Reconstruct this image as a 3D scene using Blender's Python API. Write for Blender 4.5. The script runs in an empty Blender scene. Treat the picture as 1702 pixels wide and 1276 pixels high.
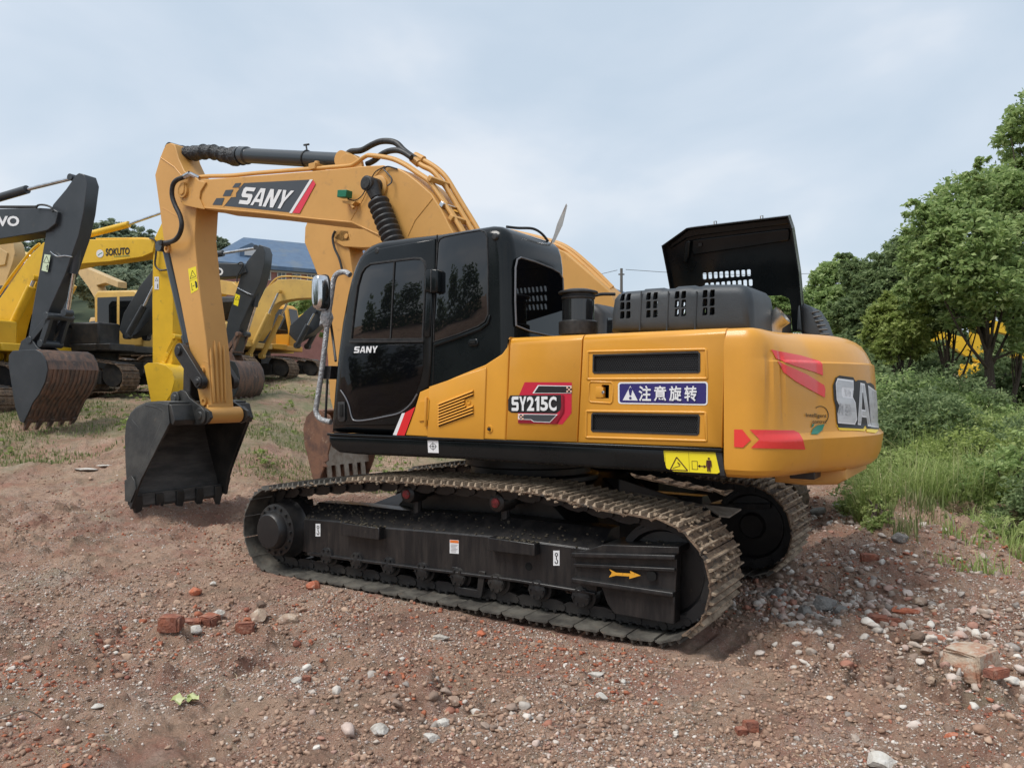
import bpy, bmesh, math, random
import numpy as np
from mathutils import Vector, Matrix
from mathutils.bvhtree import BVHTree
from mathutils.geometry import delaunay_2d_cdt
random.seed(7); RNG = np.random.default_rng(11)
SC = bpy.context.scene
COL = SC.collection
R = math.radians

# ------------------------------------------------------------------ camera
F = 1300.0
TH = math.atan(2026.0 / F)
CS, SN = math.cos(TH), math.sin(TH)
CAM = Vector((3.74, -6.15, 1.65))
VF = Vector((-CS, SN, 0)); VR = Vector((SN, CS, 0)); PI_ = 7.0 / F
FW = (VF * math.cos(PI_) + Vector((0, 0, 1)) * math.sin(PI_))
UP = (Vector((0, 0, 1)) * math.cos(PI_) - VF * math.sin(PI_))
cd = bpy.data.cameras.new('camera'); cd.sensor_width = 36; cd.lens = F / 1702 * 36
cd.clip_start = 0.05; cd.clip_end = 3000
cam = bpy.data.objects.new('camera', cd); COL.objects.link(cam)
M_ = Matrix((VR, UP, -FW)).transposed().to_4x4(); M_.translation = CAM
cam.matrix_world = M_
SC.camera = cam

# ------------------------------------------------------------------ world and sun
SUN_EL, SUN_AZ = 58.0, 205.0     # azimuth clockwise from +Y
w = bpy.data.worlds.new('World'); SC.world = w; w.use_nodes = True
nt = w.node_tree; nt.nodes.clear()
def N(nt, t, **k):
    n = nt.nodes.new(t)
    for a, b in k.items():
        setattr(n, a, b)
    return n
def L(nt, a, b): nt.links.new(a, b)
wo = N(nt, 'ShaderNodeOutputWorld')
sky = N(nt, 'ShaderNodeTexSky', sky_type='NISHITA', sun_disc=False)
sky.sun_elevation = R(SUN_EL); sky.sun_rotation = R(SUN_AZ); sky.air_density = 1.3; sky.dust_density = 2.0
bg1 = N(nt, 'ShaderNodeBackground'); bg1.inputs[1].default_value = 0.12
L(nt, sky.outputs[0], bg1.inputs[0])
tc = N(nt, 'ShaderNodeTexCoord')
mp = N(nt, 'ShaderNodeMapping'); mp.inputs['Scale'].default_value = (1.0, 1.0, 2.3); mp.inputs['Rotation'].default_value = (0, 0, R(28))
L(nt, tc.outputs['Generated'], mp.inputs[0])
cn = N(nt, 'ShaderNodeTexNoise'); cn.inputs['Scale'].default_value = 2.1; cn.inputs['Detail'].default_value = 5; cn.inputs['Roughness'].default_value = 0.5; cn.inputs['Distortion'].default_value = 0.25
L(nt, mp.outputs[0], cn.inputs[0])
cr = N(nt, 'ShaderNodeValToRGB')
cr.color_ramp.elements[0].position = 0.38; cr.color_ramp.elements[0].color = (0.515, 0.605, 0.705, 1)
cr.color_ramp.elements[1].position = 0.62; cr.color_ramp.elements[1].color = (0.72, 0.76, 0.815, 1)
e = cr.color_ramp.elements.new(0.5); e.color = (0.585, 0.66, 0.75, 1)
L(nt, cn.outputs[0], cr.inputs[0])
bg2 = N(nt, 'ShaderNodeBackground'); bg2.inputs[1].default_value = 1.0
L(nt, cr.outputs[0], bg2.inputs[0])
mx = N(nt, 'ShaderNodeMixShader'); mx.inputs[0].default_value = 0.88
L(nt, bg1.outputs[0], mx.inputs[1]); L(nt, bg2.outputs[0], mx.inputs[2]); L(nt, mx.outputs[0], wo.inputs[0])
sl = bpy.data.lights.new('sun', 'SUN'); sl.energy = 2.4; sl.angle = R(25); sl.color = (1.0, 0.96, 0.9)
so = bpy.data.objects.new('sun', sl); COL.objects.link(so)
az = R(SUN_AZ); el = R(SUN_EL)
sd = Vector((math.sin(az) * math.cos(el), math.cos(az) * math.cos(el), math.sin(el)))
so.rotation_euler = (-sd).to_track_quat('-Z', 'Y').to_euler()
SC.view_settings.view_transform = 'Standard'; SC.view_settings.look = 'None'
SC.view_settings.exposure = 0.25; SC.view_settings.gamma = 1.0
SC.view_settings.use_curve_mapping = False
SC.render.engine = 'CYCLES'
SC.cycles.max_bounces = 6; SC.cycles.diffuse_bounces = 3; SC.cycles.glossy_bounces = 3; SC.cycles.transparent_max_bounces = 6

# ------------------------------------------------------------------ rays: from a place in the picture to a point on a real plane
def ray(px, py):
    return FW + VR * ((px - 851) / F) + UP * ((638 - py) / F)
def pY(px, py, Y):
    d = ray(px, py); t = (Y - CAM.y) / d.y; p = CAM + d * t
    return (p.x, p.z)
def pX(px, py, X):
    d = ray(px, py); t = (X - CAM.x) / d.x; p = CAM + d * t
    return (p.y, p.z)
def pP(px, py, o, n):
    d = ray(px, py); return CAM + d * ((Vector(o) - CAM).dot(n) / d.dot(n))
def pD(px, py, dep):
    return CAM + ray(px, py) * dep
def pG(px, py, z=0.0):
    d = ray(px, py); t = (z - CAM.z) / d.z; return CAM + d * t
def PL(pts, Y): return [pY(a, b, Y) for a, b in pts]

# ------------------------------------------------------------------ materials
MATS = {}
def mat(name, col, rough=0.5, metal=0.0, col2=None, nscale=6.0, lo=0.4, hi=0.65, bump=0.0, bscale=40.0, coat=0.0,
        rough2=None, col3=None, n3=2.0, lo3=0.5, hi3=0.62, stretch=None, spec=0.5):
    if name in MATS: return MATS[name]
    m = bpy.data.materials.new(name); m.use_nodes = True
    nt = m.node_tree; b = nt.nodes['Principled BSDF']
    b.inputs['Base Color'].default_value = (*col, 1); b.inputs['Roughness'].default_value = rough
    b.inputs['Metallic'].default_value = metal; b.inputs['Specular IOR Level'].default_value = spec
    if coat: b.inputs['Coat Weight'].default_value = coat; b.inputs['Coat Roughness'].default_value = 0.08
    g = N(nt, 'ShaderNodeNewGeometry'); src = g.outputs['Position']
    if stretch:
        mpn = N(nt, 'ShaderNodeMapping'); mpn.inputs['Scale'].default_value = stretch
        L(nt, src, mpn.inputs[0]); src = mpn.outputs[0]
    cur = None
    if col2:
        n = N(nt, 'ShaderNodeTexNoise'); n.inputs['Scale'].default_value = nscale; n.inputs['Detail'].default_value = 6; n.inputs['Roughness'].default_value = 0.62
        L(nt, src, n.inputs[0])
        r = N(nt, 'ShaderNodeMapRange'); r.inputs['From Min'].default_value = lo; r.inputs['From Max'].default_value = hi
        L(nt, n.outputs[0], r.inputs[0])
        x = N(nt, 'ShaderNodeMix', data_type='RGBA'); x.inputs[6].default_value = (*col, 1); x.inputs[7].default_value = (*col2, 1)
        L(nt, r.outputs[0], x.inputs[0]); cur = x.outputs[2]
        if rough2 is not None:
            rr = N(nt, 'ShaderNodeMix', data_type='FLOAT'); rr.inputs[2].default_value = rough; rr.inputs[3].default_value = rough2
            L(nt, r.outputs[0], rr.inputs[0]); L(nt, rr.outputs[0], b.inputs['Roughness'])
    if col3:
        n = N(nt, 'ShaderNodeTexNoise'); n.inputs['Scale'].default_value = n3; n.inputs['Detail'].default_value = 7; n.inputs['Roughness'].default_value = 0.65
        L(nt, g.outputs['Position'], n.inputs[0])
        r = N(nt, 'ShaderNodeMapRange'); r.inputs['From Min'].default_value = lo3; r.inputs['From Max'].default_value = hi3
        L(nt, n.outputs[0], r.inputs[0])
        x = N(nt, 'ShaderNodeMix', data_type='RGBA'); x.inputs[6].default_value = (*col, 1); x.inputs[7].default_value = (*col3, 1)
        if cur: L(nt, cur, x.inputs[6])
        L(nt, r.outputs[0], x.inputs[0]); cur = x.outputs[2]
    if cur: L(nt, cur, b.inputs['Base Color'])
    if bump:
        n = N(nt, 'ShaderNodeTexNoise'); n.inputs['Scale'].default_value = bscale; n.inputs['Detail'].default_value = 5
        L(nt, src, n.inputs[0])
        bp = N(nt, 'ShaderNodeBump'); bp.inputs['Strength'].default_value = bump; bp.inputs['Distance'].default_value = 0.02
        L(nt, n.outputs[0], bp.inputs['Height']); L(nt, bp.outputs[0], b.inputs['Normal'])
    MATS[name] = m; return m

def island_mat(name, stops, rough=0.9, bump=0.0, transl=0.0, bscale=60, gloss=0.3):
    if name in MATS: return MATS[name]
    m = bpy.data.materials.new(name); m.use_nodes = True
    nt = m.node_tree; b = nt.nodes['Principled BSDF']
    g = N(nt, 'ShaderNodeNewGeometry'); r = N(nt, 'ShaderNodeValToRGB')
    r.color_ramp.interpolation = 'LINEAR'
    while len(r.color_ramp.elements) < len(stops): r.color_ramp.elements.new(0.5)
    for e, (p, c) in zip(r.color_ramp.elements, sorted(stops)): e.position = p; e.color = (*c, 1)
    L(nt, g.outputs['Random Per Island'], r.inputs[0])
    n = N(nt, 'ShaderNodeTexNoise'); n.inputs['Scale'].default_value = 25; L(nt, g.outputs['Position'], n.inputs[0])
    h = N(nt, 'ShaderNodeMapRange'); h.inputs['To Min'].default_value = 0.7; h.inputs['To Max'].default_value = 1.3; L(nt, n.outputs[0], h.inputs[0])
    v = N(nt, 'ShaderNodeHueSaturation'); L(nt, r.outputs[0], v.inputs['Color']); L(nt, h.outputs[0], v.inputs['Value'])
    L(nt, v.outputs[0], b.inputs['Base Color']); b.inputs['Roughness'].default_value = rough
    b.inputs['Specular IOR Level'].default_value = gloss
    if bump:
        n2 = N(nt, 'ShaderNodeTexNoise'); n2.inputs['Scale'].default_value = bscale; L(nt, g.outputs['Position'], n2.inputs[0])
        bp = N(nt, 'ShaderNodeBump'); bp.inputs['Strength'].default_value = bump; bp.inputs['Distance'].default_value = 0.02
        L(nt, n2.outputs[0], bp.inputs['Height']); L(nt, bp.outputs[0], b.inputs['Normal'])
    if transl:
        t = N(nt, 'ShaderNodeBsdfTranslucent'); L(nt, v.outputs[0], t.inputs[0])
        s = N(nt, 'ShaderNodeMixShader'); s.inputs[0].default_value = transl
        o = nt.nodes['Material Output']
        L(nt, b.outputs[0], s.inputs[1]); L(nt, t.outputs[0], s.inputs[2]); L(nt, s.outputs[0], o.inputs[0])
    MATS[name] = m; return m

def m_orange(): return mat('orange_paint', (0.71, 0.33, 0.034), 0.38, col2=(0.64, 0.295, 0.03), nscale=1.4, coat=0.2, col3=(0.46, 0.22, 0.04), n3=9, lo3=0.64, hi3=0.86, bump=0.03, bscale=9)
def m_orange_dull(): return mat('dull_orange_paint', (0.62, 0.33, 0.090), 0.5, col2=(0.56, 0.295, 0.078), nscale=1.2, col3=(0.38, 0.21, 0.08), n3=7, lo3=0.6, hi3=0.82, bump=0.05, bscale=12)
def m_black(): return mat('gloss_black_paint', (0.006, 0.008, 0.009), 0.14, col2=(0.010, 0.012, 0.013), nscale=3, spec=0.3, bump=0.015, bscale=6)
def m_glass(): return mat('dark_tinted_glass', (0.004, 0.005, 0.006), 0.02, spec=0.75, col2=(0.006, 0.007, 0.008), nscale=2)
def m_steel_black(): return mat('black_steel', (0.012, 0.012, 0.013), 0.42, col2=(0.035, 0.031, 0.027), nscale=2.2, lo=0.45, hi=0.75, col3=(0.10, 0.08, 0.06), n3=16, lo3=0.66, hi3=0.85, bump=0.08, bscale=30)
def m_frame_black(): return mat('streaked_black_paint', (0.012, 0.012, 0.013), 0.36, col2=(0.034, 0.030, 0.028), nscale=5, lo=0.42, hi=0.7, stretch=(4, 4, 0.5), col3=(0.09, 0.075, 0.055), n3=11, lo3=0.64, hi3=0.85, bump=0.06, bscale=20)
def m_rubber(): return mat('black_rubber', (0.014, 0.014, 0.015), 0.5, col2=(0.03, 0.03, 0.03), nscale=30, bump=0.1, bscale=60)
def m_plastic(): return mat('dark_grey_plastic', (0.030, 0.038, 0.046), 0.5, col2=(0.048, 0.057, 0.066), nscale=2.5, col3=(0.09, 0.09, 0.09), n3=14, lo3=0.64, hi3=0.85, bump=0.12, bscale=130)
def m_chrome(): return mat('chrome', (0.72, 0.73, 0.75), 0.12, metal=1.0, col2=(0.5, 0.5, 0.5), nscale=9)
def m_mud_shoe(): return mat('muddy_shoe_steel', (0.13, 0.085, 0.056), 0.9, col2=(0.23, 0.16, 0.105), nscale=9, lo=0.42, hi=0.62, col3=(0.06, 0.05, 0.042), n3=10, lo3=0.50, hi3=0.62, bump=0.9, bscale=38)
def m_dark_shoe(): return mat('worn_shoe_steel', (0.055, 0.050, 0.044), 0.55, col2=(0.14, 0.13, 0.11), nscale=5, lo=0.4, hi=0.65, col3=(0.14, 0.11, 0.085), n3=14, lo3=0.57, hi3=0.7, bump=0.25, bscale=40)
def m_white(): return mat('white_vinyl', (0.78, 0.79, 0.80), 0.4)
def m_red(): return mat('red_vinyl', (0.72, 0.025, 0.03), 0.35)
def m_yellow_lab(): return mat('yellow_label_vinyl', (0.86, 0.72, 0.02), 0.4)
def m_ink(): return mat('black_vinyl', (0.015, 0.015, 0.017), 0.45)
def m_charcoal(): return mat('charcoal_vinyl', (0.055, 0.06, 0.068), 0.4)

# ------------------------------------------------------------------ mesh builder
def inset_poly(p, d):
    n = len(p); A = sum(p[i][0] * p[(i + 1) % n][1] - p[(i + 1) % n][0] * p[i][1] for i in range(n))
    s = 1 if A > 0 else -1; out = []
    for i in range(n):
        a = Vector(p[i - 1]); b = Vector(p[i]); c = Vector(p[(i + 1) % n])
        e1 = (b - a); e2 = (c - b)
        if e1.length < 1e-9 or e2.length < 1e-9: out.append(tuple(b)); continue
        e1.normalize(); e2.normalize()
        n1 = Vector((-e1.y, e1.x)) * s; n2 = Vector((-e2.y, e2.x)) * s
        m = n1 + n2
        if m.length < 1e-6: m = n1
        m.normalize(); k = min(1.6, 1 / max(0.3, m.dot(n1)))
        out.append(tuple(b + m * d * k))
    return out

class MB:
    def __init__(s): s.v = []; s.f = []; s.m = []
    def add(s, vs, fs, m=0):
        o = len(s.v); s.v += [tuple(v) for v in vs]
        for f in fs: s.f.append([i + o for i in f]); s.m.append(m)
        return s
    def box(s, c, d, rot=None, m=0):
        vs = []
        for x in (-.5, .5):
            for y in (-.5, .5):
                for z in (-.5, .5):
                    q = Vector((x * d[0], y * d[1], z * d[2]))
                    if rot is not None: q = rot @ q
                    vs.append(q + Vector(c))
        return s.add(vs, [(0, 1, 3, 2), (4, 6, 7, 5), (0, 4, 5, 1), (2, 3, 7, 6), (0, 2, 6, 4), (1, 5, 7, 3)], m)
    def sweep(s, rings, m=0, caps=True, closed=False):
        n = len(rings[0]); vs = [v for r in rings for v in r]; fs = []
        k = len(rings)
        for i in range(k if closed else k - 1):
            for j in range(n):
                a = i * n + j; b = i * n + (j + 1) % n; c = ((i + 1) % k) * n + (j + 1) % n; d = ((i + 1) % k) * n + j
                fs.append((a, b, c, d))
        if caps and not closed: fs.append(tuple(range(n))[::-1]); fs.append(tuple(range((k - 1) * n, k * n)))
        return s.add(vs, fs, m)
    def prism(s, p, y0, y1, m=0):
        return s.sweep([[(x, y0, z) for x, z in p], [(x, y1, z) for x, z in p]], m)
    def prismx(s, p, x0, x1, m=0):
        return s.sweep([[(x0, y, z) for y, z in p], [(x1, y, z) for y, z in p]], m)
    def prismz(s, p, z0, z1, m=0):
        return s.sweep([[(x, y, z0) for x, y in p], [(x, y, z1) for x, y in p]], m)
    def rprism(s, p, y0, y1, r, n=4, m=0, r1=None):
        rings = []; sg = 1 if y1 > y0 else -1
        for i in range(n + 1):
            a = math.pi / 2 * i / n
            q = inset_poly(p, r * (1 - math.sin(a))); y = y0 + sg * r * (1 - math.cos(a))
            rings.append([(x, y, z) for x, z in q])
        rr = r if r1 is None else r1
        if rr <= 0: rings.append([(x, y1, z) for x, z in p])
        else:
            for i in range(n + 1):
                a = math.pi / 2 * (1 - i / n)
                q = inset_poly(p, rr * (1 - math.sin(a))); y = y1 - sg * rr * (1 - math.cos(a))
                rings.append([(x, y, z) for x, z in q])
        return s.sweep(rings, m)
    def cyl(s, p0, p1, r0, r1=None, n=20, m=0, caps=True):
        return s.tube([p0, p1], [r0, r0 if r1 is None else r1], n, m, caps)
    def tube(s, pts, r, n=10, m=0, caps=True):
        pts = [Vector(p) for p in pts]; k = len(pts)
        if not isinstance(r, (list, tuple)): r = [r] * k
        ref = None; rings = []
        for i in range(k):
            t = (pts[min(i + 1, k - 1)] - pts[max(i - 1, 0)])
            if t.length < 1e-9: t = Vector((0, 0, 1))
            t.normalize()
            if ref is None: ref = t.orthogonal().normalized()
            ref = (ref - t * ref.dot(t))
            if ref.length < 1e-6: ref = t.orthogonal()
            ref.normalize(); b = t.cross(ref)
            rings.append([pts[i] + (ref * math.cos(2 * math.pi * j / n) + b * math.sin(2 * math.pi * j / n)) * r[i] for j in range(n)])
        return s.sweep(rings, m, caps)
    def rev(s, c, ax, prof, n=24, m=0, caps=True):
        """prof: (distance along axis, radius)"""
        ax = Vector(ax).normalized(); c = Vector(c); a = ax.orthogonal().normalized(); b = ax.cross(a)
        rings = [[c + ax * h + (a * math.cos(2 * math.pi * j / n) + b * math.sin(2 * math.pi * j / n)) * r for j in range(n)] for h, r in prof]
        return s.sweep(rings, m, caps)
    def build(s, name, mats, parent=None, bevel=0.0, smooth=38, off=None, seg=2, mtx=None):
        me = bpy.data.meshes.new(name)
        vs = s.v
        if mtx is not None: vs = [mtx @ Vector(v) for v in vs]
        if off is not None: vs = [(v[0] - off[0], v[1] - off[1], v[2] - off[2]) for v in vs]
        me.from_pydata([tuple(v) for v in vs], [], s.f)
        if not isinstance(mats, (list, tuple)): mats = [mats]
        for m in mats: me.materials.append(m)
        me.polygons.foreach_set('material_index', s.m)
        bm = bmesh.new(); bm.from_mesh(me); bmesh.ops.recalc_face_normals(bm, faces=bm.faces); bm.to_mesh(me); bm.free()
        if smooth:
            me.polygons.foreach_set('use_smooth', [True] * len(me.polygons)); me.set_sharp_from_angle(angle=R(smooth))
        o = bpy.data.objects.new(name, me); COL.objects.link(o)
        if parent is not None: o.parent = parent
        if bevel:
            b = o.modifiers.new('bevel', 'BEVEL'); b.width = bevel; b.segments = seg; b.limit_method = 'ANGLE'; b.angle_limit = R(35); b.harden_normals = False
        return o

def smooth_path(pts, n=6):
    P = [Vector(p) for p in pts]; out = []
    for i in range(len(P) - 1):
        a = P[max(i - 1, 0)]; b = P[i]; c = P[i + 1]; d = P[min(i + 2, len(P) - 1)]
        for j in range(n):
            t = j / n
            out.append(0.5 * ((2 * b) + (c - a) * t + (2 * a - 5 * b + 4 * c - d) * t * t + (3 * b - a - 3 * c + d) * t ** 3))
    out.append(P[-1]); return out

def thing(name, label, cat, loc=(0, 0, 0), group=None, rotz=0.0):
    o = bpy.data.objects.new(name, None); COL.objects.link(o); o.location = loc; o.rotation_euler = (0, 0, rotz)
    o.empty_display_size = 0.3; o['label'] = label; o['category'] = cat
    if group: o['group'] = group
    return o
def tag(o, label=None, cat=None, group=None, kind=None):
    for k, v in (('label', label), ('category', cat), ('group', group), ('kind', kind)):
        if v: o[k] = v
    return o

def cut(o, cutter):
    """cut real openings, then drop the cutter"""
    c = cutter.build('cutter', [MATS[list(MATS)[0]]], None, smooth=0)
    md = o.modifiers.new('cut', 'BOOLEAN'); md.object = c; md.solver = 'EXACT'; md.operation = 'DIFFERENCE'
    dg = bpy.context.evaluated_depsgraph_get(); dg.update()
    me = bpy.data.meshes.new_from_object(o.evaluated_get(dg))
    o.modifiers.remove(md); o.data = me
    bpy.data.objects.remove(c)
    return o

# ------------------------------------------------------------------ lettering and decals
_tx = {}
def text2d(s, bold=0.0):
    """outline text as 2D verts (0..1 box) and faces"""
    k = (s, bold)
    if k in _tx: return _tx[k]
    cu = bpy.data.curves.new('t', 'FONT'); cu.body = s; cu.resolution_u = 3; cu.offset = bold
    o = bpy.data.objects.new('t', cu); COL.objects.link(o)
    dg = bpy.context.evaluated_depsgraph_get(); dg.update()
    me = bpy.data.meshes.new_from_object(o.evaluated_get(dg))
    vs = [(v.co.x, v.co.y) for v in me.vertices]; fs = [tuple(p.vertices) for p in me.polygons]
    bpy.data.objects.remove(o); bpy.data.meshes.remove(me)
    x0 = min(v[0] for v in vs); x1 = max(v[0] for v in vs); y0 = min(v[1] for v in vs); y1 = max(v[1] for v in vs)
    vs = [((x - x0) / (x1 - x0), (y - y0) / (y1 - y0)) for x, y in vs]
    _tx[k] = (vs, fs); return _tx[k]

# blocky capitals as polygons in a unit box
def _bar(a, b, wd):
    a = Vector(a); b = Vector(b); d = (b - a).normalized(); n = Vector((-d.y, d.x)) * wd / 2
    return [tuple(a - n), tuple(b - n), tuple(b + n), tuple(a + n)]
def glyph(ch):
    if ch == 'S':
        return [[(0.12, 1), (1, 1), (0.96, 0.78), (0.36, 0.78), (0.32, 0.74), (0.32, 0.66), (0.36, 0.62), (0.88, 0.62), (1.0, 0.5), (1.0, 0.12), (0.86, 0), (0, 0), (0, 0.22), (0.64, 0.22), (0.68, 0.26), (0.68, 0.36), (0.64, 0.4), (0.12, 0.4), (0, 0.52), (0, 0.88)]]
    if ch == 'A':
        return [[(0, 0), (0.3, 1), (0.46, 1), (0.46, 0.78), (0.42, 0.7), (0.36, 0.42), (0.34, 0.38), (0.34, 0.2), (0.28, 0.2), (0.24, 0)],
                [(1, 0), (0.7, 1), (0.46, 1), (0.46, 0.78), (0.5, 0.78), (0.63, 0.38), (0.34, 0.38), (0.34, 0.2), (0.7, 0.2), (0.76, 0)]]
    if ch == 'N':
        return [[(0, 0), (0, 1), (0.3, 1), (0.7, 0.42), (0.7, 1), (1, 1), (1, 0), (0.7, 0), (0.3, 0.58), (0.3, 0)]]
    if ch == '1':
        return [[(.38, 0), (.38, .74), (.06, .66), (.06, .80), (.45, 1), (.92, 1), (.92, 0)]]
    if ch == 'Y':
        return [[(0.36, 0), (0.36, 0.38), (0, 1), (0.3, 1), (0.5, 0.6), (0.7, 1), (1, 1), (0.64, 0.38), (0.64, 0)]]
    return []

class Decal:
    """flat sticker layers mapped from the picture onto the surface that carries them; fn(px, py, lift) -> point"""
    def __init__(s, fn, fine=0): s.mb = MB(); s.fn = fn; s.lift = 0.0025; s.fine = fine
    def _emit(s, vs, fs, m):
        if s.fine:
            bm = bmesh.new(); bv = [bm.verts.new((x, y, 0)) for x, y in vs]
            for f in fs:
                try: bm.faces.new([bv[i] for i in f])
                except ValueError: pass
            bmesh.ops.triangulate(bm, faces=bm.faces)
            bm.verts.index_update()
            vs = [(v.co.x, v.co.y) for v in bm.verts]; fs = [tuple(v.index for v in f.verts) for f in bm.faces]; bm.free()
            for _ in range(6):
                ml = {}; big = set()
                for f in fs:
                    for a, b in ((f[0], f[1]), (f[1], f[2]), (f[2], f[0])):
                        if math.dist(vs[a], vs[b]) > s.fine: big.add((min(a, b), max(a, b)))
                if not big: break
                for a, b in big: ml[(a, b)] = len(vs); vs.append(((vs[a][0] + vs[b][0]) / 2, (vs[a][1] + vs[b][1]) / 2))
                nf = []
                for f in fs:
                    m_ = [ml.get((min(a, b), max(a, b))) for a, b in ((f[0], f[1]), (f[1], f[2]), (f[2], f[0]))]
                    k = sum(x is not None for x in m_)
                    if k == 0: nf.append(f); continue
                    if k == 3: a, b, c = f; p, q_, r_ = m_; nf += [(a, p, r_), (p, b, q_), (r_, q_, c), (p, q_, r_)]; continue
                    if k == 1:
                        i = [j for j in range(3) if m_[j] is not None][0]; a, b, c = f[i], f[(i + 1) % 3], f[(i + 2) % 3]; nf += [(a, m_[i], c), (m_[i], b, c)]; continue
                    i = [j for j in range(3) if m_[j] is None][0]; a, b, c = f[i], f[(i + 1) % 3], f[(i + 2) % 3]; p, q_ = m_[(i + 1) % 3], m_[(i + 2) % 3]
                    nf += [(p, c, q_), (a, b, p), (a, p, q_)]
                fs = nf
        s.mb.add([s.fn(x, y, s.lift) for x, y in vs], fs, m)
    def poly(s, pts, m=0, up=0.0012):
        s._emit(pts, [tuple(range(len(pts)))], m); s.lift += up; return s
    def polys(s, L_, m=0, up=0.0012):
        for p in L_: s._emit(p, [tuple(range(len(p)))], m)
        s.lift += up; return s
    def quadmap(s, q):
        (ax, ay), (bx, by), (cx, cy), (dx, dy) = q     # TL TR BR BL
        def g(u, v):
            tx = ax + (bx - ax) * u; ty = ay + (by - ay) * u; lx = dx + (cx - dx) * u; ly = dy + (cy - dy) * u
            return (lx + (tx - lx) * v, ly + (ty - ly) * v)
        return g
    def text(s, t, q, m=0, bold=0.0, up=0.0012):
        vs, fs = text2d(t, bold); g = s.quadmap(q)
        s._emit([g(u, v) for u, v in vs], fs, m); s.lift += up; return s
    def block(s, word, q, m=0, gap=0.08, grow=0.0, up=0.0012, ws=None):
        g = s.quadmap(q); n = len(word); ws = ws or [1.0] * n; tot = sum(ws) + gap * (n - 1); x = 0
        for i, ch in enumerate(word):
            for p in glyph(ch):
                if grow: p = inset_poly(p, -grow)
                pts = [g((x + u * ws[i]) / tot, v) for u, v in p]
                s._emit(pts, [tuple(range(len(pts)))], m)
            x += ws[i] + gap
        s.lift += up; return s
    def line(s, pts, wd, m=0, up=0.0, closed=False):
        k = len(pts)
        for i in range(k if closed else k - 1):
            s._emit(_bar(pts[i], pts[(i + 1) % k], wd), [(0, 1, 2, 3)], m)
        s.lift += up; return s
    def build(s, name, mats, parent, label=None):
        o = s.mb.build(name, mats, parent, smooth=0 if not s.fine else 60)
        if label: o['label'] = label
        return o
def onY(Y):
    def fn(px, py, l):
        x, z = pY(px, py, Y - l); return (x, Y - l, z)
    return fn
def circ(cx, cy, r, n=16, ry=None):
    ry = r if ry is None else ry
    return [(cx + r * math.cos(2 * math.pi * i / n), cy + ry * math.sin(2 * math.pi * i / n)) for i in range(n)]
def lerp2(q, u, v):
    (ax, ay), (bx, by), (cx, cy), (dx, dy) = q
    tx = ax + (bx - ax) * u; ty = ay + (by - ay) * u; lx = dx + (cx - dx) * u; ly = dy + (cy - dy) * u
    return (tx + (lx - tx) * v, ty + (ly - ty) * v)
# ================================================================== running gear shared by every machine
def loop_path(pts, n):
    """n equally spaced points (x, z) with tangents along a closed polyline"""
    P = [Vector(p) for p in pts]; seg = [(P[(i + 1) % len(P)] - P[i]).length for i in range(len(P))]
    tot = sum(seg); out = []; i = 0; acc = 0
    for k in range(n):
        d = tot * k / n
        while acc + seg[i] < d: acc += seg[i]; i += 1
        t = (d - acc) / seg[i]; p = P[i].lerp(P[(i + 1) % len(P)], t); out.append(p)
    res = []
    for k in range(n):
        t = (out[(k + 1) % n] - out[k - 1]).normalized(); res.append((out[k], t))
    return res, tot / n
def track_loop(xf, xr, zf, zr, rf, rr, zb=0.02, top=((-1.6, .785), (-1.3, .825), (-.95, .87), (-.55, .90), (.0, .905), (.5, .91), (.86, .90), (1.15, .865), (1.42, .825))):
    """sprocket at xf (negative x), idler at xr; outer face of the shoe plates"""
    p = []
    for i in range(13):   # front arc, from the bottom up
        a = math.pi * 1.5 - math.pi * i / 12; p.append((xf + rf * math.cos(a), zf + rf * math.sin(a)))
    p += list(top)
    for i in range(13):
        a = math.pi / 2 - math.pi * i / 12; p.append((xr + rr * math.cos(a), zr + rr * math.sin(a)))
    return p
def shoe_mesh(pitch, w, mats, name='track_shoe'):
    b = MB(); h = pitch / 2
    b.sweep([[(-h + .001, y, -.006), (-h + .02, y, .006), (h - .03, y, .006), (h - .006, y, -.010), (h - .008, y, -.020), (h - .03, y, -.006), (-h + .02, y, -.006), (-h + .001, y, -.018)] for y in (-w / 2, w / 2)])
    for x in (-.062, 0.0, .062):
        c = (w / 2) - .006
        b.sweep([[(x - .010, y * c, .004), (x + .012, y * c, .004), (x + .006, y * (c - .008), .034), (x - .004, y * (c - .008), .034)] for y in (-1, 1)], 1)
    o = b.build(name, [mats, mat('pale_mud_bar', (0.40, 0.31, 0.22), .85, col2=(0.17, 0.125, 0.085), nscale=9, lo=.42, hi=.6, bump=.6, bscale=60) if mats.name.startswith('muddy') else mats], bevel=0.0); me = o.data; bpy.data.objects.remove(o); return me
def chain_mb(path, yc, wd=.17):
    b = MB(); n = len(path)
    for k, (p, t) in enumerate(path):
        nrm = Vector((t.y, -t.x)); c = p + nrm * .062
        # plates of the link, with a raised boss
        for s in (-1, 1):
            y0 = yc + s * wd / 2
            q = [(-.10, -.030), (-.04, -.045), (.05, -.045), (.10, -.02), (.10, .02), (.045, .035), (-.05, .035), (-.10, .02)]
            ring = []
            for yy in (y0 - .014, y0 + .014):
                ring.append([(c.x + t.x * u - nrm.x * v, yy + (.012 * s if u > 0 else 0), c.y + t.y * u - nrm.y * v) for u, v in q])
            b.sweep(ring)
        e = p + nrm * .062 + t * .098
        b.cyl((e.x, yc - wd / 2 - .035, e.y), (e.x, yc + wd / 2 + .035, e.y), .027, n=8)
        for s in (-1, 1):   # shoe bolts
            for uu in (-.035, .035):
                q = p + t * uu + nrm * .02
                b.cyl((q.x, yc + s * (wd / 2 + .025), q.y), (q.x + nrm.x * .016, yc + s * (wd / 2 + .025), q.y + nrm.y * .016), .013, n=6)
    return b

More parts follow.
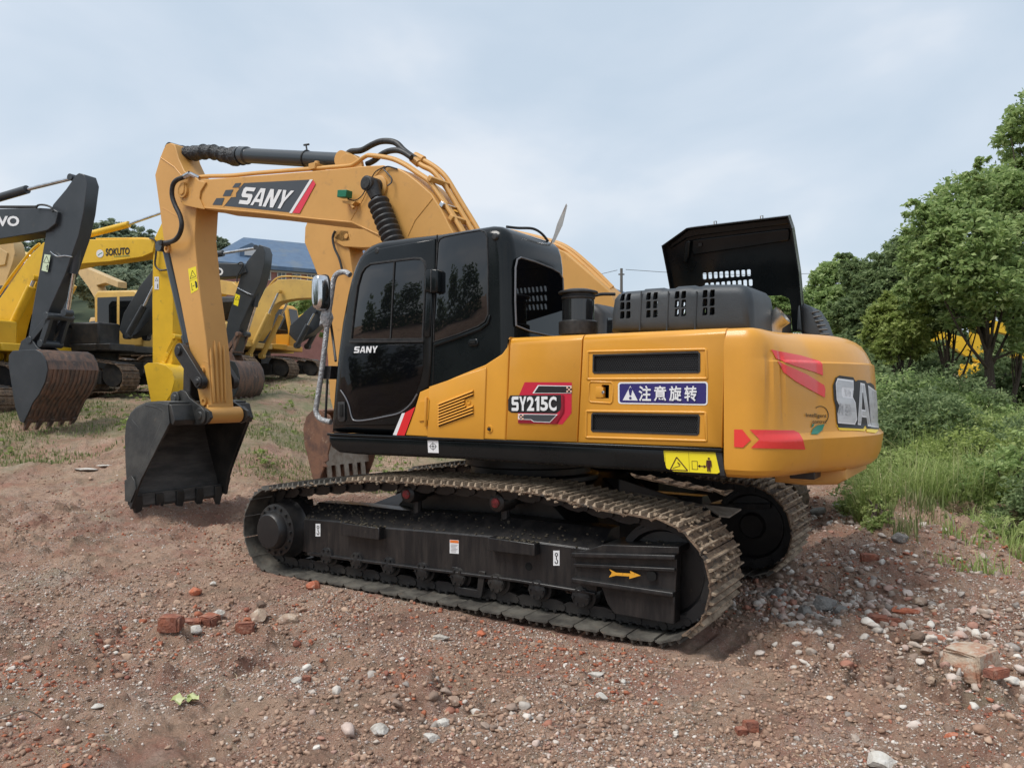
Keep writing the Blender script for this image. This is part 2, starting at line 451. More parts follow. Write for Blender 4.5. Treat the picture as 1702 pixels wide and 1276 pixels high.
E_X = dict(XF=-1.90, XR=1.74, ZF=.365, ZR=.405, RF=.378, RR=.400)
main = thing('excavator', 'large orange crawler excavator with glossy black cab and open black engine bonnet in the foreground', 'excavator', (0, 0, 0))
MO, MOD, MBk, MG, MSB, MFB, MRB, MPL = m_orange(), m_orange_dull(), m_black(), m_glass(), m_steel_black(), m_frame_black(), m_rubber(), m_plastic()
MMS, MDS = m_mud_shoe(), m_dark_shoe()
mud_m = mat('dried_mud', (0.33, 0.255, 0.18), 0.95, col2=(0.22, 0.155, 0.105), nscale=14, col3=(0.46, 0.39, 0.30), n3=22, lo3=0.6, hi3=0.7, bump=0.8, bscale=60)
grit_m = mat('grit', (0.06, 0.052, 0.038), 0.95, col2=(0.12, 0.10, 0.07), nscale=60, bump=0.6, bscale=90)

# rough clods
def clods(b, spots, m=0):
    for (x, y, z, r) in spots:
        n = 6; rings = []
        for i, (h, q) in enumerate(((-.6, .5), (-.1, 1.0), (.45, .75), (.7, .25))):
            rings.append([(x + r * q * math.cos(2 * math.pi * j / n) * random.uniform(.7, 1.25), y + r * q * math.sin(2 * math.pi * j / n) * random.uniform(.7, 1.25), z + r * h * random.uniform(.5, 1.1)) for j in range(n)])
        b.sweep(rings, m)

NSH = 49
lp = track_loop(E_X['XF'], E_X['XR'], E_X['ZF'], E_X['ZR'], E_X['RF'], E_X['RR'])
path, pitch = loop_path(lp, NSH)
SHM = shoe_mesh(pitch, .64, MMS); SHD = shoe_mesh(pitch, .64, MDS)
def build_track(parent, yc, side):
    tr = chain_mb(path, yc).build('track', MSB, parent)
    for k, (p, t) in enumerate(path):
        nrm = Vector((-t.y, t.x))     # outward is to the left of travel (loop runs clockwise seen from -Y)
        muddy = (p.x > -1.1 and p.y > .5) or (p.x > 1.6 and p.y > .12)
        o = bpy.data.objects.new('track_shoe', SHM if muddy else SHD); COL.objects.link(o); o.parent = tr
        jit = random.uniform(-.012, .012)
        m = Matrix(((t.x, 0, nrm.x, p.x), (0, 1, 0, yc), (t.y, 0, nrm.y, p.y), (0, 0, 0, 1)))
        o.matrix_local = m @ Matrix.Rotation(jit, 4, 'Y')
    # caked mud on the upper run
    b = MB(); sp = []
    for k, (p, t) in enumerate(path):
        if p.y > .55 and p.x > -1.0 or (p.x > 1.5 and p.y > .45):
            nrm = Vector((-t.y, t.x))
            for _ in range(26 if p.x > .9 else 7):
                u = random.uniform(-.1, .1); yy = yc + random.uniform(-.30, .30); r = random.uniform(.008, .026) * (1.35 if p.x > 1.0 and random.random() < .35 else 1)
                q = p + t * u + nrm * .012; sp.append((q.x, yy, q.y, r))
        if p.y > .5 and -1.9 < p.x < 1.4:
            for _ in range(6):
                u = random.uniform(-.1, .1); sp.append((p.x + u, yc - .32 + random.uniform(-.006, .02), p.y - random.uniform(-.008, .02), random.uniform(.008, .018)))
    clods(b, sp); b.build('dried_mud', mud_m, tr, smooth=0)['kind'] = 'stuff'
    return tr

YN, YFAR = -1.06, 1.06
for yc, s in ((YN, -1), (YFAR, 1)):
    build_track(main, yc, s)
    yo = yc + s * .16      # outer face of the frame
    def fp(px, py): return pY(px, py, YN - .16)
    top = [fp(505, 862), fp(577, 868), fp(640, 877), fp(820, 892), fp(998, 915)]
    bot = [fp(991, 985), fp(859, 964), fp(690, 943), fp(514, 920), fp(503, 916)]
    fr = MB(); prof = top + bot
    # side plate with a turned-out bottom flange and a sloping top
    fr.prism(prof, yo, yo - s * .30)
    fl = [fp(514, 917), fp(690, 940), fp(859, 961), fp(991, 983), fp(991, 988), fp(859, 966), fp(690, 945), fp(514, 922)]
    fr.prism(fl, yo + s * .025, yo - s * .02)
    zt = [(x, z) for x, z in top]
    ring = []
    for x, z in zt: ring.append([(x, yo - s * .002, z - .02), (x, yo - s * .002, z + .002), (x, yo - s * .17, z + .13), (x, yo - s * .32, z + .13), (x, yo - s * .32, z - .02)])
    fr.sweep(ring)
    f0 = fr.build('track_frame', MFB, main, bevel=.006)
    g = MB(); sp = []
    for _ in range(190):
        t = random.random(); k = random.random(); i = min(int(t * 4), 3); tt = t * 4 - i
        x = zt[i][0] * (1 - tt) + zt[i + 1][0] * tt; z = zt[i][1] * (1 - tt) + zt[i + 1][1] * tt
        sp.append((x, yo - s * .165 * k, z + .004 + .128 * k, random.uniform(.004, .014)))
    clods(g, sp); g.build('grit', grit_m, f0, smooth=0)['kind'] = 'stuff'
    for (a, b_, c, d) in (((577, 866), (640, 875), (640, 895), (577, 887)), ((820, 890), (897, 901), (897, 921), (820, 912))):
        p = [fp(*a), fp(*b_), fp(*c), fp(*d)]
        q = MB().prism(p, yo + s * .075, yo - s * .05); q.build('step', MFB, f0, bevel=.006)
        g = MB(); clods(g, [(random.uniform(p[0][0], p[1][0]), yo + s * random.uniform(0.0, .07), p[0][1] + (p[1][1] - p[0][1]) * .5 + random.uniform(-.004, .006), random.uniform(.006, .014)) for _ in range(35)])
        g.build('grit', grit_m, f0, smooth=0)['kind'] = 'stuff'
    # final drive
    xs, zs = E_X['XF'] + .0, E_X['ZF'] - .0
    d = MB(); d.rev((xs, yo - s * .05, zs), (0, s, 0), [(-.12, .27), (.02, .27), (.05, .245), (.16, .235), (.175, .17), (.235, .16), (.25, .145), (.255, .0001)], 36)
    for i in range(16):
        a = 2 * math.pi * i / 16; d.cyl((xs + .205 * math.cos(a), yo + s * .10, zs + .205 * math.sin(a)), (xs + .205 * math.cos(a), yo + s * .135, zs + .205 * math.sin(a)), .014, n=6)
    fd = d.build('final_drive', MSB, main)
    # sprocket
    sp_ = MB(); teeth = []
    for i in range(42):
        a = 2 * math.pi * i / 42; rr = .30 if i % 2 else .26; teeth.append((xs + rr * math.cos(a), zs + rr * math.sin(a)))
    sp_.prism(teeth, yc - .035, yc + .035); sp_.build('sprocket', MSB, main)
    # idler wheel
    xi, zi = E_X['XR'], E_X['ZR']
    d = MB(); d.rev((xi, yc, zi), (0, s, 0), [(-.09, .0001), (-.09, .10), (-.05, .12), (-.04, .27), (-.085, .29), (-.085, .325), (-.04, .33), (-.04, .35), (.04, .35), (.04, .33), (.085, .325), (.085, .29), (.04, .27), (.05, .12), (.09, .10), (.09, .0001)], 44)
    d.build('idler_wheel', MSB, main)
    # lower rollers
    for i in range(8):
        x = -1.36 + i * .36
        d = MB(); d.rev((x, yc, .175), (0, s, 0), [(-.17, .0001), (-.17, .05), (-.13, .055), (-.125, .095), (-.06, .1), (-.05, .07), (.05, .07), (.06, .1), (.125, .095), (.13, .055), (.155, .075), (.175, .07), (.18, .045), (.19, .0001)], 20)
        for j in range(6):
            a = j * math.pi / 3; d.cyl((x + .055 * math.cos(a), yc + s * .17, .175 + .055 * math.sin(a)), (x + .055 * math.cos(a), yc + s * .19, .175 + .055 * math.sin(a)), .011, n=6)
        d.build('track_roller', MSB, main)
    # chain guard loop between rollers
    x = .18; d = MB()
    d.prism([(x - .16, .25), (x - .10, .25), (x - .085, .10), (x + .085, .10), (x + .10, .25), (x + .16, .25), (x + .125, .055), (x + .10, .04), (x - .10, .04), (x - .125, .055)], yo - s * .02, yo + s * .012)
    d.build('chain_guard', MSB, main, bevel=.004)
    # carrier rollers with red caps
    for px, py in ((676, 838), (824, 849)):
        x, z = pY(px, py, YN - .12)
        z = .775
        d = MB(); d.rev((x, yc + s * .12, z), (0, s, 0), [(-.30, .0001), (-.30, .05), (-.2, .05), (-.19, .075), (-.04, .078), (-.01, .07), (0, .055), (0.005, .0001)], 20)
        d.cyl((x, yc - s * .02, z), (x, yc - s * .02, z - .2), .035, n=8)
        ro = d.build('carrier_roller', MSB, main)
        c = MB(); c.rev((x, yc + s * .122, z), (0, s, 0), [(0, .038), (.012, .036), (.016, .02), (.018, .0001)], 14)
        c.build('hub_cap', mat('red_cap', (0.34, 0.03, 0.035), 0.45, col2=(0.1, 0.03, 0.03), nscale=20), ro)
    # idler guard with ribs
    def gp(px, py): return pY(px, py, YN - .24)
    zo = yc + s * .24
    d = MB(); pr = [gp(952, 917), gp(1124, 917), gp(1121, 985), gp(953, 962)]
    d.prism(pr, zo - s * .02, yc + s * .14)
    for (a, b_) in (((952, 915), (1124, 919)), ((952, 957), (1121, 981))):
        p0 = Vector(gp(*a)); p1 = Vector(gp(*b_)); dn = Vector((0, -.042))
        d.rprism([tuple(p0 + dn * .2), tuple(p1 + dn * .2), tuple(p1 + dn), tuple(p0 + dn)], zo + s * .025, zo - s * .03, .008, 3, r1=0)
    d.prism([gp(954, 936), gp(1122, 944), gp(1122, 950), gp(954, 941)], zo + s * .008, zo - s * .03)
    d.prism([gp(1002, 905), gp(1128, 909), gp(1128, 920), gp(955, 920)], zo - s * .002, yc - s * .10)
    gd = d.build('idler_guard', MFB, main, bevel=.004)
    d = MB(); d.prism([gp(994, 972), gp(1119, 986), gp(1118, 1040), gp(1018, 1022), gp(1006, 1005)], zo - s * .03, yc + s * .10); d.build('chain_cover', MFB, main, bevel=.008)
    g = MB(); clods(g, [(random.uniform(gp(1045, 905)[0], gp(1126, 905)[0]), yc + s * random.uniform(-.08, .23), gp(1090, 908)[1] + random.uniform(-.004, .006), random.uniform(.005, .013)) for _ in range(50)])
    g.build('grit', grit_m, gd, smooth=0)['kind'] = 'stuff'
    if s < 0:
        d = Decal(onY(zo - .001)); d.lift = .0
        d.poly([(1012, 945), (1024, 951), (1048, 952.5), (1047, 948), (1065, 956), (1046, 961.5), (1046, 957.5), (1024, 956), (1012, 959), (1017, 951)], 0)
        d.build('arrow_mark', mat('amber_vinyl', (0.75, 0.36, 0.03), 0.5, col2=(0.3, 0.15, 0.03), nscale=40, lo=.55, hi=.7), gd)
        ho = MB(); x, z = gp(1083, 957); ho.rev((x, zo - .001, z), (0, -1, 0), [(0, .034), (.0015, .034), (.0016, .0001)], 20); ho.build('grease_hole', mat('deep_black', (0.002, 0.002, 0.002), 0.9), gd)
        hx, hz = fp(879, 941)
        ho = MB(); ho.rev((hx, yo - .001, hz), (0, -1, 0), [(0, .03), (.0015, .03), (.0016, .0001)], 20); ho.build('grease_hole', mat('deep_black', (0.002, 0.002, 0.002), 0.9), f0)
        # hook marks
        for (x0, y0, x1, y1) in ((524.5, 870, 532.5, 891), (919.5, 914.5, 930, 939.5)):
            d = Decal(onY(yo)); d.lift = .003; w_ = x1 - x0; h_ = y1 - y0
            d.poly([(x0, y0), (x1, y0), (x1, y1), (x0, y1)], 0); cx = (x0 + x1) / 2
            d.line(circ(cx, y0 + h_ * .27, w_ * .2, 12, h_ * .10), w_ * .13, 1, closed=True)
            d.line([(cx, y0 + h_ * .38), (cx, y0 + h_ * .58), (cx + w_ * .2, y0 + h_ * .68), (cx + w_ * .18, y0 + h_ * .82), (cx, y0 + h_ * .88), (cx - w_ * .2, y0 + h_ * .80), (cx - w_ * .2, y0 + h_ * .72)], w_ * .14, 1)
            d.build('hook_sticker', [m_white(), m_ink()], f0)
        d = Decal(onY(yo)); d.lift = .003
        d.poly([(747.5, 896.5), (762.5, 897.5), (762.5, 920), (747.5, 919)], 0); d.poly([(748, 897), (762, 898), (762, 902.5), (748, 901.5)], 1)
        for k in range(6): d.line([(749.5, 904.5 + k * 2.3), (760.5 - (k % 3) * 1.5, 905.2 + k * 2.3)], .7, 2)
        d.build('warning_sticker', [m_white(), mat('orange_vinyl', (0.8, 0.2, 0.04), .4), mat('grey_ink', (0.35, 0.3, 0.3), .5)], f0)

# carbody between the tracks
b = MB()
b.prism([(-1.05, .42), (-.75, .72), (-.55, .86), (.55, .86), (.75, .72), (1.05, .42), (.9, .34), (-.9, .34)], -.86, .86)
b.box((0, 0, .60), (1.2, 1.6, .40))
b.rev((0, 0, .84), (0, 0, 1), [(0, .62), (.05, .62), (.05, .55), (.12, .55), (.12, .60), (.21, .60), (.22, .56), (.30, .56)], 48)
for s1 in (-1, 1):
    for s2 in (-1, 1):
        b.sweep([[(s1 * .35, s2 * .3, .5), (s1 * .75, s2 * .3, .5), (s1 * .75, s2 * .3, .84), (s1 * .35, s2 * .3, .84)],
                 [(s1 * .75, s2 * .95, .34), (s1 * 1.2, s2 * .95, .34), (s1 * 1.2, s2 * .95, .58), (s1 * .75, s2 * .95, .58)]])
b.build('carbody', MSB, main, bevel=.01)
# bent guard plates seen between the tracks
gpm = mat('scuffed_plate', (0.30, 0.27, 0.23), .6, col2=(0.16, 0.13, 0.10), nscale=8, bump=.2)
def sheet(pts, y_list, th, m, name, parent):
    bb = MB(); ring = []
    for (px, py), y in zip(pts, y_list): x, z = pY(px, py, y); ring.append((x, y, z))
    bb.add(ring + [(p[0], p[1], p[2] - th) for p in ring], [tuple(range(len(ring))), tuple(range(len(ring), 2 * len(ring)))[::-1]] + [(i, (i + 1) % len(ring), len(ring) + (i + 1) % len(ring), len(ring) + i) for i in range(len(ring))])
    return bb.build(name, m, parent)
sheet([(1170, 838), (1232, 845), (1212, 858), (1195, 856)], [-.2, .1, -.1, -.25], .012, gpm, 'guard_plate', main)
sheet([(1045, 817), (1100, 825), (1170, 838), (1172, 842), (1140, 838), (1095, 826)], [-.2, -.2, -.2, -.22, -.24, -.24], .010, gpm, 'guard_plate', main)
sheet([(972, 810), (1018, 813), (1018, 817), (972, 814)], [-.25, -.25, -.28, -.28], .010, gpm, 'guard_plate', main)

# ================================================================== upper structure
YD = -1.30
b = MB()
sk = PL([(545, 722), (1199, 747), (1197, 784), (1190, 789), (1000, 779), (760, 763), (590, 755), (562, 752), (550, 744), (545, 733)], YD)
b.rprism(sk, YD, 1.30, .03, 4)
b.build('deck', MBk, main)
# top lip of the deck
b = MB(); a0 = pY(543, 719.5, YD - .02); a1 = pY(1199, 745.5, YD - .02)
b.prism([a0, a1, (a1[0], a1[1] - .022), (a0[0], a0[1] - .022)], YD - .018, YD + .05); b.build('deck_lip', MBk, main, bevel=.006)

# -------- cab
YC = -1.285
cab_px = [(545, 719), (546, 690), (549.5, 645), (555, 588), (562, 536), (571, 488), (577, 462), (584, 441), (591, 425), (599, 414), (610, 405), (622, 400), (634, 397), (680, 391.5), (726, 386.5), (793, 375.5), (812, 372.5), (824, 373.5), (833, 378), (840, 386), (844, 400), (846.5, 420), (848, 470), (849, 560), (850, 640), (850, 731)]
cabp = PL(cab_px, YC)
b = MB(); b.rprism(cabp, YC, -.40, .10, 6)
cab = b.build('cab', MBk, main, smooth=50)
CX1 = cabp[-1][0]
# door skin, standing 12 mm proud
def plate(px, Y0, Y1, m, name, parent, r=.006, label=None, n=2):
    bb = MB(); bb.rprism(PL(px, Y0), Y0, Y1, r, n, r1=0); o = bb.build(name, m, parent, smooth=50)
    if label: o['label'] = label
    return o
YDo = YC - .014
door_px = [(557, 707), (559, 650), (567, 585), (575, 530), (583, 484), (590, 456), (597, 437), (607, 423), (622, 415), (640, 411), (680, 404), (722, 397), (722, 440), (719, 520), (716, 600), (712, 642), (697, 652), (690, 668), (680, 688), (670, 706)]
door = plate(door_px, YDo, YC + .06, MBk, 'cab_door', main, .01)
up_px = [(585.5, 563), (590, 520), (596, 476), (602, 455), (608, 446), (616, 440.5), (650, 436), (688, 431.5), (699, 432), (705, 437), (707, 448), (705, 500), (702, 562)]
# raised seal round the door glass
def ring_mb(px, Y, out, dep):
    p = PL(px, Y); q = inset_poly(p, -out); n = len(p); bb = MB()
    v = [(x, Y + .004, z) for x, z in q] + [(x, Y - dep, z) for x, z in inset_poly(p, -out * .6)] + [(x, Y - dep, z) for x, z in inset_poly(p, -out * .1)] + [(x, Y + .004, z) for x, z in inset_poly(p, out * .15)]
    fs = []
    for k in range(3):
        for i in range(n): fs.append((k * n + i, k * n + (i + 1) % n, (k + 1) * n + (i + 1) % n, (k + 1) * n + i))
    bb.add(v, fs); return bb
sl_ = ring_mb(up_px, YDo, .022, .012).build('window_seal', MRB, door, smooth=60)
gl = plate(up_px, YDo - .004, YDo + .01, MG, 'door_window', door, .002)
dv = MB(); x0, z0 = pY(656.5, 435.5, YDo); x1, z1 = pY(650, 563, YDo)
dv.prism([(x0 - .006, z0), (x0 + .006, z0), (x1 + .006, z1), (x1 - .006, z1)], YDo - .012, YDo); dv.build('window_divider', MRB, door)
plate([(581, 564.5), (703, 563), (703.5, 569), (580.5, 570)], YDo - .012, YDo, MRB, 'door_rail', door, .003)
low_px = [(573, 575), (703, 571), (703, 612), (698, 634), (690, 655), (678, 671), (660, 682), (630, 690), (606, 694), (588, 694), (583, 688), (580, 672), (572, 657), (565, 646), (567, 615)]
plate(low_px, YDo - .004, YDo + .01, mat('door_lower_glass', (0.003, 0.0035, 0.005), .05, spec=.22, col2=(0.004, 0.004, 0.004), nscale=3), 'lower_door_glass', door, .002)
# pale edging strip under the lower glass
def strip(px, Y, r, m, name, parent, n=6):
    pts = [(pY(a, c, Y)[0], Y, pY(a, c, Y)[1]) for a, c in px]
    bb = MB(); bb.tube(smooth_path(pts, 5), r, n); return bb.build(name, m, parent)
strip([(566, 648), (574, 660), (580, 674), (585, 694), (592, 699), (612, 697.5), (640, 692), (664, 686), (682, 672), (693, 655)], YDo - .006, .006, mat('grey_trim', (0.15, 0.155, 0.17), .35), 'door_trim', door)
# handle on the front lower corner
plate([(561, 668), (572, 668), (573, 697), (571, 701), (564, 701), (561, 697)], YDo - .012, YDo, MRB, 'door_latch', door, .005)
plate([(564, 672), (569.5, 672), (569.5, 692), (564, 692)], YDo - .02, YDo - .005, mat('deep_black', (0.002, 0.002, 0.002), .9), 'latch_grip', door, .003)
# lettering on the glass
d = Decal(onY(YDo - .004)); d.block('SANY', [(589.5, 576), (628, 575), (626.5, 586), (588, 586.5)], 0, gap=.12); d.build('door_lettering', [m_white()], door)
# quarter window
q_px = [(729, 405), (732, 398), (739, 394.5), (770, 388.5), (798, 384), (806, 386.5), (809.5, 395), (811, 450), (811, 522), (806, 533), (795, 541), (760, 555), (722, 567), (723, 520), (726, 450)]
plate(q_px, YC - .006, YC + .01, MG, 'quarter_window', cab, .003)
ring_mb(q_px, YC, .012, .009).build('window_seal', MRB, cab, smooth=60)
plate([(725.4, 390), (726.8, 390), (720, 640), (718.6, 640)], YC - .004, YC + .004, mat('deep_black', (0.002, 0.002, 0.002), .9), 'door_gap', cab, .001)
plate([(721, 570), (760, 558), (796, 544), (808, 536), (812, 524), (814, 524), (811, 538), (798, 549), (760, 563), (721, 576)], YC - .016, YC + .01, MBk, 'belt_moulding', cab, .004)
# hinge
plate([(706, 450), (709, 447), (724, 447), (727, 450), (727, 484), (723, 487), (707, 485), (705, 481)], YC - .05, YC, MBk, 'door_hinge', cab, .012)
plate([(715, 448), (717, 448), (716.6, 486), (714.6, 486)], YC - .054, YC - .04, MRB, 'hinge_pin', cab, .002)
plate([(707.5, 487), (718, 487), (714, 560), (704.5, 560)], YC - .028, YC, MBk, 'hinge_post', cab, .008)
for px, py, rr in ((628, 417.5, .028), (823.5, 394, .026)):
    x, z = pY(px, py, YC); bb = MB(); bb.rev((x, YC + .002, z), (0, -1, 0), [(0, rr * 1.1), (.012, rr), (.02, rr * .7), (.021, .0001)], 18); bb.build('cap', MRB, cab)
x, z = pY(788, 568.5, YC); bb = MB(); bb.rprism([(x - .045, z - .018), (x - .03, z - .032), (x + .03, z - .032), (x + .045, z - .018), (x + .045, z + .012), (x + .03, z + .024), (x - .03, z + .024), (x - .045, z + .012)], YC - .014, YC, .008, 3, r1=0)
hb = bb.build('door_handle', MBk, cab); bb = MB(); bb.box((x, YC - .015, z), (.045, .006, .022)); bb.build('handle_pocket', mat('deep_black', (0.002, 0.002, 0.002), .9), hb)
# rear window on the back face
XR_ = max(p[0] for p in cabp)
def onX(px, py, X=XR_): y, z = pX(px, py, X); return (X, y, z)
rw = [(858, 556 - 15), (856.5, 500), (857, 445), (860, 431), (866, 428), (890, 435), (918, 446), (930, 453), (935.5, 463), (937, 500), (938, 556), (934, 560), (915, 558), (880, 550)]
cab_in = mat('cab_interior_dark', (0.01, 0.01, 0.012), .7)
bb = MB(); pts = [onX(a, c, XR_ + .006) for a, c in rw]; n = len(pts)
bb.add(pts + [(XR_ - .004, p[1], p[2]) for p in pts], [tuple(range(n)), tuple(range(n, 2 * n))[::-1]] + [(i, (i + 1) % n, n + (i + 1) % n, n + i) for i in range(n)])
rwo = bb.build('rear_window', mat('rear_glass', (0.003, 0.0035, 0.005), .02, spec=.45, col2=(0.004, 0.004, 0.004), nscale=3), cab)
bb = MB(); bb.tube([onX(a, c, XR_ + .006) for a, c in rw + rw[:2]], .007, 6, caps=False); bb.build('window_seal', mat('grey_trim', (0.15, 0.155, 0.17), .35), cab)
# white perforated plate seen through / behind the rear glass is a reflection of the open bonnet: the bonnet's slots do it
# roof hatch and gutter
for s in (1,):
    b = MB(); p0 = pY(616, 400, -1.2); p1 = pY(812, 370.5, -1.2)
    pass
# white and red slash at the cab's lower rear corner
d = Decal(onY(-1.3025)); d.poly([(653, 722.5), (668, 686.5), (673, 686), (659, 723)], 0); d.poly([(659, 723), (673, 686), (690, 676), (672.5, 723.5)], 1)
d.build('slash_decal', [m_white(), m_red()], main)
# aerial and cable on the roof
def P3(px, py, Y): x, z = pY(px, py, Y); return (x, Y, z)
b = MB(); b.tube([P3(914, 410, -.55), P3(918, 400, -.55), P3(941, 340, -.55)], [.008, .006, .003], 6); ae = b.build('aerial', m_chrome(), main)
b = MB(); b.tube([P3(911, 411, -.55), P3(918, 411, -.55)], .02, 8)
b.build('aerial_base', MRB, ae)
fm = mat('clear_film', (0.62, 0.66, 0.66), .3)
b = MB(); b.add([P3(941, 338, -.55), P3(943, 342, -.56), P3(935, 375, -.53), P3(921, 404, -.55), P3(917, 404, -.56), P3(926, 372, -.57)], [(0, 1, 2, 5), (5, 2, 3, 4)]); b.build('plastic_wrap', fm, ae)
b = MB(); b.tube(smooth_path([P3(842, 377, -.9), P3(860, 379, -.8), P3(885, 380, -.7), P3(900, 388, -.62), P3(911, 401, -.56)], 5), .011, 8); b.build('roof_cable', MRB, main)

# grab rail wrapped in film, with the mirror
wrapm = mat('film_wrapped_rail', (0.50, 0.51, 0.52), .28, metal=.35, col2=(0.26, 0.27, 0.28), nscale=30, bump=.9, bscale=70)
YM = -1.20
hr = MB(); hr.tube(smooth_path([P3(582, 457, YM), P3(573, 452, YM), P3(561, 455, YM), P3(554.5, 466, YM), P3(550, 495, YM), P3(545, 530, YM), P3(540, 575, YM), P3(534, 622, YM), P3(527, 668, YM), P3(525, 682, YM), P3(530, 694, YM), P3(540, 699, YM), P3(550, 701, YM)], 6), .024, 12)
rail = hr.build('grab_rail', wrapm, main)
b = MB(); c0 = P3(543, 528, YM)
b.rev(c0, (0, 0, 1), [(-.10, .02), (-.05, .045), (0, .06), (.05, .045), (.08, .03)], 12); b.tube([c0, P3(536, 540, YM - .02), P3(540, 520, YM)], .03, 8); b.build('clamp', wrapm, rail)
x, z = pY(538, 487, YM - .03)
def oval(cx, cz, rx, rz, n=28, e=3.2):
    o = []
    for i in range(n):
        a = 2 * math.pi * i / n; c, s = math.cos(a), math.sin(a)
        o.append((cx + rx * math.copysign(abs(c) ** (2 / e), c), cz + rz * math.copysign(abs(s) ** (2 / e), s)))
    return o
b = MB(); rings = []
for k, (yy, q) in enumerate(((-.10, .5), (-.095, .75), (-.07, .92), (-.02, 1.0), (.0, 1.0))): rings.append([(px_, YM - .03 + yy, pz_) for px_, pz_ in oval(x, z, .068 * q, .158 * (q + (1 - q) * .5))])
b.sweep(rings); mir = b.build('mirror', m_chrome(), main, smooth=60)
b = MB(); b.sweep([[(a, YM - .032, c) for a, c in oval(x - .004, z, .075, .165)], [(a, YM - .014, c) for a, c in oval(x - .004, z, .075, .165)]]); b.build('mirror_rim', MRB, mir)
b = MB(); bx, bz = pY(549, 500, YM); b.tube([(bx, YM, bz), (x, YM - .03, z)], .014, 6); b.tube(smooth_path([P3(551, 480, YM + .02), P3(548, 520, YM + .1), P3(553, 560, YM + .2), P3(558, 600, YM + .1)], 5), .012, 6); b.build('mirror_bracket', MRB, mir)
# small brackets in front of the cab foot
b = MB(); b.prism(PL([(541, 608), (553, 608), (551, 630), (539, 630)], -1.15), -1.17, -1.05); b.tube([P3(544, 630, -1.1), P3(541, 700, -1.1)], .012, 6); b.build('cab_bracket', MRB, main, bevel=.004)

# -------- body panels
def hood(px_side, name, label=None):
    bb = MB(); rings = []; TL, TR, BR, BL = PL(px_side, YD); Rt = .06
    for i in range(7):
        a = math.pi / 2 * i / 6; y = YD + Rt * (1 - math.cos(a)); dz = Rt * (1 - math.sin(a)); e_ = max(0.0, .006 - (y - YD))
        rings.append([(TL[0] + e_, y, TL[1] - dz), (TR[0] - e_, y, TR[1] - dz), (BR[0] - e_, y, BR[1] + e_), (BL[0] + e_, y, BL[1] + e_)])
    rings.append([(TL[0], YD + 1.1, TL[1]), (TR[0], YD + 1.1, TR[1]), (BR[0], YD + 1.1, BR[1]), (BL[0], YD + 1.1, BL[1])]); bb.sweep(rings)
    return bb.build(name, MO, main, smooth=60)
# dark inner box behind the gaps
b = MB(); ib = PL([(700, 700), (850, 600), (852, 566), (1202, 550), (1202, 745), (700, 727)], YD + .03); b.prism(ib, YD + .03, 1.25); b.build('engine_bay', mat('deep_black', (0.002, 0.002, 0.002), .9), main)
pan1 = [(672.8, 723.6), (690, 676), (697.5, 651), (719, 642), (762, 624), (806, 606), (834, 588), (842, 577), (845.5, 561.5), (846.5, 560), (840.2, 731.8)]
cp = plate(pan1, YD, YD + .3, MO, 'cab_side_panel', main, .012, n=4)
p2 = [(848, 567), (850, 561.5), (968, 555.8), (965, 562), (959, 735.5), (839.6, 731.5)]
p2 = [(847.6, 560.5), (967.2, 555.2), (958.6, 735.4), (840.6, 731.2)]
sp2 = hood(p2, 'side_panel')
p3 = [(969.2, 555.1), (1205, 544.2), (1199.3, 744.2), (960.2, 735.5)]
sp3 = hood(p3, 'engine_door')

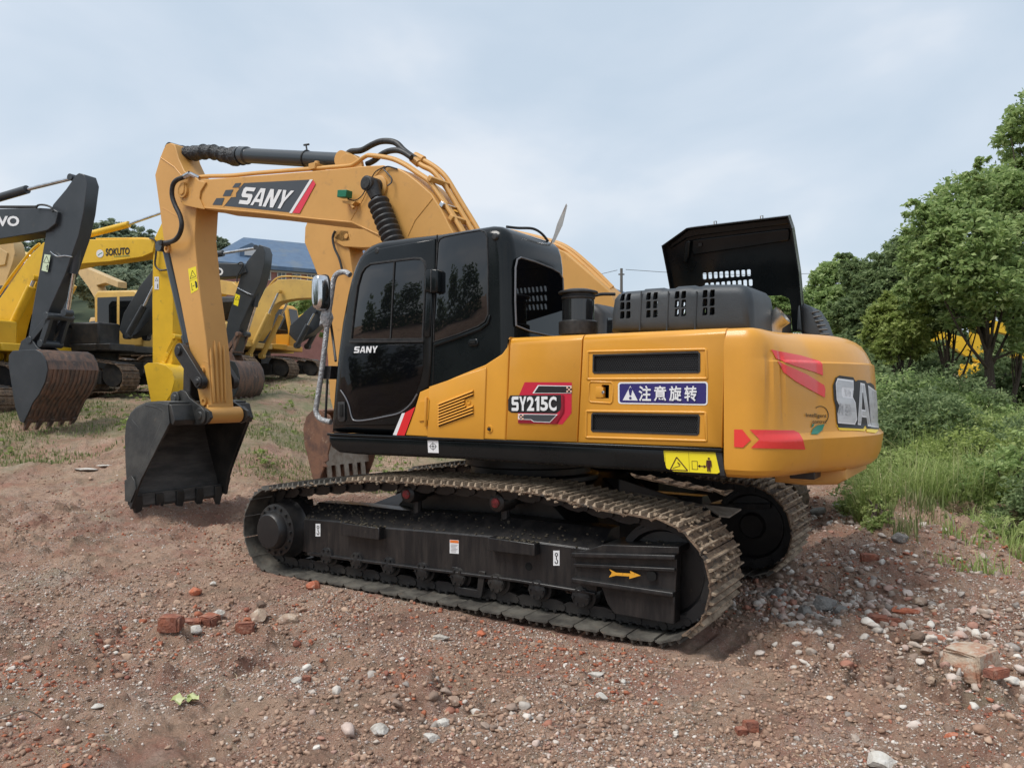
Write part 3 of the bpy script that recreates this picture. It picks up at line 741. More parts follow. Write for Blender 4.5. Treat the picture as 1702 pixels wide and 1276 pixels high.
def rect_cut(obj, polys, Y0, Y1):
    c = MB()
    for p in polys: c.prism(PL(p, YD), Y0, Y1)
    cut(obj, c)
g_up = [(985.5, 589), (1160, 583.5), (1164, 587), (1164, 617), (1161, 620), (988, 621), (985, 618)]
g_lo = [(983, 688.5), (986, 685.5), (1161, 688.5), (1163.5, 692), (1162.5, 720), (1159, 723.5), (985, 717.5), (982.5, 714.5)]
rect_cut(sp3, [g_up, g_lo, [(1000, 639), (1012.5, 639.5), (1012, 662), (999.5, 661.5)]], YD - .05, YD + .06)
mesh_m = mat('black_mesh', (0.045, 0.047, 0.050), .4)
for gpx, c3 in ((g_up, ((985.5, 587.5), (1163.5, 583.5), (1163.5, 620), (985.5, 621))), (g_lo, ((983, 686), (1163, 688.5), (1162.5, 723.5), (983, 717.5)))):
    a = PL(gpx, YD); bb = MB()
    q = inset_poly(a, .012); n = len(a)
    bb.add([(x, YD - .004, z) for x, z in a] + [(x, YD - .004, z) for x, z in q] + [(x, YD + .03, z) for x, z in q] + [(x, YD + .03, z) for x, z in a], [(k * n + i, k * n + (i + 1) % n, ((k + 1) % 4) * n + (i + 1) % n, ((k + 1) % 4) * n + i) for k in range(4) for i in range(n)])
    fr = bb.build('grille', MRB, sp3)
    # perforated sheet: rows of little hexagon rings
    h = MB(); rows, cols = 9, 58
    for r_ in range(rows):
        for c_ in range(cols):
            u = (c_ + .5 + (.5 if r_ % 2 else 0)) / (cols + .5); v = (r_ + .5) / rows
            cx, cy = lerp2(c3, .012 + u * .976, .06 + v * .88); x, z = pY(cx, cy, YD + .012); Rr, ri = .0118, .0082
            vs = [(x + Rr * math.cos(math.pi / 3 * i + .52), YD + .012, z + Rr * math.sin(math.pi / 3 * i + .52)) for i in range(6)] + [(x + ri * math.cos(math.pi / 3 * i + .52), YD + .012, z + ri * math.sin(math.pi / 3 * i + .52)) for i in range(6)] + [(x + ri * math.cos(math.pi / 3 * i + .52), YD + .02, z + ri * math.sin(math.pi / 3 * i + .52)) for i in range(6)]
            h.add(vs, [(i, (i + 1) % 6, 6 + (i + 1) % 6, 6 + i) for i in range(6)] + [(6 + i, 6 + (i + 1) % 6, 12 + (i + 1) % 6, 12 + i) for i in range(6)])
    h.build('grille_mesh', mesh_m, sp3, smooth=0)
    # pressed lip round the opening: a half-round bead
    cx = [(-8, -3), (10, -3), (12, 9), (-9, 9)]
    cr_ = [(c3[i][0] + cx[i][0], c3[i][1] + cx[i][1]) for i in range(4)]
    pts = []
    for i in range(4):
        a_, b_, n_ = cr_[i - 1], cr_[i], cr_[(i + 1) % 4]
        for w0, tgt in ((.05, a_), (0.012, a_), (0.012, n_), (.05, n_)):
            pts.append((b_[0] + (tgt[0] - b_[0]) * w0, b_[1] + (tgt[1] - b_[1]) * w0))
    bb = MB(); bb.tube([P3(a, c, YD + .002) for a, c in pts + pts[:1]], .010, 8, caps=False); bb.build('pressed_bead', MO, sp3, smooth=70)
# lock
plate([(989.5, 642), (1011, 642.5), (1011, 662), (989, 661.5)], YD + .03, YD + .05, MO, 'lock_recess', sp3, .002)
plate([(990, 643), (1002.5, 643.3), (1002.3, 660.8), (989.8, 660.5)], YD - .006, YD + .04, MO, 'lock_flap', sp3, .003)
pts = [(982, 634), (1016, 635), (1019, 638), (1018, 667), (1015, 670), (982, 668), (979, 665), (979.5, 637)]
bb = MB(); bb.tube([P3(a, c, YD + .002) for a, c in pts + pts[:1]], .008, 8, caps=False); bb.build('pressed_bead', MO, sp3, smooth=70)
x, z = pY(1003, 652, YD); bb = MB(); bb.rev((x, YD - .005, z), (0, -1, 0), [(0, .012), (.004, .011), (.006, .0001)], 12); bb.build('lock_barrel', m_chrome(), sp3)
# warning sign with four characters
navy = mat('navy_vinyl', (0.028, 0.022, 0.15), .4)
d = Decal(onY(YD)); 
def rrect(q, r=.06, asp=4.0):
    o = []
    for (u0, v0, a0) in ((0, 0, 180), (1, 0, 270), (1, 1, 0), (0, 1, 90)):
        for k in range(5):
            a = R(a0 + k * 22.5); ru, rv = r / asp, r
            cu = ru if u0 == 0 else 1 - ru; cv = rv if v0 == 0 else 1 - rv
            o.append(lerp2(q, cu + ru * math.cos(a), cv + rv * math.sin(a)))
    return o
sq = [(1027, 635), (1176.5, 634), (1176, 673.5), (1027.3, 671)]
d.poly(rrect(sq, .13), 0); d.poly(rrect([(1029.5, 637.5), (1174, 636.4), (1173.6, 671), (1029.8, 668.6)], .10), 1)
d.poly([(1047.6, 641), (1060, 665.6), (1035, 665)], 0); d.poly([(1047.6, 643), (1051, 647), (1049, 657), (1046.4, 657), (1044.6, 647)], 1); d.poly(circ(1047.6, 661.3, 2.1, 12), 1)
for i, ch in enumerate('注意旋转'):
    x0 = 1061.5 + i * 25.3; hh = (.35, .2, 0, -.1)[i]
    d.text(ch, [(x0, 641.3 - hh), (x0 + 20.5, 641 - hh), (x0 + 20.5, 667 - hh * .3), (x0, 666.6)], 0, bold=.022)
d.build('rotation_warning_sign', [m_white(), navy], sp3)
# model plate
d = Decal(onY(YD))
d.poly([(872, 635), (950.5, 635.3), (950, 686), (935, 705), (861, 703), (861, 688), (863, 656)], 0)
d.poly([(844.5, 664), (848, 657), (932.5, 655.8), (933, 672), (932, 681), (924, 687), (850, 685.5), (844.5, 682)], 1)
d.poly([(885, 653.5), (894, 640), (950, 641), (950, 653.5)], 3); d.poly([(888, 652.5), (895.5, 641.3), (950, 642.3), (950, 652.6)], 1)
d.poly([(861, 687.5), (927, 688.4), (914, 702), (887, 701), (882, 697.5), (861, 697.3)], 3); d.poly([(863, 688.6), (924.5, 689.4), (913.4, 700.7), (887.5, 699.8), (882.5, 696.4), (863, 696)], 4)
d.poly([(861, 698.5), (882, 699), (886, 702.2), (915, 703), (930, 688), (933.5, 671), (933.5, 656), (937, 656), (936.8, 684), (924, 704.5), (861, 703)], 2)
for i in range(9):
    u, v = i % 3, i // 3
    if (u + v) % 2 == 0: d.poly([(861.5 + u * 3, 688.5 + v * 3), (864.2 + u * 3, 688.5 + v * 3), (864.2 + u * 3, 691.2 + v * 3), (861.5 + u * 3, 691.2 + v * 3)], 5, up=.00005); d.poly([(941.5 + u * 3, 642.8 + v * 3), (944.2 + u * 3, 642.8 + v * 3), (944.2 + u * 3, 645.5 + v * 3), (941.5 + u * 3, 645.5 + v * 3)], 5, up=.00005)
for i, ch in enumerate('SY215C'):
    xs = (850.4, 863.0, 875.8, 888.8, 898.2, 912.0, 926.0); x0 = xs[i]; x1 = xs[i + 1] - 1.0
    (d.block(ch, [(x0, 658.8), (x1, 658.6), (x1, 682.8), (x0, 682.6)], 3, up=.0001) if ch in '1SY' else d.text(ch, [(x0, 658.8), (x1, 658.6), (x1, 682.8), (x0, 682.6)], 3, bold=.035, up=.0001))
d.build('model_plate', [mat('crimson_vinyl', (0.55, 0.02, 0.05), .35), m_ink(), mat('deep_red_vinyl', (0.25, 0.01, 0.025), .35), m_white(), m_charcoal(), mat('peach_vinyl', (0.85, 0.55, 0.42), .4)], sp2)
# door in the cab side panel, louvred
dp = [(713, 642.5), (807.5, 610.5), (808, 614), (804.2, 731), (709.8, 726.8)]
ldo = plate(dp, YD - .010, YD, MO, 'louvre_door', main, .006)
for i in range(8):
    v = i / 7; yl = 672 + v * 34; yr = 649.5 + v * 35.5; xl, xr_ = 729, 787
    if i >= 3: pass
    if 2 <= i <= 3: xr_ = 773
    if i == 4: xr_ = 775
    if 2 <= i <= 4: yr = yl + (yr - yl) * (xr_ - xl) / 58
    a = Vector(P3(xl, yl, YD - .012)); c = Vector(P3(xr_, yr, YD - .012)); up = Vector((0, 0, .014))
    bb = MB(); rings = []
    for q in (a, c): rings.append([q + Vector((0, .004, .012)), q + Vector((0, -.012, .004)), q + Vector((0, -.014, -.004)), q + Vector((0, .004, -.006))])
    bb.sweep(rings); bb.build('louvre', MO, ldo, smooth=50)
    bb = MB(); rings = []
    for q in (a, c): rings.append([q + Vector((0, .0015, -.006)), q + Vector((0, .0, -.006)), q + Vector((0, .0, -.014)), q + Vector((0, .0015, -.014))])
    bb.sweep(rings); bb.build('louvre_slot', mat('deep_black', (0.002, 0.002, 0.002), .9), ldo)
x, z = pY(780.5, 667.5, YD); bb = MB(); bb.rev((x, YD - .008, z), (0, -1, 0), [(0, .022), (.008, .02), (.008, .012), (.004, .010), (.004, .0001)], 18); bb.build('door_lock', MO, ldo)
bb = MB(); x0, z0 = pY(707.5, 660, YD - .02); x1, z1 = pY(706.5, 708, YD - .02)
bb.cyl((x0, YD - .014, z0), (x1, YD - .014, z1), .012, n=10); bb.prism(PL([(699, 667), (716, 664), (714.5, 698), (697.5, 700)], YD), YD - .010, YD); bb.build('louvre_door_hinge', MO, ldo, bevel=.003)
x, z = pY(814, 713, YD); bb = MB(); bb.rev((x, YD + .0, z), (0, -1, 0), [(0, .03), (.006, .028), (.006, .02), (.002, .018), (.002, .0001)], 18); kb = bb.build('grommet', MO, main); bb = MB(); bb.rev((x, YD, z), (0, -1, 0), [(0, .012), (.018, .011), (.02, .0001)], 10); bb.build('plug', MRB, kb)
# stickers on the deck skirt
d = Decal(onY(YD)); d.poly([(710.6, 731.5), (728.4, 732.2), (729.2, 752.6), (711.6, 752)], 0); d.line(circ(719.6, 741.6, 4.6, 18), .8, 1, closed=True); d.line([(712.8, 741.4), (726.4, 741.8)], .8, 1); d.line([(719.4, 734.2), (719.8, 749)], .8, 1); d.poly(circ(719.6, 741.6, 1.5, 10), 1); d.build('target_sticker', [m_white(), m_ink()], main)
d = Decal(onY(YD)); d.poly([(1103, 748.5), (1189.5, 751.6), (1193, 755), (1196.5, 784.5), (1192, 787), (1120, 783), (1108, 778), (1104.5, 766)], 0)
d.line([(1106, 776), (1104.8, 750), (1188, 753)], .5, 1)
d.line([(1114, 780.5), (1124.5, 759.5), (1143, 782)], 1.8, 1); d.line([(1114, 780.5), (1143, 782)], 1.6, 1); d.line([(1118, 778), (1130, 774), (1126, 768), (1131, 772)], 1.0, 1)
d.line([(1144.5, 750.5), (1146, 783)], .4, 1); d.line([(1150, 766), (1159, 766.4), (1159.6, 780), (1150.6, 779.6)], .8, 1, closed=True)
d.line([(1161, 774.4), (1172, 775)], 1.6, 1); d.poly([(1159.6, 774.4), (1163.6, 771.6), (1163.8, 777.4)], 1); d.poly([(1173.6, 775), (1169.6, 772.2), (1169.8, 778)], 1)
d.poly(circ(1178, 761.8, 1.8, 10), 1); d.poly([(1174, 764.4), (1182, 764.8), (1183, 776), (1181.4, 776), (1180.6, 768), (1181, 783.6), (1178.8, 783.6), (1178.2, 775), (1177.4, 783.2), (1175.2, 783), (1175.4, 768), (1174.6, 775.8), (1173.2, 775.6)], 1)
d.build('keep_clear_sticker', [m_yellow_lab(), mat('maroon_ink', (0.06, 0.01, 0.01), .5)], main)
# rubber block left of counterweight
b = MB(); b.prism(PL([(1189, 751), (1200, 752), (1205, 790), (1198, 790)], YD), YD - .004, YD + .4); b.build('rubber_strip', MRB, main)

# -------- counterweight
def side_prof():   # (z, outset) low to high
    return [(1.085, -.13), (1.092, -.085), (1.11, -.048), (1.14, -.018), (1.20, .008), (1.29, .022), (1.325, .026), (1.335, .018), (1.365, -.010), (1.40, -.018), (1.55, -.020), (1.70, -.026), (1.815, -.034), (1.825, -.052), (1.85, -.062), (1.90, -.085), (1.95, -.12), (1.985, -.16), (2.01, -.21), (2.02, -.26), (2.025, -.32)]
def side_prof0():
    return [(1.085, -.09), (1.092, -.055), (1.11, -.025), (1.14, -.006), (1.20, .0), (1.29, .0), (1.325, .0), (1.335, .0), (1.365, .0), (1.40, .0), (1.55, .0), (1.70, .0), (1.815, .0), (1.825, .0), (1.85, .0), (1.90, .0), (1.955, -.004), (1.985, -.012), (2.01, -.028), (2.024, -.05), (2.03, -.09)]
def plan():
    o = []; xj = pY(1203, 650, YD)[0]
    for t in np.linspace(0, 1, 8): o.append((xj + t * .12, YD))
    # corner easing into the tail arc
    c0 = Vector((xj + .12, YD)); c1 = Vector((2.54, YD)); c2 = Vector((2.68, -.78))
    for t in np.linspace(.1, 1, 12):
        p = c0 * (1 - t) ** 2 + c1 * 2 * t * (1 - t) + c2 * t * t; o.append((p.x, p.y))
    for a in np.linspace(-.74, .0, 9):
        o.append((2.68 + .24 * (1 - (abs(a) / .78) ** 1.9), a))
    return o
half = plan(); full = half + [(x, -y) for x, y in half[::-1][1:]]
n = len(full); rings = []
_h = half
half = [tuple(Vector(_h[i // 2]).lerp(Vector(_h[min(i // 2 + 1, len(_h) - 1)]), .5 * (i % 2))) for i in range(2 * len(_h) - 1)]; full = half + [(x, -y) for x, y in half[::-1][1:]]; n = len(full)
pa, pb = side_prof0(), side_prof()
for i, (x, y) in enumerate(full):
    a = Vector(full[max(i - 1, 0)]); c = Vector(full[min(i + 1, n - 1)]); t = (c - a).normalized(); nr = Vector((t.y, -t.x))
    m_ = min(i, n - 1 - i); m_ = m_ / 2; k = min(1, max(0, (m_ - 7) / 12)); k = k * k * (3 - 2 * k)
    ring = []
    for (z, o0), (z1, o1) in zip(pa, pb):
        oo = o0 * (1 - k) + o1 * k; zz = z
        # pressed flutes on the near corner
        if 10 <= m_ <= 16 and 1.42 < z < 1.9: oo -= .012 * (1 if m_ in (11, 11.5, 13.5) else 0)
        ring.append((x + nr.x * oo, y + nr.y * oo, zz))
    rings.append(ring)
cwm = MB(); m2 = len(pa)
vs = [v for r_ in rings for v in r_]; fs = [(i * m2 + j, (i + 1) * m2 + j, (i + 1) * m2 + j + 1, i * m2 + j + 1) for i in range(n - 1) for j in range(m2 - 1)]
fs.append(tuple(i * m2 + m2 - 1 for i in range(n))); fs.append(tuple(i * m2 for i in range(n))[::-1]); fs.append(tuple(range(m2))); fs.append(tuple((n - 1) * m2 + j for j in range(m2))[::-1])
cwm.add(vs, fs)
cw = cwm.build('counterweight', MO, main, smooth=24)
def fix_ends():
    me = cw.data
    bm = bmesh.new(); bm.from_mesh(me)
    cl = bm.edges.layers.float.get('crease_edge') or bm.edges.layers.float.new('crease_edge')
    for f in bm.faces:
        if len(f.verts) > 4:
            for e in f.edges: e[cl] = 1.0
    bm.to_mesh(me); bm.free()
dg = bpy.context.evaluated_depsgraph_get(); dg.update()
_me = bpy.data.meshes.new_from_object(cw.evaluated_get(dg))
BV = BVHTree.FromPolygons([v.co.copy() for v in _me.vertices], [tuple(p.vertices) for p in _me.polygons])
bpy.data.meshes.remove(_me)
def onCW(px, py, l):
    for dx in (0, -2, -4, -7, -11, -16, -22, -30):
        d = ray(px + dx, py).normalized(); h = BV.ray_cast(CAM, d)
        if h[0] is not None:
            nn = h[1]
            if nn.dot(d) > 0: nn = -nn
            return tuple(h[0] + nn * (l + .001))
    return tuple(CAM + ray(px, py) * 5.3)
redc = mat('reflective_red', (0.80, 0.045, 0.04), .25, coat=.3)
d = Decal(onCW, 4); d.lift = .004; d.poly([(1281, 581), (1290, 583), (1330, 591), (1361, 600), (1366, 605), (1367, 624), (1352, 618), (1320, 608), (1289, 596)], 0)
d.build('upper_stripe', [redc], cw)
d = Decal(onCW, 4); d.lift = .004; d.poly([(1291.5, 600), (1304, 606), (1340, 622), (1369, 640), (1371, 647), (1370, 660.5), (1350, 650), (1322, 634), (1302, 619)], 0)
d.build('lower_stripe', [redc], cw)
d = Decal(onCW, 5); d.lift = .004
d.polys([[(1220.5, 713.5), (1234, 713.5), (1248, 731), (1235, 743.5), (1220.5, 742.5)], [(1246, 713.7), (1318, 715), (1327, 719), (1334, 731), (1337.5, 746.5), (1248, 744.2), (1262, 730)]], 0)
d.build('arrow_reflector', [redc], cw)
# big name on the tail
d = Decal(onCW, 4); d.lift = .003; Q = [(1387, 628), (1481, 653), (1486, 714), (1391, 707)]
gx = d.quadmap(Q)
d.poly([(1389, 706), (1394, 714.5), (1424, 715.8), (1437, 716.8), (1439, 712), (1440, 718), (1455, 720), (1459, 716), (1459, 700), (1425, 700)], 2)
d.lift = .0045
d.poly([(1383.5, 641), (1388, 628), (1394, 624), (1417, 627), (1421, 634), (1425, 631.5), (1437, 632.5), (1440, 637), (1446, 636), (1451, 640), (1456, 655), (1460, 714), (1440, 713), (1437, 707), (1433.5, 712.5), (1392, 710.5), (1389.5, 700), (1388, 676), (1385, 664)], 0)
silver = mat('brushed_silver_vinyl', (0.66, 0.68, 0.70), .3, metal=.25, col2=(0.50, 0.52, 0.54), nscale=3, stretch=(1, 1, 5))
hi = mat('bright_silver_vinyl', (0.82, 0.84, 0.86), .3)
def sany_glyph(ch, q, m, g_=0.0):
    g2 = d.quadmap(q)
    for p in glyph(ch):
        if g_: p = inset_poly(p, g_)
        pts = [g2(u, v) for u, v in p]; d._emit(pts, [tuple(range(len(pts)))], m)
d.lift = .006
for m_, g_ in ((3, 0.0), (1, .04)):
    sany_glyph('S', [(1387, 628), (1417, 632), (1424, 706), (1391.5, 703)], m_, g_)
    sany_glyph('A', [(1423, 634.5), (1441, 639), (1446, 709), (1424, 706)], m_, g_)
    sany_glyph('N', [(1441, 640), (1455, 650), (1459.5, 711), (1446, 709.5)], m_, g_)
    d.lift += .0015
d.build('maker_lettering', [m_ink(), silver, mat('bright_yellow_vinyl', (0.9, 0.62, 0.02), .4), hi], cw)
d = Decal(onCW, 6)
ar = [(1363 + 13.2 * math.cos(a), 690 + 15 * math.sin(a)) for a in np.linspace(-2.2, .9, 14)]; ar2 = [(1362.4 + 11.9 * math.cos(a), 690.3 + 13.6 * math.sin(a)) for a in np.linspace(.9, -2.2, 14)]
d.line(ar, 1.3, 1, up=.001)
d.poly([(1347, 722), (1350, 713), (1358, 706.5), (1370, 704.5), (1366, 715), (1358, 722)], 0); d.poly([(1347.5, 711), (1348.5, 704.5), (1353, 704), (1350, 709)], 0)
d.text('Intelligent', [(1338, 686.2), (1372.5, 687.5), (1372.5, 696), (1338.5, 694.4)], 1, bold=.012)
d.text('control', [(1348.5, 696.6), (1371.5, 697.4), (1371.5, 704), (1348.5, 703.4)], 1, bold=.012)
d.build('intelligent_control_mark', [mat('teal_vinyl', (0.02, 0.22, 0.14), .4), mat('dark_olive_ink', (0.05, 0.035, 0.01), .5)], cw)
# foot of the counterweight
b = MB(); b.rprism([(2.3, .98), (2.5, .97), (2.72, .99), (2.78, 1.03), (2.78, 1.10), (2.3, 1.10)], -.45, .45, .03, 3); b.build('tow_block', MOD, cw)
b = MB(); b.box((2.55, -.62, 1.07), (.16, .2, .05)); b.box((2.0, -.9, 1.075), (.4, .2, .04)); b.build('mounting_plate', MSB, cw, bevel=.005)
# ================================================================== things on the engine deck
# air pre-cleaner
ypc = -.82; D_ = 2.0
x, z1_ = pY(961, 480, ypc); z0_ = pY(961, 556, ypc)[1]; zc = z1_ - z0_
b = MB(); prof = [(0, .148), (.02, .150), (.105, .150), (.112, .140), (.12, .122), (.30, .122), (.305, .13), (.32, .13), (.325, .122), (.345, .120), (.350, .152), (.362, .152), (.368, .146), (.385, .09), (.392, .0001)]
k = zc / .392
b.rev((x, ypc, z0_), (0, 0, 1), [(h * k, r) for h, r in prof], 40); pc = b.build('air_precleaner', MRB, main, smooth=40)
b = MB(); b.rev((x, ypc, z0_ + .118 * k), (0, 0, 1), [(0, .1235), (.175 * k, .1235)], 40, caps=False); b.build('clear_bowl', mat('smoky_bowl', (0.012, 0.013, 0.014), .08, spec=.8), pc)
b = MB(); b.tube(smooth_path([P3(985, 492, -.7), P3(1000, 489, -.6), P3(1022, 489, -.5)], 4), .013, 8); b.build('hand_rail', MRB, main)
# engine hood skin (horizontal top seen edge-on)
# black moulded cover with openings
YV = -.92
cov = [(1012, 551), (1013, 520), (1017, 496), (1024, 487), (1036, 483), (1066, 480.5), (1068, 478.5), (1098, 476.5), (1101, 478.5), (1118, 477.5), (1123, 474.5), (1150, 472.5), (1154, 475), (1163, 474), (1168, 471.5), (1226, 471), (1238, 474), (1246, 484), (1249, 500), (1251, 550)]
b = MB(); cpl = PL(cov, YV)
b.rprism(cpl, YV, YV + .60, .07, 5); cv = b.build('engine_cover', MPL, main, smooth=50)
c = MB(); c.prism(inset_poly(cpl, .035)[:], YV + .05, YV + .55); 
cut(cv, c)
c = MB()
for gx in ((1034.5, 1044.5), (1078, 1089.5), (1125.5, 1136.5), (1172, 1184)):
    for gxi in gx:
        for gy in (494, 508.5, 523.5):
            yy = gy - (gxi - 1034) * .042
            p = pY(gxi, yy, YV); c.prism([(p[0] - .013 - .006, p[1] - .026), (p[0] + .013 - .006, p[1] - .026), (p[0] + .016, p[1] - .018), (p[0] + .016 , p[1] + .022), (p[0] + .012, p[1] + .027), (p[0] - .012, p[1] + .027), (p[0] - .016, p[1] + .02), (p[0] - .02, p[1] - .02)], YV - .05, YV + .65)
cut(cv, c)
for i, (px0, px1) in enumerate(((1012, 1064), (1067, 1100), (1122, 1152), (1168, 1250))):
    pass
for px in (1066, 1111, 1158):
    a = P3(px, 484, YV - .002); c_ = P3(px - 3, 549, YV - .002)
    bb = MB(); bb.tube([a, c_], .006, 6); bb.build('cover_rib', MPL, cv)
# open bonnet: a sheet leaning back, hinge on the far side
def lidp(px, py, off=0.0):
    o = Vector((2.2, .76, 2.15)); nn = Vector((.04, -1, -.27)).normalized()
    return pP(px, py, o + nn * off, nn)
lid_n = Vector((.04, -1, -.27)).normalized()
def lid_solid(px, o0, o1, name, m, parent, bev=0.0, mb=None):
    bb = mb or MB(); A = [lidp(a, c, 0) for a, c in px]
    bb.sweep([[tuple(q + lid_n * o0) for q in A], [tuple(q + lid_n * o1) for q in A]])
    return bb if mb is not None else bb.build(name, m, parent, bevel=bev)
lid_out = [(1104.5, 407), (1146, 377.5), (1160, 375.5), (1313, 357), (1320, 378), (1331, 450), (1337, 520), (1340, 551), (1317, 551), (1314, 505), (1311, 496), (1300, 491), (1270, 492), (1262, 500), (1258, 520), (1120, 500), (1113, 450)]
lid = lid_solid(lid_out, .0, -.02, 'bonnet', MBk, main)
c = MB()
for r_, (yl, yr, xl, xr) in enumerate(((459, 453.5, 1170.5, 1244), (476, 470, 1174, 1247), (492, 487, 1178, 1250))):
    for i in range(9):
        u = i / 8; cx = xl + (xr - xl) * u; cy = yl + (yr - yl) * u; hw, hh = 3.1, 5.4
        lid_solid([(cx - hw, cy - hh + 1.5), (cx - hw + 1.5, cy - hh), (cx + hw - .6, cy - hh - .3), (cx + hw + .4, cy - hh + 1.2), (cx + hw + .6, cy + hh - 1.5), (cx + hw - 1, cy + hh), (cx - hw + 1.8, cy + hh), (cx - hw + .5, cy + hh - 1.2)], .1, -.1, '', None, None, mb=c)
cut(lid, c)
# turned-in flanges of the bonnet
def flange(pxs, deep, name='bonnet_flange', th=.012):
    A = [lidp(a, c_, 0) for a, c_ in pxs]
    for p, q in zip(A[:-1], A[1:]):
        dd = (q - p).normalized(); s_ = dd.cross(lid_n) * th
        bb.sweep([[tuple(p), tuple(p + lid_n * deep), tuple(p + lid_n * deep + s_), tuple(p + s_)], [tuple(q), tuple(q + lid_n * deep), tuple(q + lid_n * deep + s_), tuple(q + s_)]])
bb = MB(); flange([(1104.5, 407), (1146, 377.5), (1160, 375.5), (1313, 357), (1320, 378), (1331, 450), (1338.5, 551)], .09); flange([(1104.5, 407), (1113, 450), (1122, 500)], .05); bb.build('bonnet_flange', MBk, lid)
bb = MB(); lid_solid([(1146, 381), (1160, 379), (1311, 361.5), (1313, 372), (1158, 392), (1142, 396), (1117, 412), (1112, 409)], .035, .0, '', None, None, mb=bb); bb.build('stiffener', MBk, lid, bevel=.008)
bb = MB(); lid_solid([(1142, 400), (1150, 399), (1147, 425), (1143, 437), (1138, 434)], .05, 0, '', None, None, mb=bb); bb.build('stiffener', MBk, lid, bevel=.01)
bb = MB(); lid_solid([(1152, 398), (1312, 379), (1314, 386), (1312, 400), (1153, 424), (1150, 415)], .02, 0, '', None, None, mb=bb); bb.build('inner_panel', MBk, lid, bevel=.012)
for px, py in ((1187, 370), (1264, 361)):
    bb = MB(); A = lidp(px, py + 4); B_ = lidp(px, py - 2); bb.tube([A, B_, B_ + Vector((.02, 0, 0)), lidp(px + 4, py + 3)], .005, 5); bb.build('bonnet_catch', m_chrome(), lid)
bb = MB(); lid_solid([(1163, 404), (1168, 403), (1168, 408), (1163, 409)], .04, 0.0, '', None, None, mb=bb); bb.build('catch_plate', MRB, lid)
# strut, second cover behind
b = MB(); b.rprism(PL([(1337, 551), (1338, 512), (1345, 508), (1360, 515), (1373, 535), (1384, 566), (1360, 566)], 1.0), .7, 1.15, .03, 3)
k2 = b.build('far_side_cover', MPL, main)
b = MB()
for i in range(6):
    a = P3(1349 + i * 3, 520 + i * 7, .695); c_ = P3(1362 + i * 3.4, 517 + i * 7.6, .695); b.tube([a, c_], .008, 5)
b.build('cover_louvre', MRB, k2)
# exhaust
b = MB(); y_ = -.35
p0 = Vector(P3(1283, 553, y_)); p1 = Vector(P3(1287, 535, y_)); p2_ = Vector(P3(1302, 523, y_))
d_ = (p2_ - p1).normalized()
b.tube([p0, p1 - Vector((.01, 0, .02)), p1 + d_ * .03, p2_], [.07, .07, .073, .075], 20, caps=False); b.tube([p2_, p1 + d_ * .02], [.067, .065], 20, caps=False)
b.build('exhaust_pipe', mat('brushed_steel', (0.55, 0.55, 0.54), .32, metal=.9, col2=(0.35, 0.33, 0.30), nscale=12), main, smooth=60)
b = MB(); b.box((1.9, .25, 2.02), (.7, 1.2, .05)); b.build('rear_deck_plate', MSB, main, bevel=.01)
b = MB(); b.prism(PL([(1256, 560), (1258, 515), (1290, 517), (1290, 560)], .1), .1, .6); b.build('radiator_shroud', MSB, main, bevel=.01)
# right-hand front: tank and tool box (far side, mostly hidden)
b = MB(); b.box((-.35, .88, 1.55), (1.5, .8, .85)); b.build('fuel_tank', MO, main, bevel=.05, seg=3)
b = MB(); b.box((-1.25, .88, 1.33), (.45, .7, .42)); b.build('tool_box', MO, main, bevel=.03)

# ================================================================== front end
YB = -.22
boom_px = [(299, 322), (303, 302), (312, 294), (318, 299), (333, 300), (343, 298), (431, 291.5), (523, 284), (575, 279), (598, 276.5), (635, 274.5), (662, 280), (676, 288), (693, 301), (717, 322), (734, 349), (748, 377), (790, 450), (835, 545), (853, 590), (850, 616), (838, 628), (822, 630), (806, 620), (790, 590), (745, 500), (700, 425), (670, 408), (650, 404), (632, 396), (615, 387), (600, 379), (585, 372.5), (530, 367), (430, 355.5), (345, 348), (330, 344), (310, 342), (300, 336)]
bp = PL(boom_px, YB)
b = MB(); b.prism(bp, YB, .22); bo = b.build('boom', MOD, main, bevel=.010)
# side plate edges standing proud of the top plate, welded seams
def seam(px, Y, r, parent, m, n=6):
    bb = MB(); bb.tube([P3(a, c_, Y) for a, c_ in px], r, n); return bb.build('weld_seam', m, parent)
seam([(638, 276), (618, 300), (604, 330), (583, 366)], YB - .001, .004, bo, MOD)
seam([(719, 330), (690, 366), (678, 392)], YB - .001, .005, bo, MOD)
seam([(301, 331), (312, 338), (336, 345), (430, 353.5), (530, 364.5), (585, 369.5), (612, 382), (634, 392)], YB - .0, .008, bo, MOD)
# cheek of the boom nose
b = MB(); b.prism(PL([(296, 322), (300, 300), (310, 291.5), (322, 292), (330, 300), (342, 303), (333, 318), (331, 330), (339, 348), (322, 345), (304, 341)], YB - .022), YB - .022, YB); b.build('nose_plate', MOD, bo, bevel=.006)
x, z = pY(303, 322, YB - .02)
# boom-arm pin
b = MB(); x, z = pY(309, 318, YB); b.rev((x, YB - .022, z), (0, -1, 0), [(0, .085), (.03, .085), (.03, .055), (.045, .05), (.05, .0001)], 24); b.box((x + .02, YB - .045, z + .04), (.06, .04, .10)); b.build('arm_pin', MOD, bo)
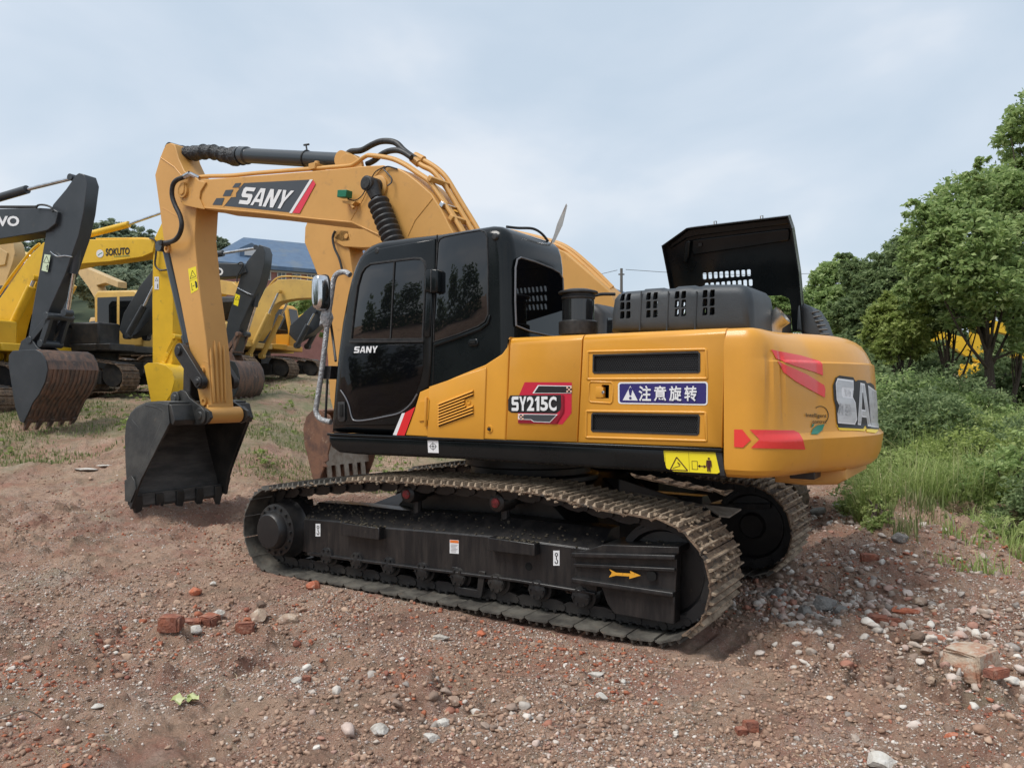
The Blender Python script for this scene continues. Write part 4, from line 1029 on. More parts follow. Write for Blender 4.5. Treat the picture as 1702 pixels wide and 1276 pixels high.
# boom cylinder head pin boss
b = MB(); x, z = pY(630, 311, YB); b.rev((x, YB, z), (0, -1, 0), [(0, .12), (.02, .115), (.03, .09)], 28); b.build('pin_boss', MOD, bo)
for sy, nm in ((-1, 0), (1, 1)):
    yy = sy * .33
    b = MB(); b.rev((x, sy * .24, z), (0, sy, 0), [(0, .075), (.17, .075), (.175, .06), (.185, .055), (.186, .0001)], 22)
    p0 = Vector((x, yy, z)); fx, fz = pY(735, 610, -.33); q0 = pY(641, 331, -.33); p1 = Vector((fx, yy, fz)); dd = (p1 - p0).normalized()
    b.tube([p0, p0 + dd * .16], [.085, .06], 16)
    cyl = b.build('boom_cylinder', MRB, main)
    # chrome rod, rubber bellows, barrel
    bb = MB(); bb.cyl(p0 + dd * .12, p0 + dd * .3, .045, n=16); bb.build('rod', m_chrome(), cyl)
    bb = MB(); pts = []; rr = []
    Lb = .95; s0 = .19
    for i in range(15):
        for t_, r0 in ((0, .078), (.3, .108), (.5, .112), (.7, .108), (1.0, .078)):
            pts.append(p0 + dd * (s0 + (i + t_ * .98) * Lb / 15)); rr.append(r0)
    bb.tube(pts, rr, 24); bb.build('rubber_bellows', MRB, cyl, smooth=60)
    bb = MB(); bb.cyl(p0 + dd * (s0 + Lb), p1, .075, n=20); bb.build('barrel', MSB, cyl)
b = MB(); x2, z2 = pY(629, 311, YB - .2); 
# hooked wires on the boom
wire = MRB
b = MB(); b.tube(smooth_path([P3(640, 277, YB - .01), P3(625, 285, YB - .02), P3(617, 297, YB - .02), P3(612, 305, YB - .03), P3(606, 318, YB - .03), P3(600, 327, YB - .04), P3(590, 333, YB - .05), P3(578, 331, YB - .06)], 5), .006, 6); b.build('lamp_wire', wire, bo)
b = MB(); b.tube(smooth_path([P3(660, 281, YB - .01), P3(645, 277, YB - .02), P3(638, 281, YB - .03), P3(644, 288, YB - .04), P3(651, 297, YB - .04), P3(650, 304, YB - .05), P3(644, 309, YB - .08)], 5), .008, 6); b.build('grease_hose', wire, bo)
# green plug box
gm = mat('green_plastic', (0.005, 0.15, 0.075), .4)
b = MB(); gx_, gz_ = pY(573, 323, YB - .09); b.box((gx_, YB - .09, gz_), (.13, .09, .075), Matrix.Rotation(.12, 3, 'Y')); gb = b.build('green_lamp_cap', gm, bo, bevel=.006)
b = MB(); b.prism(PL([(571, 334), (592, 336), (588, 341), (572, 338)], YB - .06), YB - .08, YB); b.cyl(P3(584, 339, YB - .06), P3(588, 346, YB - .06), .018, n=10); b.build('lamp_bracket', MOD, bo)
# lettering panel
d = Decal(onY(YB))
cc, wv = 0, 1
d.poly([(404, 304.5), (515, 298.7), (482, 353.2), (371, 342)], 0)
d.polys([[(391, 304.7), (401, 304), (396.5, 311.5), (386, 312)], [(375, 316), (388, 315), (382.5, 326), (370, 326)], [(359.5, 329.5), (373, 329), (368.5, 341), (353, 340.5)]], 0)
d.poly([(403.5, 304), (405.5, 304), (392.5, 321), (392, 327.5), (384, 328), (372, 343), (370, 342.8), (382, 326.6), (386, 326.3), (391, 314.5), (398, 313.8)], 4)
d.poly([(515, 298.5), (520, 298.3), (485, 354.5), (480.5, 354)], 1)
d.poly([(520.5, 299.5), (524.5, 305.5), (498, 354.5), (486, 354)], 2)
Q = [(405.5, 310), (487.5, 318), (479, 347), (397, 339)]
d.block('SANY', [(406, 310.8), (489, 317.2), (472, 347.5), (396.5, 338.5)], 1, gap=.10, ws=[1, 1.05, .98, .95])
d.build('maker_panel', [mat('slate_vinyl', (0.055, 0.065, 0.078), .45), m_white(), mat('pinkish_red_vinyl', (0.70, 0.04, 0.075), .4), m_ink(), MOD], bo)

# arm cylinder on top of the boom
A0 = Vector(P3(294, 252, 0)); A1 = Vector(P3(579, 268.5, 0)); dd = (A1 - A0).normalized(); LL = (A1 - A0).length
b = MB(); b.tube([A0 + dd * (LL * .40), A0 + dd * (LL * .43), A0 + dd * (LL * .455), A0 + dd * (LL * .46), A1 - dd * .05], [.095, .105, .105, .088, .088], 26)
ac = b.build('arm_cylinder', mat('charcoal_paint', (0.03, 0.037, 0.043), .3, coat=.2), main)
wm = mat('crinkled_black_wrap', (0.013, 0.014, 0.016), .35, col2=(0.03, 0.032, 0.036), nscale=30, bump=1.0, bscale=45)
b = MB(); pts = []; rr = []
for i in range(60):
    t = i / 59; pts.append(A0 + dd * (LL * (.0 + .42 * t)) + Vector((0, 0, -.02 * math.sin(t * 9)))); rr.append(.088 + random.uniform(-.014, .012) + (.02 if t > .85 else 0))
b.tube(pts, rr, 22); wr = b.build('rod_wrap', wm, ac, smooth=25)
b = MB(); b.cyl(A0 - dd * .02, A0 + dd * (LL * .42), .05, n=16); b.build('rod', m_chrome(), ac)
b = MB(); b.rev(tuple(A0), (0, 1, 0), [(-.12, .0001), (-.12, .09), (.12, .09), (.12, .0001)], 18); b.build('rod_eye', MRB, ac)
b = MB(); b.cyl(tuple(A1 - Vector((0, .12, 0))), tuple(A1 + Vector((0, .12, 0))), .09, n=20); b.build('barrel_eye', MOD, ac)
b = MB(); q = A0 + dd * (LL * .79); b.tube([q + dd.cross(Vector((0, 1, 0))) * .092 * math.cos(a) + Vector((0, .092 * math.sin(a), 0)) for a in np.linspace(0, 6.28, 17)], .01, 6); b.tube([q + Vector((0, 0, .085)), q + Vector((-.02, 0, .17))], .01, 5); b.tube([q + Vector((-.05, 0, .165)), q + Vector((.03, 0, .16))], .012, 5); b.build('cable_tie', MRB, ac)
for s in (-1, 1):
    b = MB(); b.prism(PL([(566, 281), (568, 262), (577, 256), (589, 258), (602, 268), (604, 279)], s * .15), s * .15 - .02, s * .15 + .02); b.build('cylinder_bracket', MOD, bo, bevel=.004)

# pipes and hoses along the boom
pipe_px = [(322, 296), (345, 293.5), (383, 292.5), (430, 288), (530, 280), (578, 276), (590, 272), (606, 261), (616, 259), (649, 264), (672, 274), (693, 288), (712, 301), (722, 314), (744, 346), (762, 374), (800, 440), (835, 500)]
for i, yy in enumerate((-.17, -.10)):
    b = MB(); b.tube(smooth_path([P3(a + i * 2, c_ - i * 1.0, yy) for a, c_ in pipe_px], 5), .021, 10); b.build('hydraulic_pipe', MOD, bo, smooth=70)
pp = [[(688, 266), (702, 276), (718, 284), (733, 300), (748, 322), (765, 350), (777, 370), (800, 410)], [(693, 262), (710, 270), (727, 281), (742, 296), (757, 320), (772, 345), (788, 371), (810, 410)]]
for i, (pl, yy) in enumerate(zip(pp, (.02, .10))):
    b = MB(); b.tube(smooth_path([P3(a, c_, yy) for a, c_ in pl], 5), .027, 10); b.build('hydraulic_pipe', MOD, bo, smooth=70)
    b = MB(); b.cyl(P3(pl[0][0] - 3, pl[0][1] - 3, yy), P3(pl[1][0] - 6, pl[1][1] - 4, yy), .04, n=12); b.build('pipe_fitting', MOD, bo)
for pts, nm in (([(716, 300), (748, 300), (752, 306), (718, 308)], 0), ([(735, 345), (768, 340), (772, 346), (738, 352)], 0), ([(750, 368), (785, 362), (787, 366), (752, 373)], 0)):
    cx = sum(p[0] for p in pts) / 4; cy = sum(p[1] for p in pts) / 4; x, z = pY(cx, cy, -.02)
    b = MB(); b.box((x, -.04, z), (.05, .34, .05), Matrix.Rotation(-.9, 3, 'Y')); b.build('pipe_clamp', m_chrome() if pts[0][0] == 735 else MOD, bo, bevel=.005)
b = MB(); x, z = pY(527, 279, -.13); b.box((x, -.13, z), (.10, .16, .07)); b.cyl((x, -.13, z), (x, -.13, z + .07), .03, n=10); b.build('pipe_clamp', MOD, bo, bevel=.006)
hoses = [([(578, 256), (584, 252), (601, 250), (618, 241), (632, 235.5), (648, 235), (660, 239), (670, 249), (680, 257), (690, 264)], .02, .032), ([(610, 273), (622, 267), (634, 257), (646, 251.5), (660, 250), (672, 254), (684, 262)], -.06, .030)]
for px, yy, r_ in hoses:
    b = MB(); b.tube(smooth_path([P3(a, c_, yy) for a, c_ in px], 6), r_, 12); b.build('hydraulic_hose', MRB, bo, smooth=70)
b = MB(); b.tube(smooth_path([P3(577, 262, .02), P3(577, 257, .02), P3(582, 253, .02)], 4), .03, 10); b.build('hose_fitting', MOD, bo)
b = MB(); b.tube(smooth_path([P3(310, 293, -.28), P3(303, 295.5, -.30), P3(293, 300, -.31), P3(287, 309, -.31), P3(286, 325, -.30), P3(291, 341, -.29), P3(299, 358, -.28), P3(302, 374, -.28), P3(298, 390, -.27), P3(289, 400, -.26), P3(274, 404, -.24)], 6), .029, 12); hh = b.build('arm_hose', MRB, bo, smooth=70)
b = MB(); b.cyl(P3(307, 294, -.29), P3(316, 289, -.27), .036, n=10); b.cyl(P3(316, 289, -.27), P3(330, 296, -.2), .028, n=10); b.build('hose_fitting', m_chrome(), hh)
b = MB(); b.rev(P3(271, 404, -.24), (0, 1, 0), [(-.04, .035), (.1, .035)], 12); b.build('hose_clamp', MRB, hh)

# -------- arm
YA = -.16
arm_px = [(272, 247), (276, 240), (283, 237.5), (290, 240), (293, 250), (296, 262), (306, 284), (322, 296), (330, 318), (326, 345), (323, 396), (332, 488), (343, 569), (349, 640), (351, 672), (353, 690), (350, 699), (341, 700), (336, 692), (333, 672), (320.6, 609.5), (300, 503), (281, 416), (272, 400), (266, 352), (257.5, 291), (266, 262)]
b = MB(); b.prism(PL(arm_px, YA), YA, .16); arm = b.build('arm', MOD, main, bevel=.009)
seam([(270, 345), (298, 362), (303, 358)], YA - .001, .004, arm, MOD); seam([(338, 600), (347, 603)], YA - .001, .004, arm, MOD)
seam([(267, 262), (290, 278), (305, 296)], YA - .002, .008, arm, MOD)
# pin boss rings on the arm's near face
for px, py, rr in ((337, 615, .05), (341, 667, .05), (280, 414, .05)):
    x, z = pY(px, py, YA); b = MB(); b.rev((x, YA, z), (0, -1, 0), [(0, rr), (.03, rr), (.03, rr * .55), (.012, rr * .5), (.012, .0001)], 18); b.build('pin_boss', MOD, arm)
# wear bars on the outer face (faces the cab)
def armface(px, py, lift=0.0):
    # the outer face is the strip that runs from the ridge edge across Y at each height
    zz = pY(px, py, 0)[1]
    E_ = [pY(a, c_, YA) for a, c_ in ((326, 345), (323, 396), (332, 488), (343, 569), (349, 640), (351, 672), (353, 690))]
    d_ = ray(px, py)
    for (x0, z0), (x1, z1) in zip(E_[:-1], E_[1:]):
        o = Vector((x0, 0, z0)); t = Vector((x1 - x0, 0, z1 - z0)).normalized(); nn = Vector((-t.z, 0, t.x))
        if nn.x < 0: nn = -nn
        q = pP(px, py, o + nn * lift, nn)
        if min(z0, z1) - .02 <= q.z <= max(z0, z1) + .02: return q
    return q
for (x0, y0, x1, y1) in ((350, 578, 356, 668), (357, 566, 362, 668), (365, 568, 369, 668), (372, 575, 375, 668)):
    b = MB(); pts = [armface(x0 + (x1 - x0) * t, y0 + (y1 - y0) * t, .006) for t in np.linspace(0, 1, 10)]
    b.tube(pts, [.006] + [.020] * 8 + [.012], 8); b.build('wear_bar', MOD, arm)
b = MB(); pts = [armface(346, 672, .01), armface(384, 672, .01), armface(384, 677, .01), armface(346, 677, .01)]
b.sweep([[p for p in pts], [p + Vector((-.03, 0, 0)) for p in pts]]); b.build('wear_plate', MOD, arm, bevel=.004)
# arm nose boss
b = MB(); x, z = pY(350, 690, YA); b.rev((x + .01, -.235, z), (0, 1, 0), [(0, .0001), (0, .10), (.47, .10), (.47, .0001)], 26); b.build('bucket_pin_boss', MOD, arm)
AP = Vector((x + .01, 0, z))
# warning label on the arm
d = Decal(onY(YA)); q = [(313, 443), (325, 446), (329, 481), (317, 487)]
q = [(312.5, 447), (325.5, 442.5), (329.5, 481), (317.5, 488)]
d.poly(q, 0)
def qp(u, v): return lerp2(q, u, v)
d.line([qp(.12, .42), qp(.5, .12), qp(.88, .42)], .8, 1, closed=True); d.line([qp(.35, .32), qp(.6, .38)], .7, 1); d.line([qp(.0, .5), qp(1, .5)], .3, 1)
d.line([qp(.2, .6), qp(.2, .9), qp(.35, .9)], .8, 1); d.line([qp(.3, .75), qp(.6, .75)], .8, 1); d.line([qp(.75, .6), qp(.78, .9)], 2.4, 1); d.line([qp(.88, .66), qp(.9, .88)], 1.2, 1)
d.build('warning_label', [m_yellow_lab(), m_ink()], arm)

# -------- bucket cylinder and linkage (outer side of the arm)
b = MB(); B0 = Vector(P3(277, 411, 0)); B1 = Vector(P3(313, 560, 0)); B2 = Vector(P3(316, 598, 0)); 
b.tube([B0, B0.lerp(B1, .1), B1.lerp(B0, .04), B1], [.06, .062, .066, .07], 20); b.rev(tuple(B0), (0, 1, 0), [(-.12, .0001), (-.12, .07), (.12, .07), (.12, .0001)], 16)
b.cyl(B1 - (B1 - B0).normalized() * .02, B1 + (B1 - B0).normalized() * .1, .085, n=20)
bc = b.build('bucket_cylinder', mat('charcoal_paint', (0.03, 0.037, 0.043), .3, coat=.2), main)
K0 = Vector(P3(297, 583, -.26)); K0.y = 0
b = MB(); b.cyl(B1, K0, .045, n=14); b.build('rod', MSB, bc)
b = MB(); b.rev((K0.x, -.27, K0.z), (0, 1, 0), [(0, .0001), (0, .062), (.03, .075), (.51, .075), (.54, .062), (.54, .0001)], 20); lk = b.build('link_pin', MSB, main)
K1 = Vector(P3(335, 635, -.22)); K1.y = 0
for s in (-1, 1):
    b = MB(); y0 = s * .225
    t = (K1 - K0); t.y = 0; L_ = t.length; t.normalize(); n_ = Vector((-t.z, 0, t.x))
    pr = []
    for a in np.linspace(math.pi * .5, math.pi * 1.5, 9): pr.append(K0 + t * math.cos(a) * .095 + n_ * math.sin(a) * .095)
    for a in np.linspace(-math.pi * .5, math.pi * .5, 9): pr.append(K1 + t * math.cos(a) * .085 + n_ * math.sin(a) * .085)
    b.prism([(p.x, p.z) for p in pr], y0 - .035, y0 + .035)
    b.rev((K1.x, y0 + s * .03, K1.z), (0, s, 0), [(0, .07), (.03, .065), (.03, .04), (.045, .035), (.046, .0001)], 18)
    b.rev((K0.x, y0 + s * .03, K0.z), (0, s, 0), [(0, .06), (.03, .055), (.031, .0001)], 18)
    b.build('side_link', MSB, lk, bevel=.006)
K2 = Vector(P3(304, 662, -.2)); K2.y = 0
b = MB(); t = (K2 - K0); t.y = 0; t.normalize(); n_ = Vector((-t.z, 0, t.x))
b.prism([(p.x, p.z) for p in (K0 + n_ * .06, K0 - n_ * .06, K2 - n_ * .08, K2 + n_ * .08)], -.15, .15); b.rev((K2.x, -.2, K2.z), (0, 1, 0), [(0, .0001), (0, .07), (.4, .07), (.4, .0001)], 18); b.build('main_link', MSB, lk, bevel=.012)

# -------- bucket
YK = -.60
bkm = mat('worn_black_bucket', (0.020, 0.021, 0.021), .42, col2=(0.065, 0.064, 0.058), nscale=3.2, lo=.42, hi=.75, col3=(0.11, 0.085, 0.065), n3=9, lo3=.63, hi3=.78, bump=.12, bscale=18)
bki = mat('scraped_bucket_inside', (0.045, 0.047, 0.047), .45, col2=(0.13, 0.13, 0.125), nscale=2.0, lo=.4, hi=.7, stretch=(1, 1, 5), col3=(0.12, 0.10, 0.08), n3=8, lo3=.6, hi3=.8, bump=.12, bscale=25)
def yk(z): return .56 + .10 * min(1.1, max(-.1, 1.2 - z))
def bpt(px, py):
    Y_ = .55
    for _ in range(6): q_ = pY(px, py, -Y_); Y_ = yk(q_[1])
    return q_
def BL(pts): return [bpt(a, c_) for a, c_ in pts]
def bprism(mb, poly, s, o0, o1):
    return mb.sweep([[(x, s * (yk(z) + o0), z) for x, z in poly], [(x, s * (yk(z) + o1), z) for x, z in poly]])
side = BL([(284, 704), (281, 671), (262, 669), (243, 671), (228, 678), (218, 688), (211, 704), (209, 725), (210, 765), (212, 800), (214, 838), (222, 842), (229, 815), (237, 795), (258, 752)])
mb = MB(); V_ = [Vector(p) for p in side[1:11]]; off = []
for i, p in enumerate(V_):
    a = V_[max(i - 1, 0)]; c_ = V_[min(i + 1, len(V_) - 1)]; t = (c_ - a).normalized(); off.append(p + Vector((-t.y, t.x)) * -.02)
ring = [tuple(p) for p in V_] + [tuple(p) for p in off[::-1]]
mb.sweep([[(x, -yk(z), z) for x, z in ring], [(x, yk(z), z) for x, z in ring]])
bk = mb.build('bucket', bki, main, smooth=50)
for s in (-1, 1): bprism(MB(), side, s, -.012, .012).build('side_plate', bkm, bk, bevel=.004)
for s in (-1, 1):
    mb = MB()
    bprism(mb, BL([(285, 703), (282, 672), (272, 671), (274, 695), (236, 780), (224, 805), (216, 838), (222, 842), (230, 815), (238, 796)]), s, .012, .026)
    for ln in ([(244, 673), (262, 677), (274, 683)], [(221, 697), (236, 715), (249, 733)]): mb.tube([(p[0], s * (yk(p[1]) + .012), p[1]) for p in BL(ln)], .008, 6)
    bprism(mb, BL([(212, 798), (224, 790), (229, 798), (231, 812), (222, 834), (213, 832)]), s, .024, .042)
    mb.build('side_cutter', bkm, bk, bevel=.004)
t0 = Vector(side[1]); t1 = Vector(side[0])
mb = MB(); mb.sweep([[(t0.x - .03, y, t0.y + .004), (t0.x + .06, y, t0.y - .01), (t1.x + .09, y, t1.y + .04), (t1.x + .05, y, t1.y - .02), (t1.x - .02, y, t1.y + .02)] for y in (-.565, .565)]); mb.build('torsion_beam', bkm, bk, bevel=.008)
# ears
for s in (-1, 1):
    mb = MB(); y_ = s * .27
    er = PL([(281, 674), (288, 660), (296, 651), (303, 648), (311, 651), (317, 661), (330, 671), (342, 679), (350, 684), (352, 694), (346, 703), (338, 706), (318, 706), (284, 704), (262, 700)], -.27)
    mb.prism(er, y_ - .02, y_ + .02)
    for q_, r0 in ((AP, .10), (K2, .085)):
        mb.rev((q_.x, y_, q_.z), (0, s, 0), [(0, r0), (.045, r0), (.05, r0 * .8), (.05, .05), (.065, .045), (.066, .0001)], 22)
    mb.build('bucket_ear', bkm, bk, bevel=.004)
# lip and teeth
lp0 = Vector(side[10]); lp1 = Vector(side[11]); u_ = (Vector(side[10]) - Vector(side[8])).normalized()
mb = MB(); cut_ = [(lp0.x - .01, lp0.y + .12), (lp0.x + .035, lp0.y + .12), (lp0.x + .05, lp0.y - .02), (lp0.x + .02, lp0.y - .06), (lp0.x - .005, lp0.y - .02)]
mb.prism(cut_, -.65, .65); mb.build('cutting_edge', bki, bk, bevel=.004)
for i in range(5):
    y = -.57 + i * .285
    mb = MB(); X0, Z0 = lp0.x + .02, lp0.y - .02
    mb.sweep([[(X0 - .04, y - .05, Z0 + .12), (X0 + .05, y - .05, Z0 + .12), (X0 + .05, y + .05, Z0 + .12), (X0 - .04, y + .05, Z0 + .12)],
              [(X0 - .04, y - .055, Z0 + .02), (X0 + .055, y - .055, Z0 + .02), (X0 + .055, y + .055, Z0 + .02), (X0 - .04, y + .055, Z0 + .02)],
              [(X0 + .015, y - .03, Z0 - .12), (X0 + .035, y - .03, Z0 - .12), (X0 + .035, y + .03, Z0 - .15), (X0 + .015, y + .03, Z0 - .15)]])
    mb.build('tooth', bkm, bk, bevel=.005)
for i in range(3):
    y = (-.3, 0, .3)[i]; mb = MB()
# ================================================================== other machines in the yard
YEL = lambda: mat('yellow_paint', (0.80, 0.49, 0.025), .42, col2=(0.70, 0.42, 0.022), nscale=1.5, col3=(0.32, 0.2, 0.05), n3=5, lo3=.6, hi3=.8, bump=.04, bscale=8)
PYE = lambda: mat('pale_yellow_paint', (0.62, 0.40, 0.10), .45, col2=(0.52, 0.33, 0.09), nscale=1.5, col3=(0.30, 0.2, 0.08), n3=5, lo3=.58, hi3=.8, bump=.04, bscale=8)
TAN = lambda: mat('tan_paint', (0.58, 0.40, 0.18), .5, col2=(0.48, 0.33, 0.15), nscale=1.5, col3=(0.28, 0.2, 0.1), n3=5, lo3=.58, hi3=.8)
GRY = lambda: mat('charcoal_boom_paint', (0.030, 0.036, 0.042), .38, col2=(0.042, 0.048, 0.055), nscale=2.0, col3=(0.08, 0.07, 0.06), n3=6, lo3=.62, hi3=.8, bump=.04, bscale=8)
RUS = lambda: mat('rusty_worn_bucket', (0.17, 0.095, 0.065), .65, col2=(0.075, 0.055, 0.047), nscale=4, lo=.4, hi=.6, stretch=(3, 3, .6), col3=(0.26, 0.2, 0.16), n3=9, lo3=.6, hi3=.75, bump=.2, bscale=18)
RUB = lambda: mat('rust_brown_bucket', (0.19, 0.095, 0.058), .7, col2=(0.10, 0.055, 0.04), nscale=5, lo=.42, hi=.62, col3=(0.36, 0.28, 0.2), n3=8, lo3=.62, hi3=.74, bump=.2, bscale=18)

class Fr:
    def __init__(s, tip, depth, e, reach, zb):
        s.e = e.normalized(); s.n = Vector((0, 0, 1)).cross(s.e); t = pD(tip[0], tip[1], depth)
        s.o = Vector((t.x, t.y, 0)) - s.e * reach; s.o.z = zb
    def p(s, px, py, yl):
        q = pP(px, py, s.o + s.n * yl, s.n) - s.o; return (q.dot(s.e), q.z)
    def P(s, px, py, yl):
        a = s.p(px, py, yl); return (a[0], yl, a[1])
    def PL(s, pts, yl): return [s.p(a, b, yl) for a, b in pts]
    def on(s, yl, sg):
        def fn(px, py, l):
            q = s.P(px, py, yl + sg * (l + .004)); return q
        return fn
    @property
    def rot(s): return math.atan2(s.e.y, s.e.x)
HEAD_ = 0
def head(al): return VR * math.cos(R(al)) - VF * math.sin(R(al))

def bg_machine(fr, label, paint, body, sg=-1, boom=None, arm=None, bucket=None, bw=1.1, cyls=(), tube_px=(), group=None, dark_deck=False,
               bucket_mat=None, tdx=0.0, hood_z=2.05, house=None, cab_col=None, boom_w=.21, arm_w=.17, bucket_back=None, mouth=True, cw=True):
    t = thing('excavator', label, 'excavator', fr.o, group, fr.rot)
    dk = mat('dark_undercoat', (0.018, 0.019, 0.021), .5, col2=(0.045, 0.04, 0.035), nscale=5)
    # tracks
    for s in (-1, 1):
        b = MB(); yc = s * 1.15
        for p, tt in path:
            nrm = Vector((-tt.y, tt.x)); c = Vector((-p.x + tdx, p.y)); n2 = Vector((-nrm.x, nrm.y)); t2 = Vector((-tt.x, tt.y))
            for (u0, u1, v0, v1) in ((-.098, .098, -.02, 0), (-.014, .014, -.005, .03)):
                ring = [[(c.x + t2.x * u + n2.x * v, yc + yy, c.y + t2.y * u + n2.y * v) for u, v in ((u0, v0), (u1, v0), (u1, v1), (u0, v1))] for yy in (-.3, .3)]
                b.sweep(ring)
        tr = b.build('track', MMS if body != 'x' else MDS, t, smooth=0)
        b = MB(); b.prism([(-1.6 + tdx, .2), (1.5 + tdx, .2), (1.5 + tdx, .55), (-1.6 + tdx, .55)], yc - .2, yc + .2); b.rev((-1.7 + tdx, yc - .2, .44), (0, 1, 0), [(0, .0001), (0, .36), (.4, .36), (.4, .0001)], 24); b.rev((1.86 + tdx, yc - .2, .46), (0, 1, 0), [(0, .0001), (0, .33), (.4, .33), (.4, .0001)], 24); b.build('track_frame', dk, t, bevel=.01)
    b = MB(); b.box((tdx, 0, .65), (1.8, 1.7, .4)); b.rev((tdx * .5, 0, .8), (0, 0, 1), [(0, .6), (.3, .6)], 28); b.build('carbody', dk, t)
    # upper structure
    b = MB(); b.box((-.45, 0, 1.18), (3.6, 2.5, .2)); b.box((1.45, -.8, 1.18), (.5, .9, .2)); b.build('deck', dk if dark_deck else body, t, bevel=.03)
    b = MB(); hp = [(-2.2, 1.28), (.15, 1.28), (.15, hood_z - .05), (.05, hood_z), (-2.2, hood_z)]
    b.rprism(hp, -1.25, 1.25, .06, 3); b.build('engine_house', house or (dk if dark_deck else body), t, smooth=50)
    b = MB(); b.box((.75, -.85, 1.55), (1.1, .75, .6)); b.build('fuel_tank', dk if dark_deck else body, t, bevel=.05)
    if cw:
        b = MB(); pl = [(-2.2, -1.25), (-2.45, -1.22), (-2.68, -.9), (-2.8, 0), (-2.68, .9), (-2.45, 1.22), (-2.2, 1.25)]
        b.prismz(pl, 1.05, hood_z - .02); b.build('counterweight', body, t, bevel=.05, seg=3)
    b = MB(); cabp_ = [(-.45, 1.28), (1.25, 1.28), (1.33, 1.9), (1.12, 2.78), (.95, 2.9), (-.35, 2.92), (-.47, 2.8)]
    b.rprism(cabp_, .42, 1.25, .07, 3); cb = b.build('cab', cab_col or dk, t, smooth=50)
    gp_ = [(-.33, 1.95), (.35, 1.95), (.35, 2.72), (-.33, 2.72)]; gq = [(.45, 1.75), (1.22, 1.75), (1.2, 1.95), (1.03, 2.72), (.45, 2.72)]
    for yy, sgn in ((.42, -1), (1.25, 1)):
        for g_ in (gp_, gq):
            b = MB(); b.prism(g_, yy, yy + sgn * .008); b.build('window', MG, cb)
    b = MB(); b.add([(1.31, .52, 1.8), (1.31, 1.15, 1.8), (1.12, 1.12, 2.74), (1.12, .55, 2.74)], [(0, 1, 2, 3)]); b.add([(1.345, .52, 1.8), (1.345, 1.15, 1.8), (1.155, 1.12, 2.74), (1.155, .55, 2.74)], [(0, 1, 2, 3)]); b.build('windscreen', MG, cb)
    b = MB(); b.add([(-.475, .52, 2.05), (-.475, 1.15, 2.05), (-.475, 1.15, 2.75), (-.475, .52, 2.75)], [(0, 1, 2, 3)]); b.build('rear_window', MG, cb)
    yn = sg * boom_w
    bo_ = ar_ = None
    if boom:
        b = MB(); b.prism(fr.PL(boom, yn), -boom_w, boom_w); bo_ = b.build('boom', paint, t, bevel=.012)
    if arm:
        b = MB(); b.prism(fr.PL(arm, sg * arm_w), -arm_w, arm_w); ar_ = b.build('arm', paint, t, bevel=.012)
    for (a, c_, d_, r0, r1, yy, m0) in cyls:   # barrel start, rod start, rod end
        for y_ in ((yy, -yy) if yy else (0,)):
            A = Vector(fr.P(*a, yy * sg if yy else 0)); B_ = Vector(fr.P(*c_, yy * sg if yy else 0)); C_ = Vector(fr.P(*d_, yy * sg if yy else 0))
            for q in (A, B_, C_): q.y = y_
            b = MB(); b.cyl(A, B_, r0, n=14); b.rev(tuple(A), (0, 1, 0), [(-.08, .0001), (-.08, r0 * 1.15), (.08, r0 * 1.15), (.08, .0001)], 12); cy = b.build('cylinder', m0, t); b = MB(); b.rev(tuple(C_), (0, 1, 0), [(-.09, .0001), (-.09, r1 * 1.5), (.09, r1 * 1.5), (.09, .0001)], 12); b.build('rod_eye', m0, cy)
            b = MB(); b.cyl(B_, C_, r1 * .85, n=12); b.build('rod', m_chrome(), cy)
    for pts, r_, yy, m0, nm in tube_px:
        b = MB(); b.tube(smooth_path([fr.P(a, c_, yy) for a, c_ in pts], 5), r_, 8); b.build(nm, m0, t)
    if bucket:
        yk = sg * bw / 2; side = fr.PL(bucket, yk); bmt = bucket_mat or dk
        k0, k1 = bucket_back
        b = MB(); line = [Vector(p) for p in side[k0:k1 + 1]]; cen = sum((Vector(p) for p in side), Vector((0, 0))) / len(side)
        off = []
        for i, p in enumerate(line): off.append(p + (cen - p).normalized() * .03)
        b.prism([tuple(p) for p in line] + [tuple(p) for p in off[::-1]], -bw / 2, bw / 2)
        bk_ = b.build('bucket', bmt, t, smooth=50)
        for s in (-1, 1): MB().prism(side, s * bw / 2 - .015, s * bw / 2 + .015).build('side_plate', paint if bucket_mat is None else (paint if paint.name != 'dull_orange_paint' else bucket_mat), bk_, bevel=.006)
        e0 = line[-1]; e1 = line[-2]; dv_ = (e0 - e1).normalized()
        for i in range(5):
            y = -bw / 2 + .08 + i * (bw - .16) / 4; b = MB(); nn = Vector((-dv_.y, dv_.x))
            r0 = [(e0 + nn * a_ - dv_ * .08, yo_) for a_, yo_ in ((-.04, -.05), (.04, -.05), (.04, .05), (-.04, .05))]
            r1 = [(e0 + nn * a_ + dv_ * .16, yo_) for a_, yo_ in ((-.015, -.035), (.015, -.035), (.015, .035), (-.015, .035))]
            b.sweep([[(q.x, y + yy, q.y) for q, yy in r0], [(q.x, y + yy, q.y) for q, yy in r1]]); b.build('tooth', bmt, bk_)
        return t, bo_, ar_, bk_
    return t, bo_, ar_, None

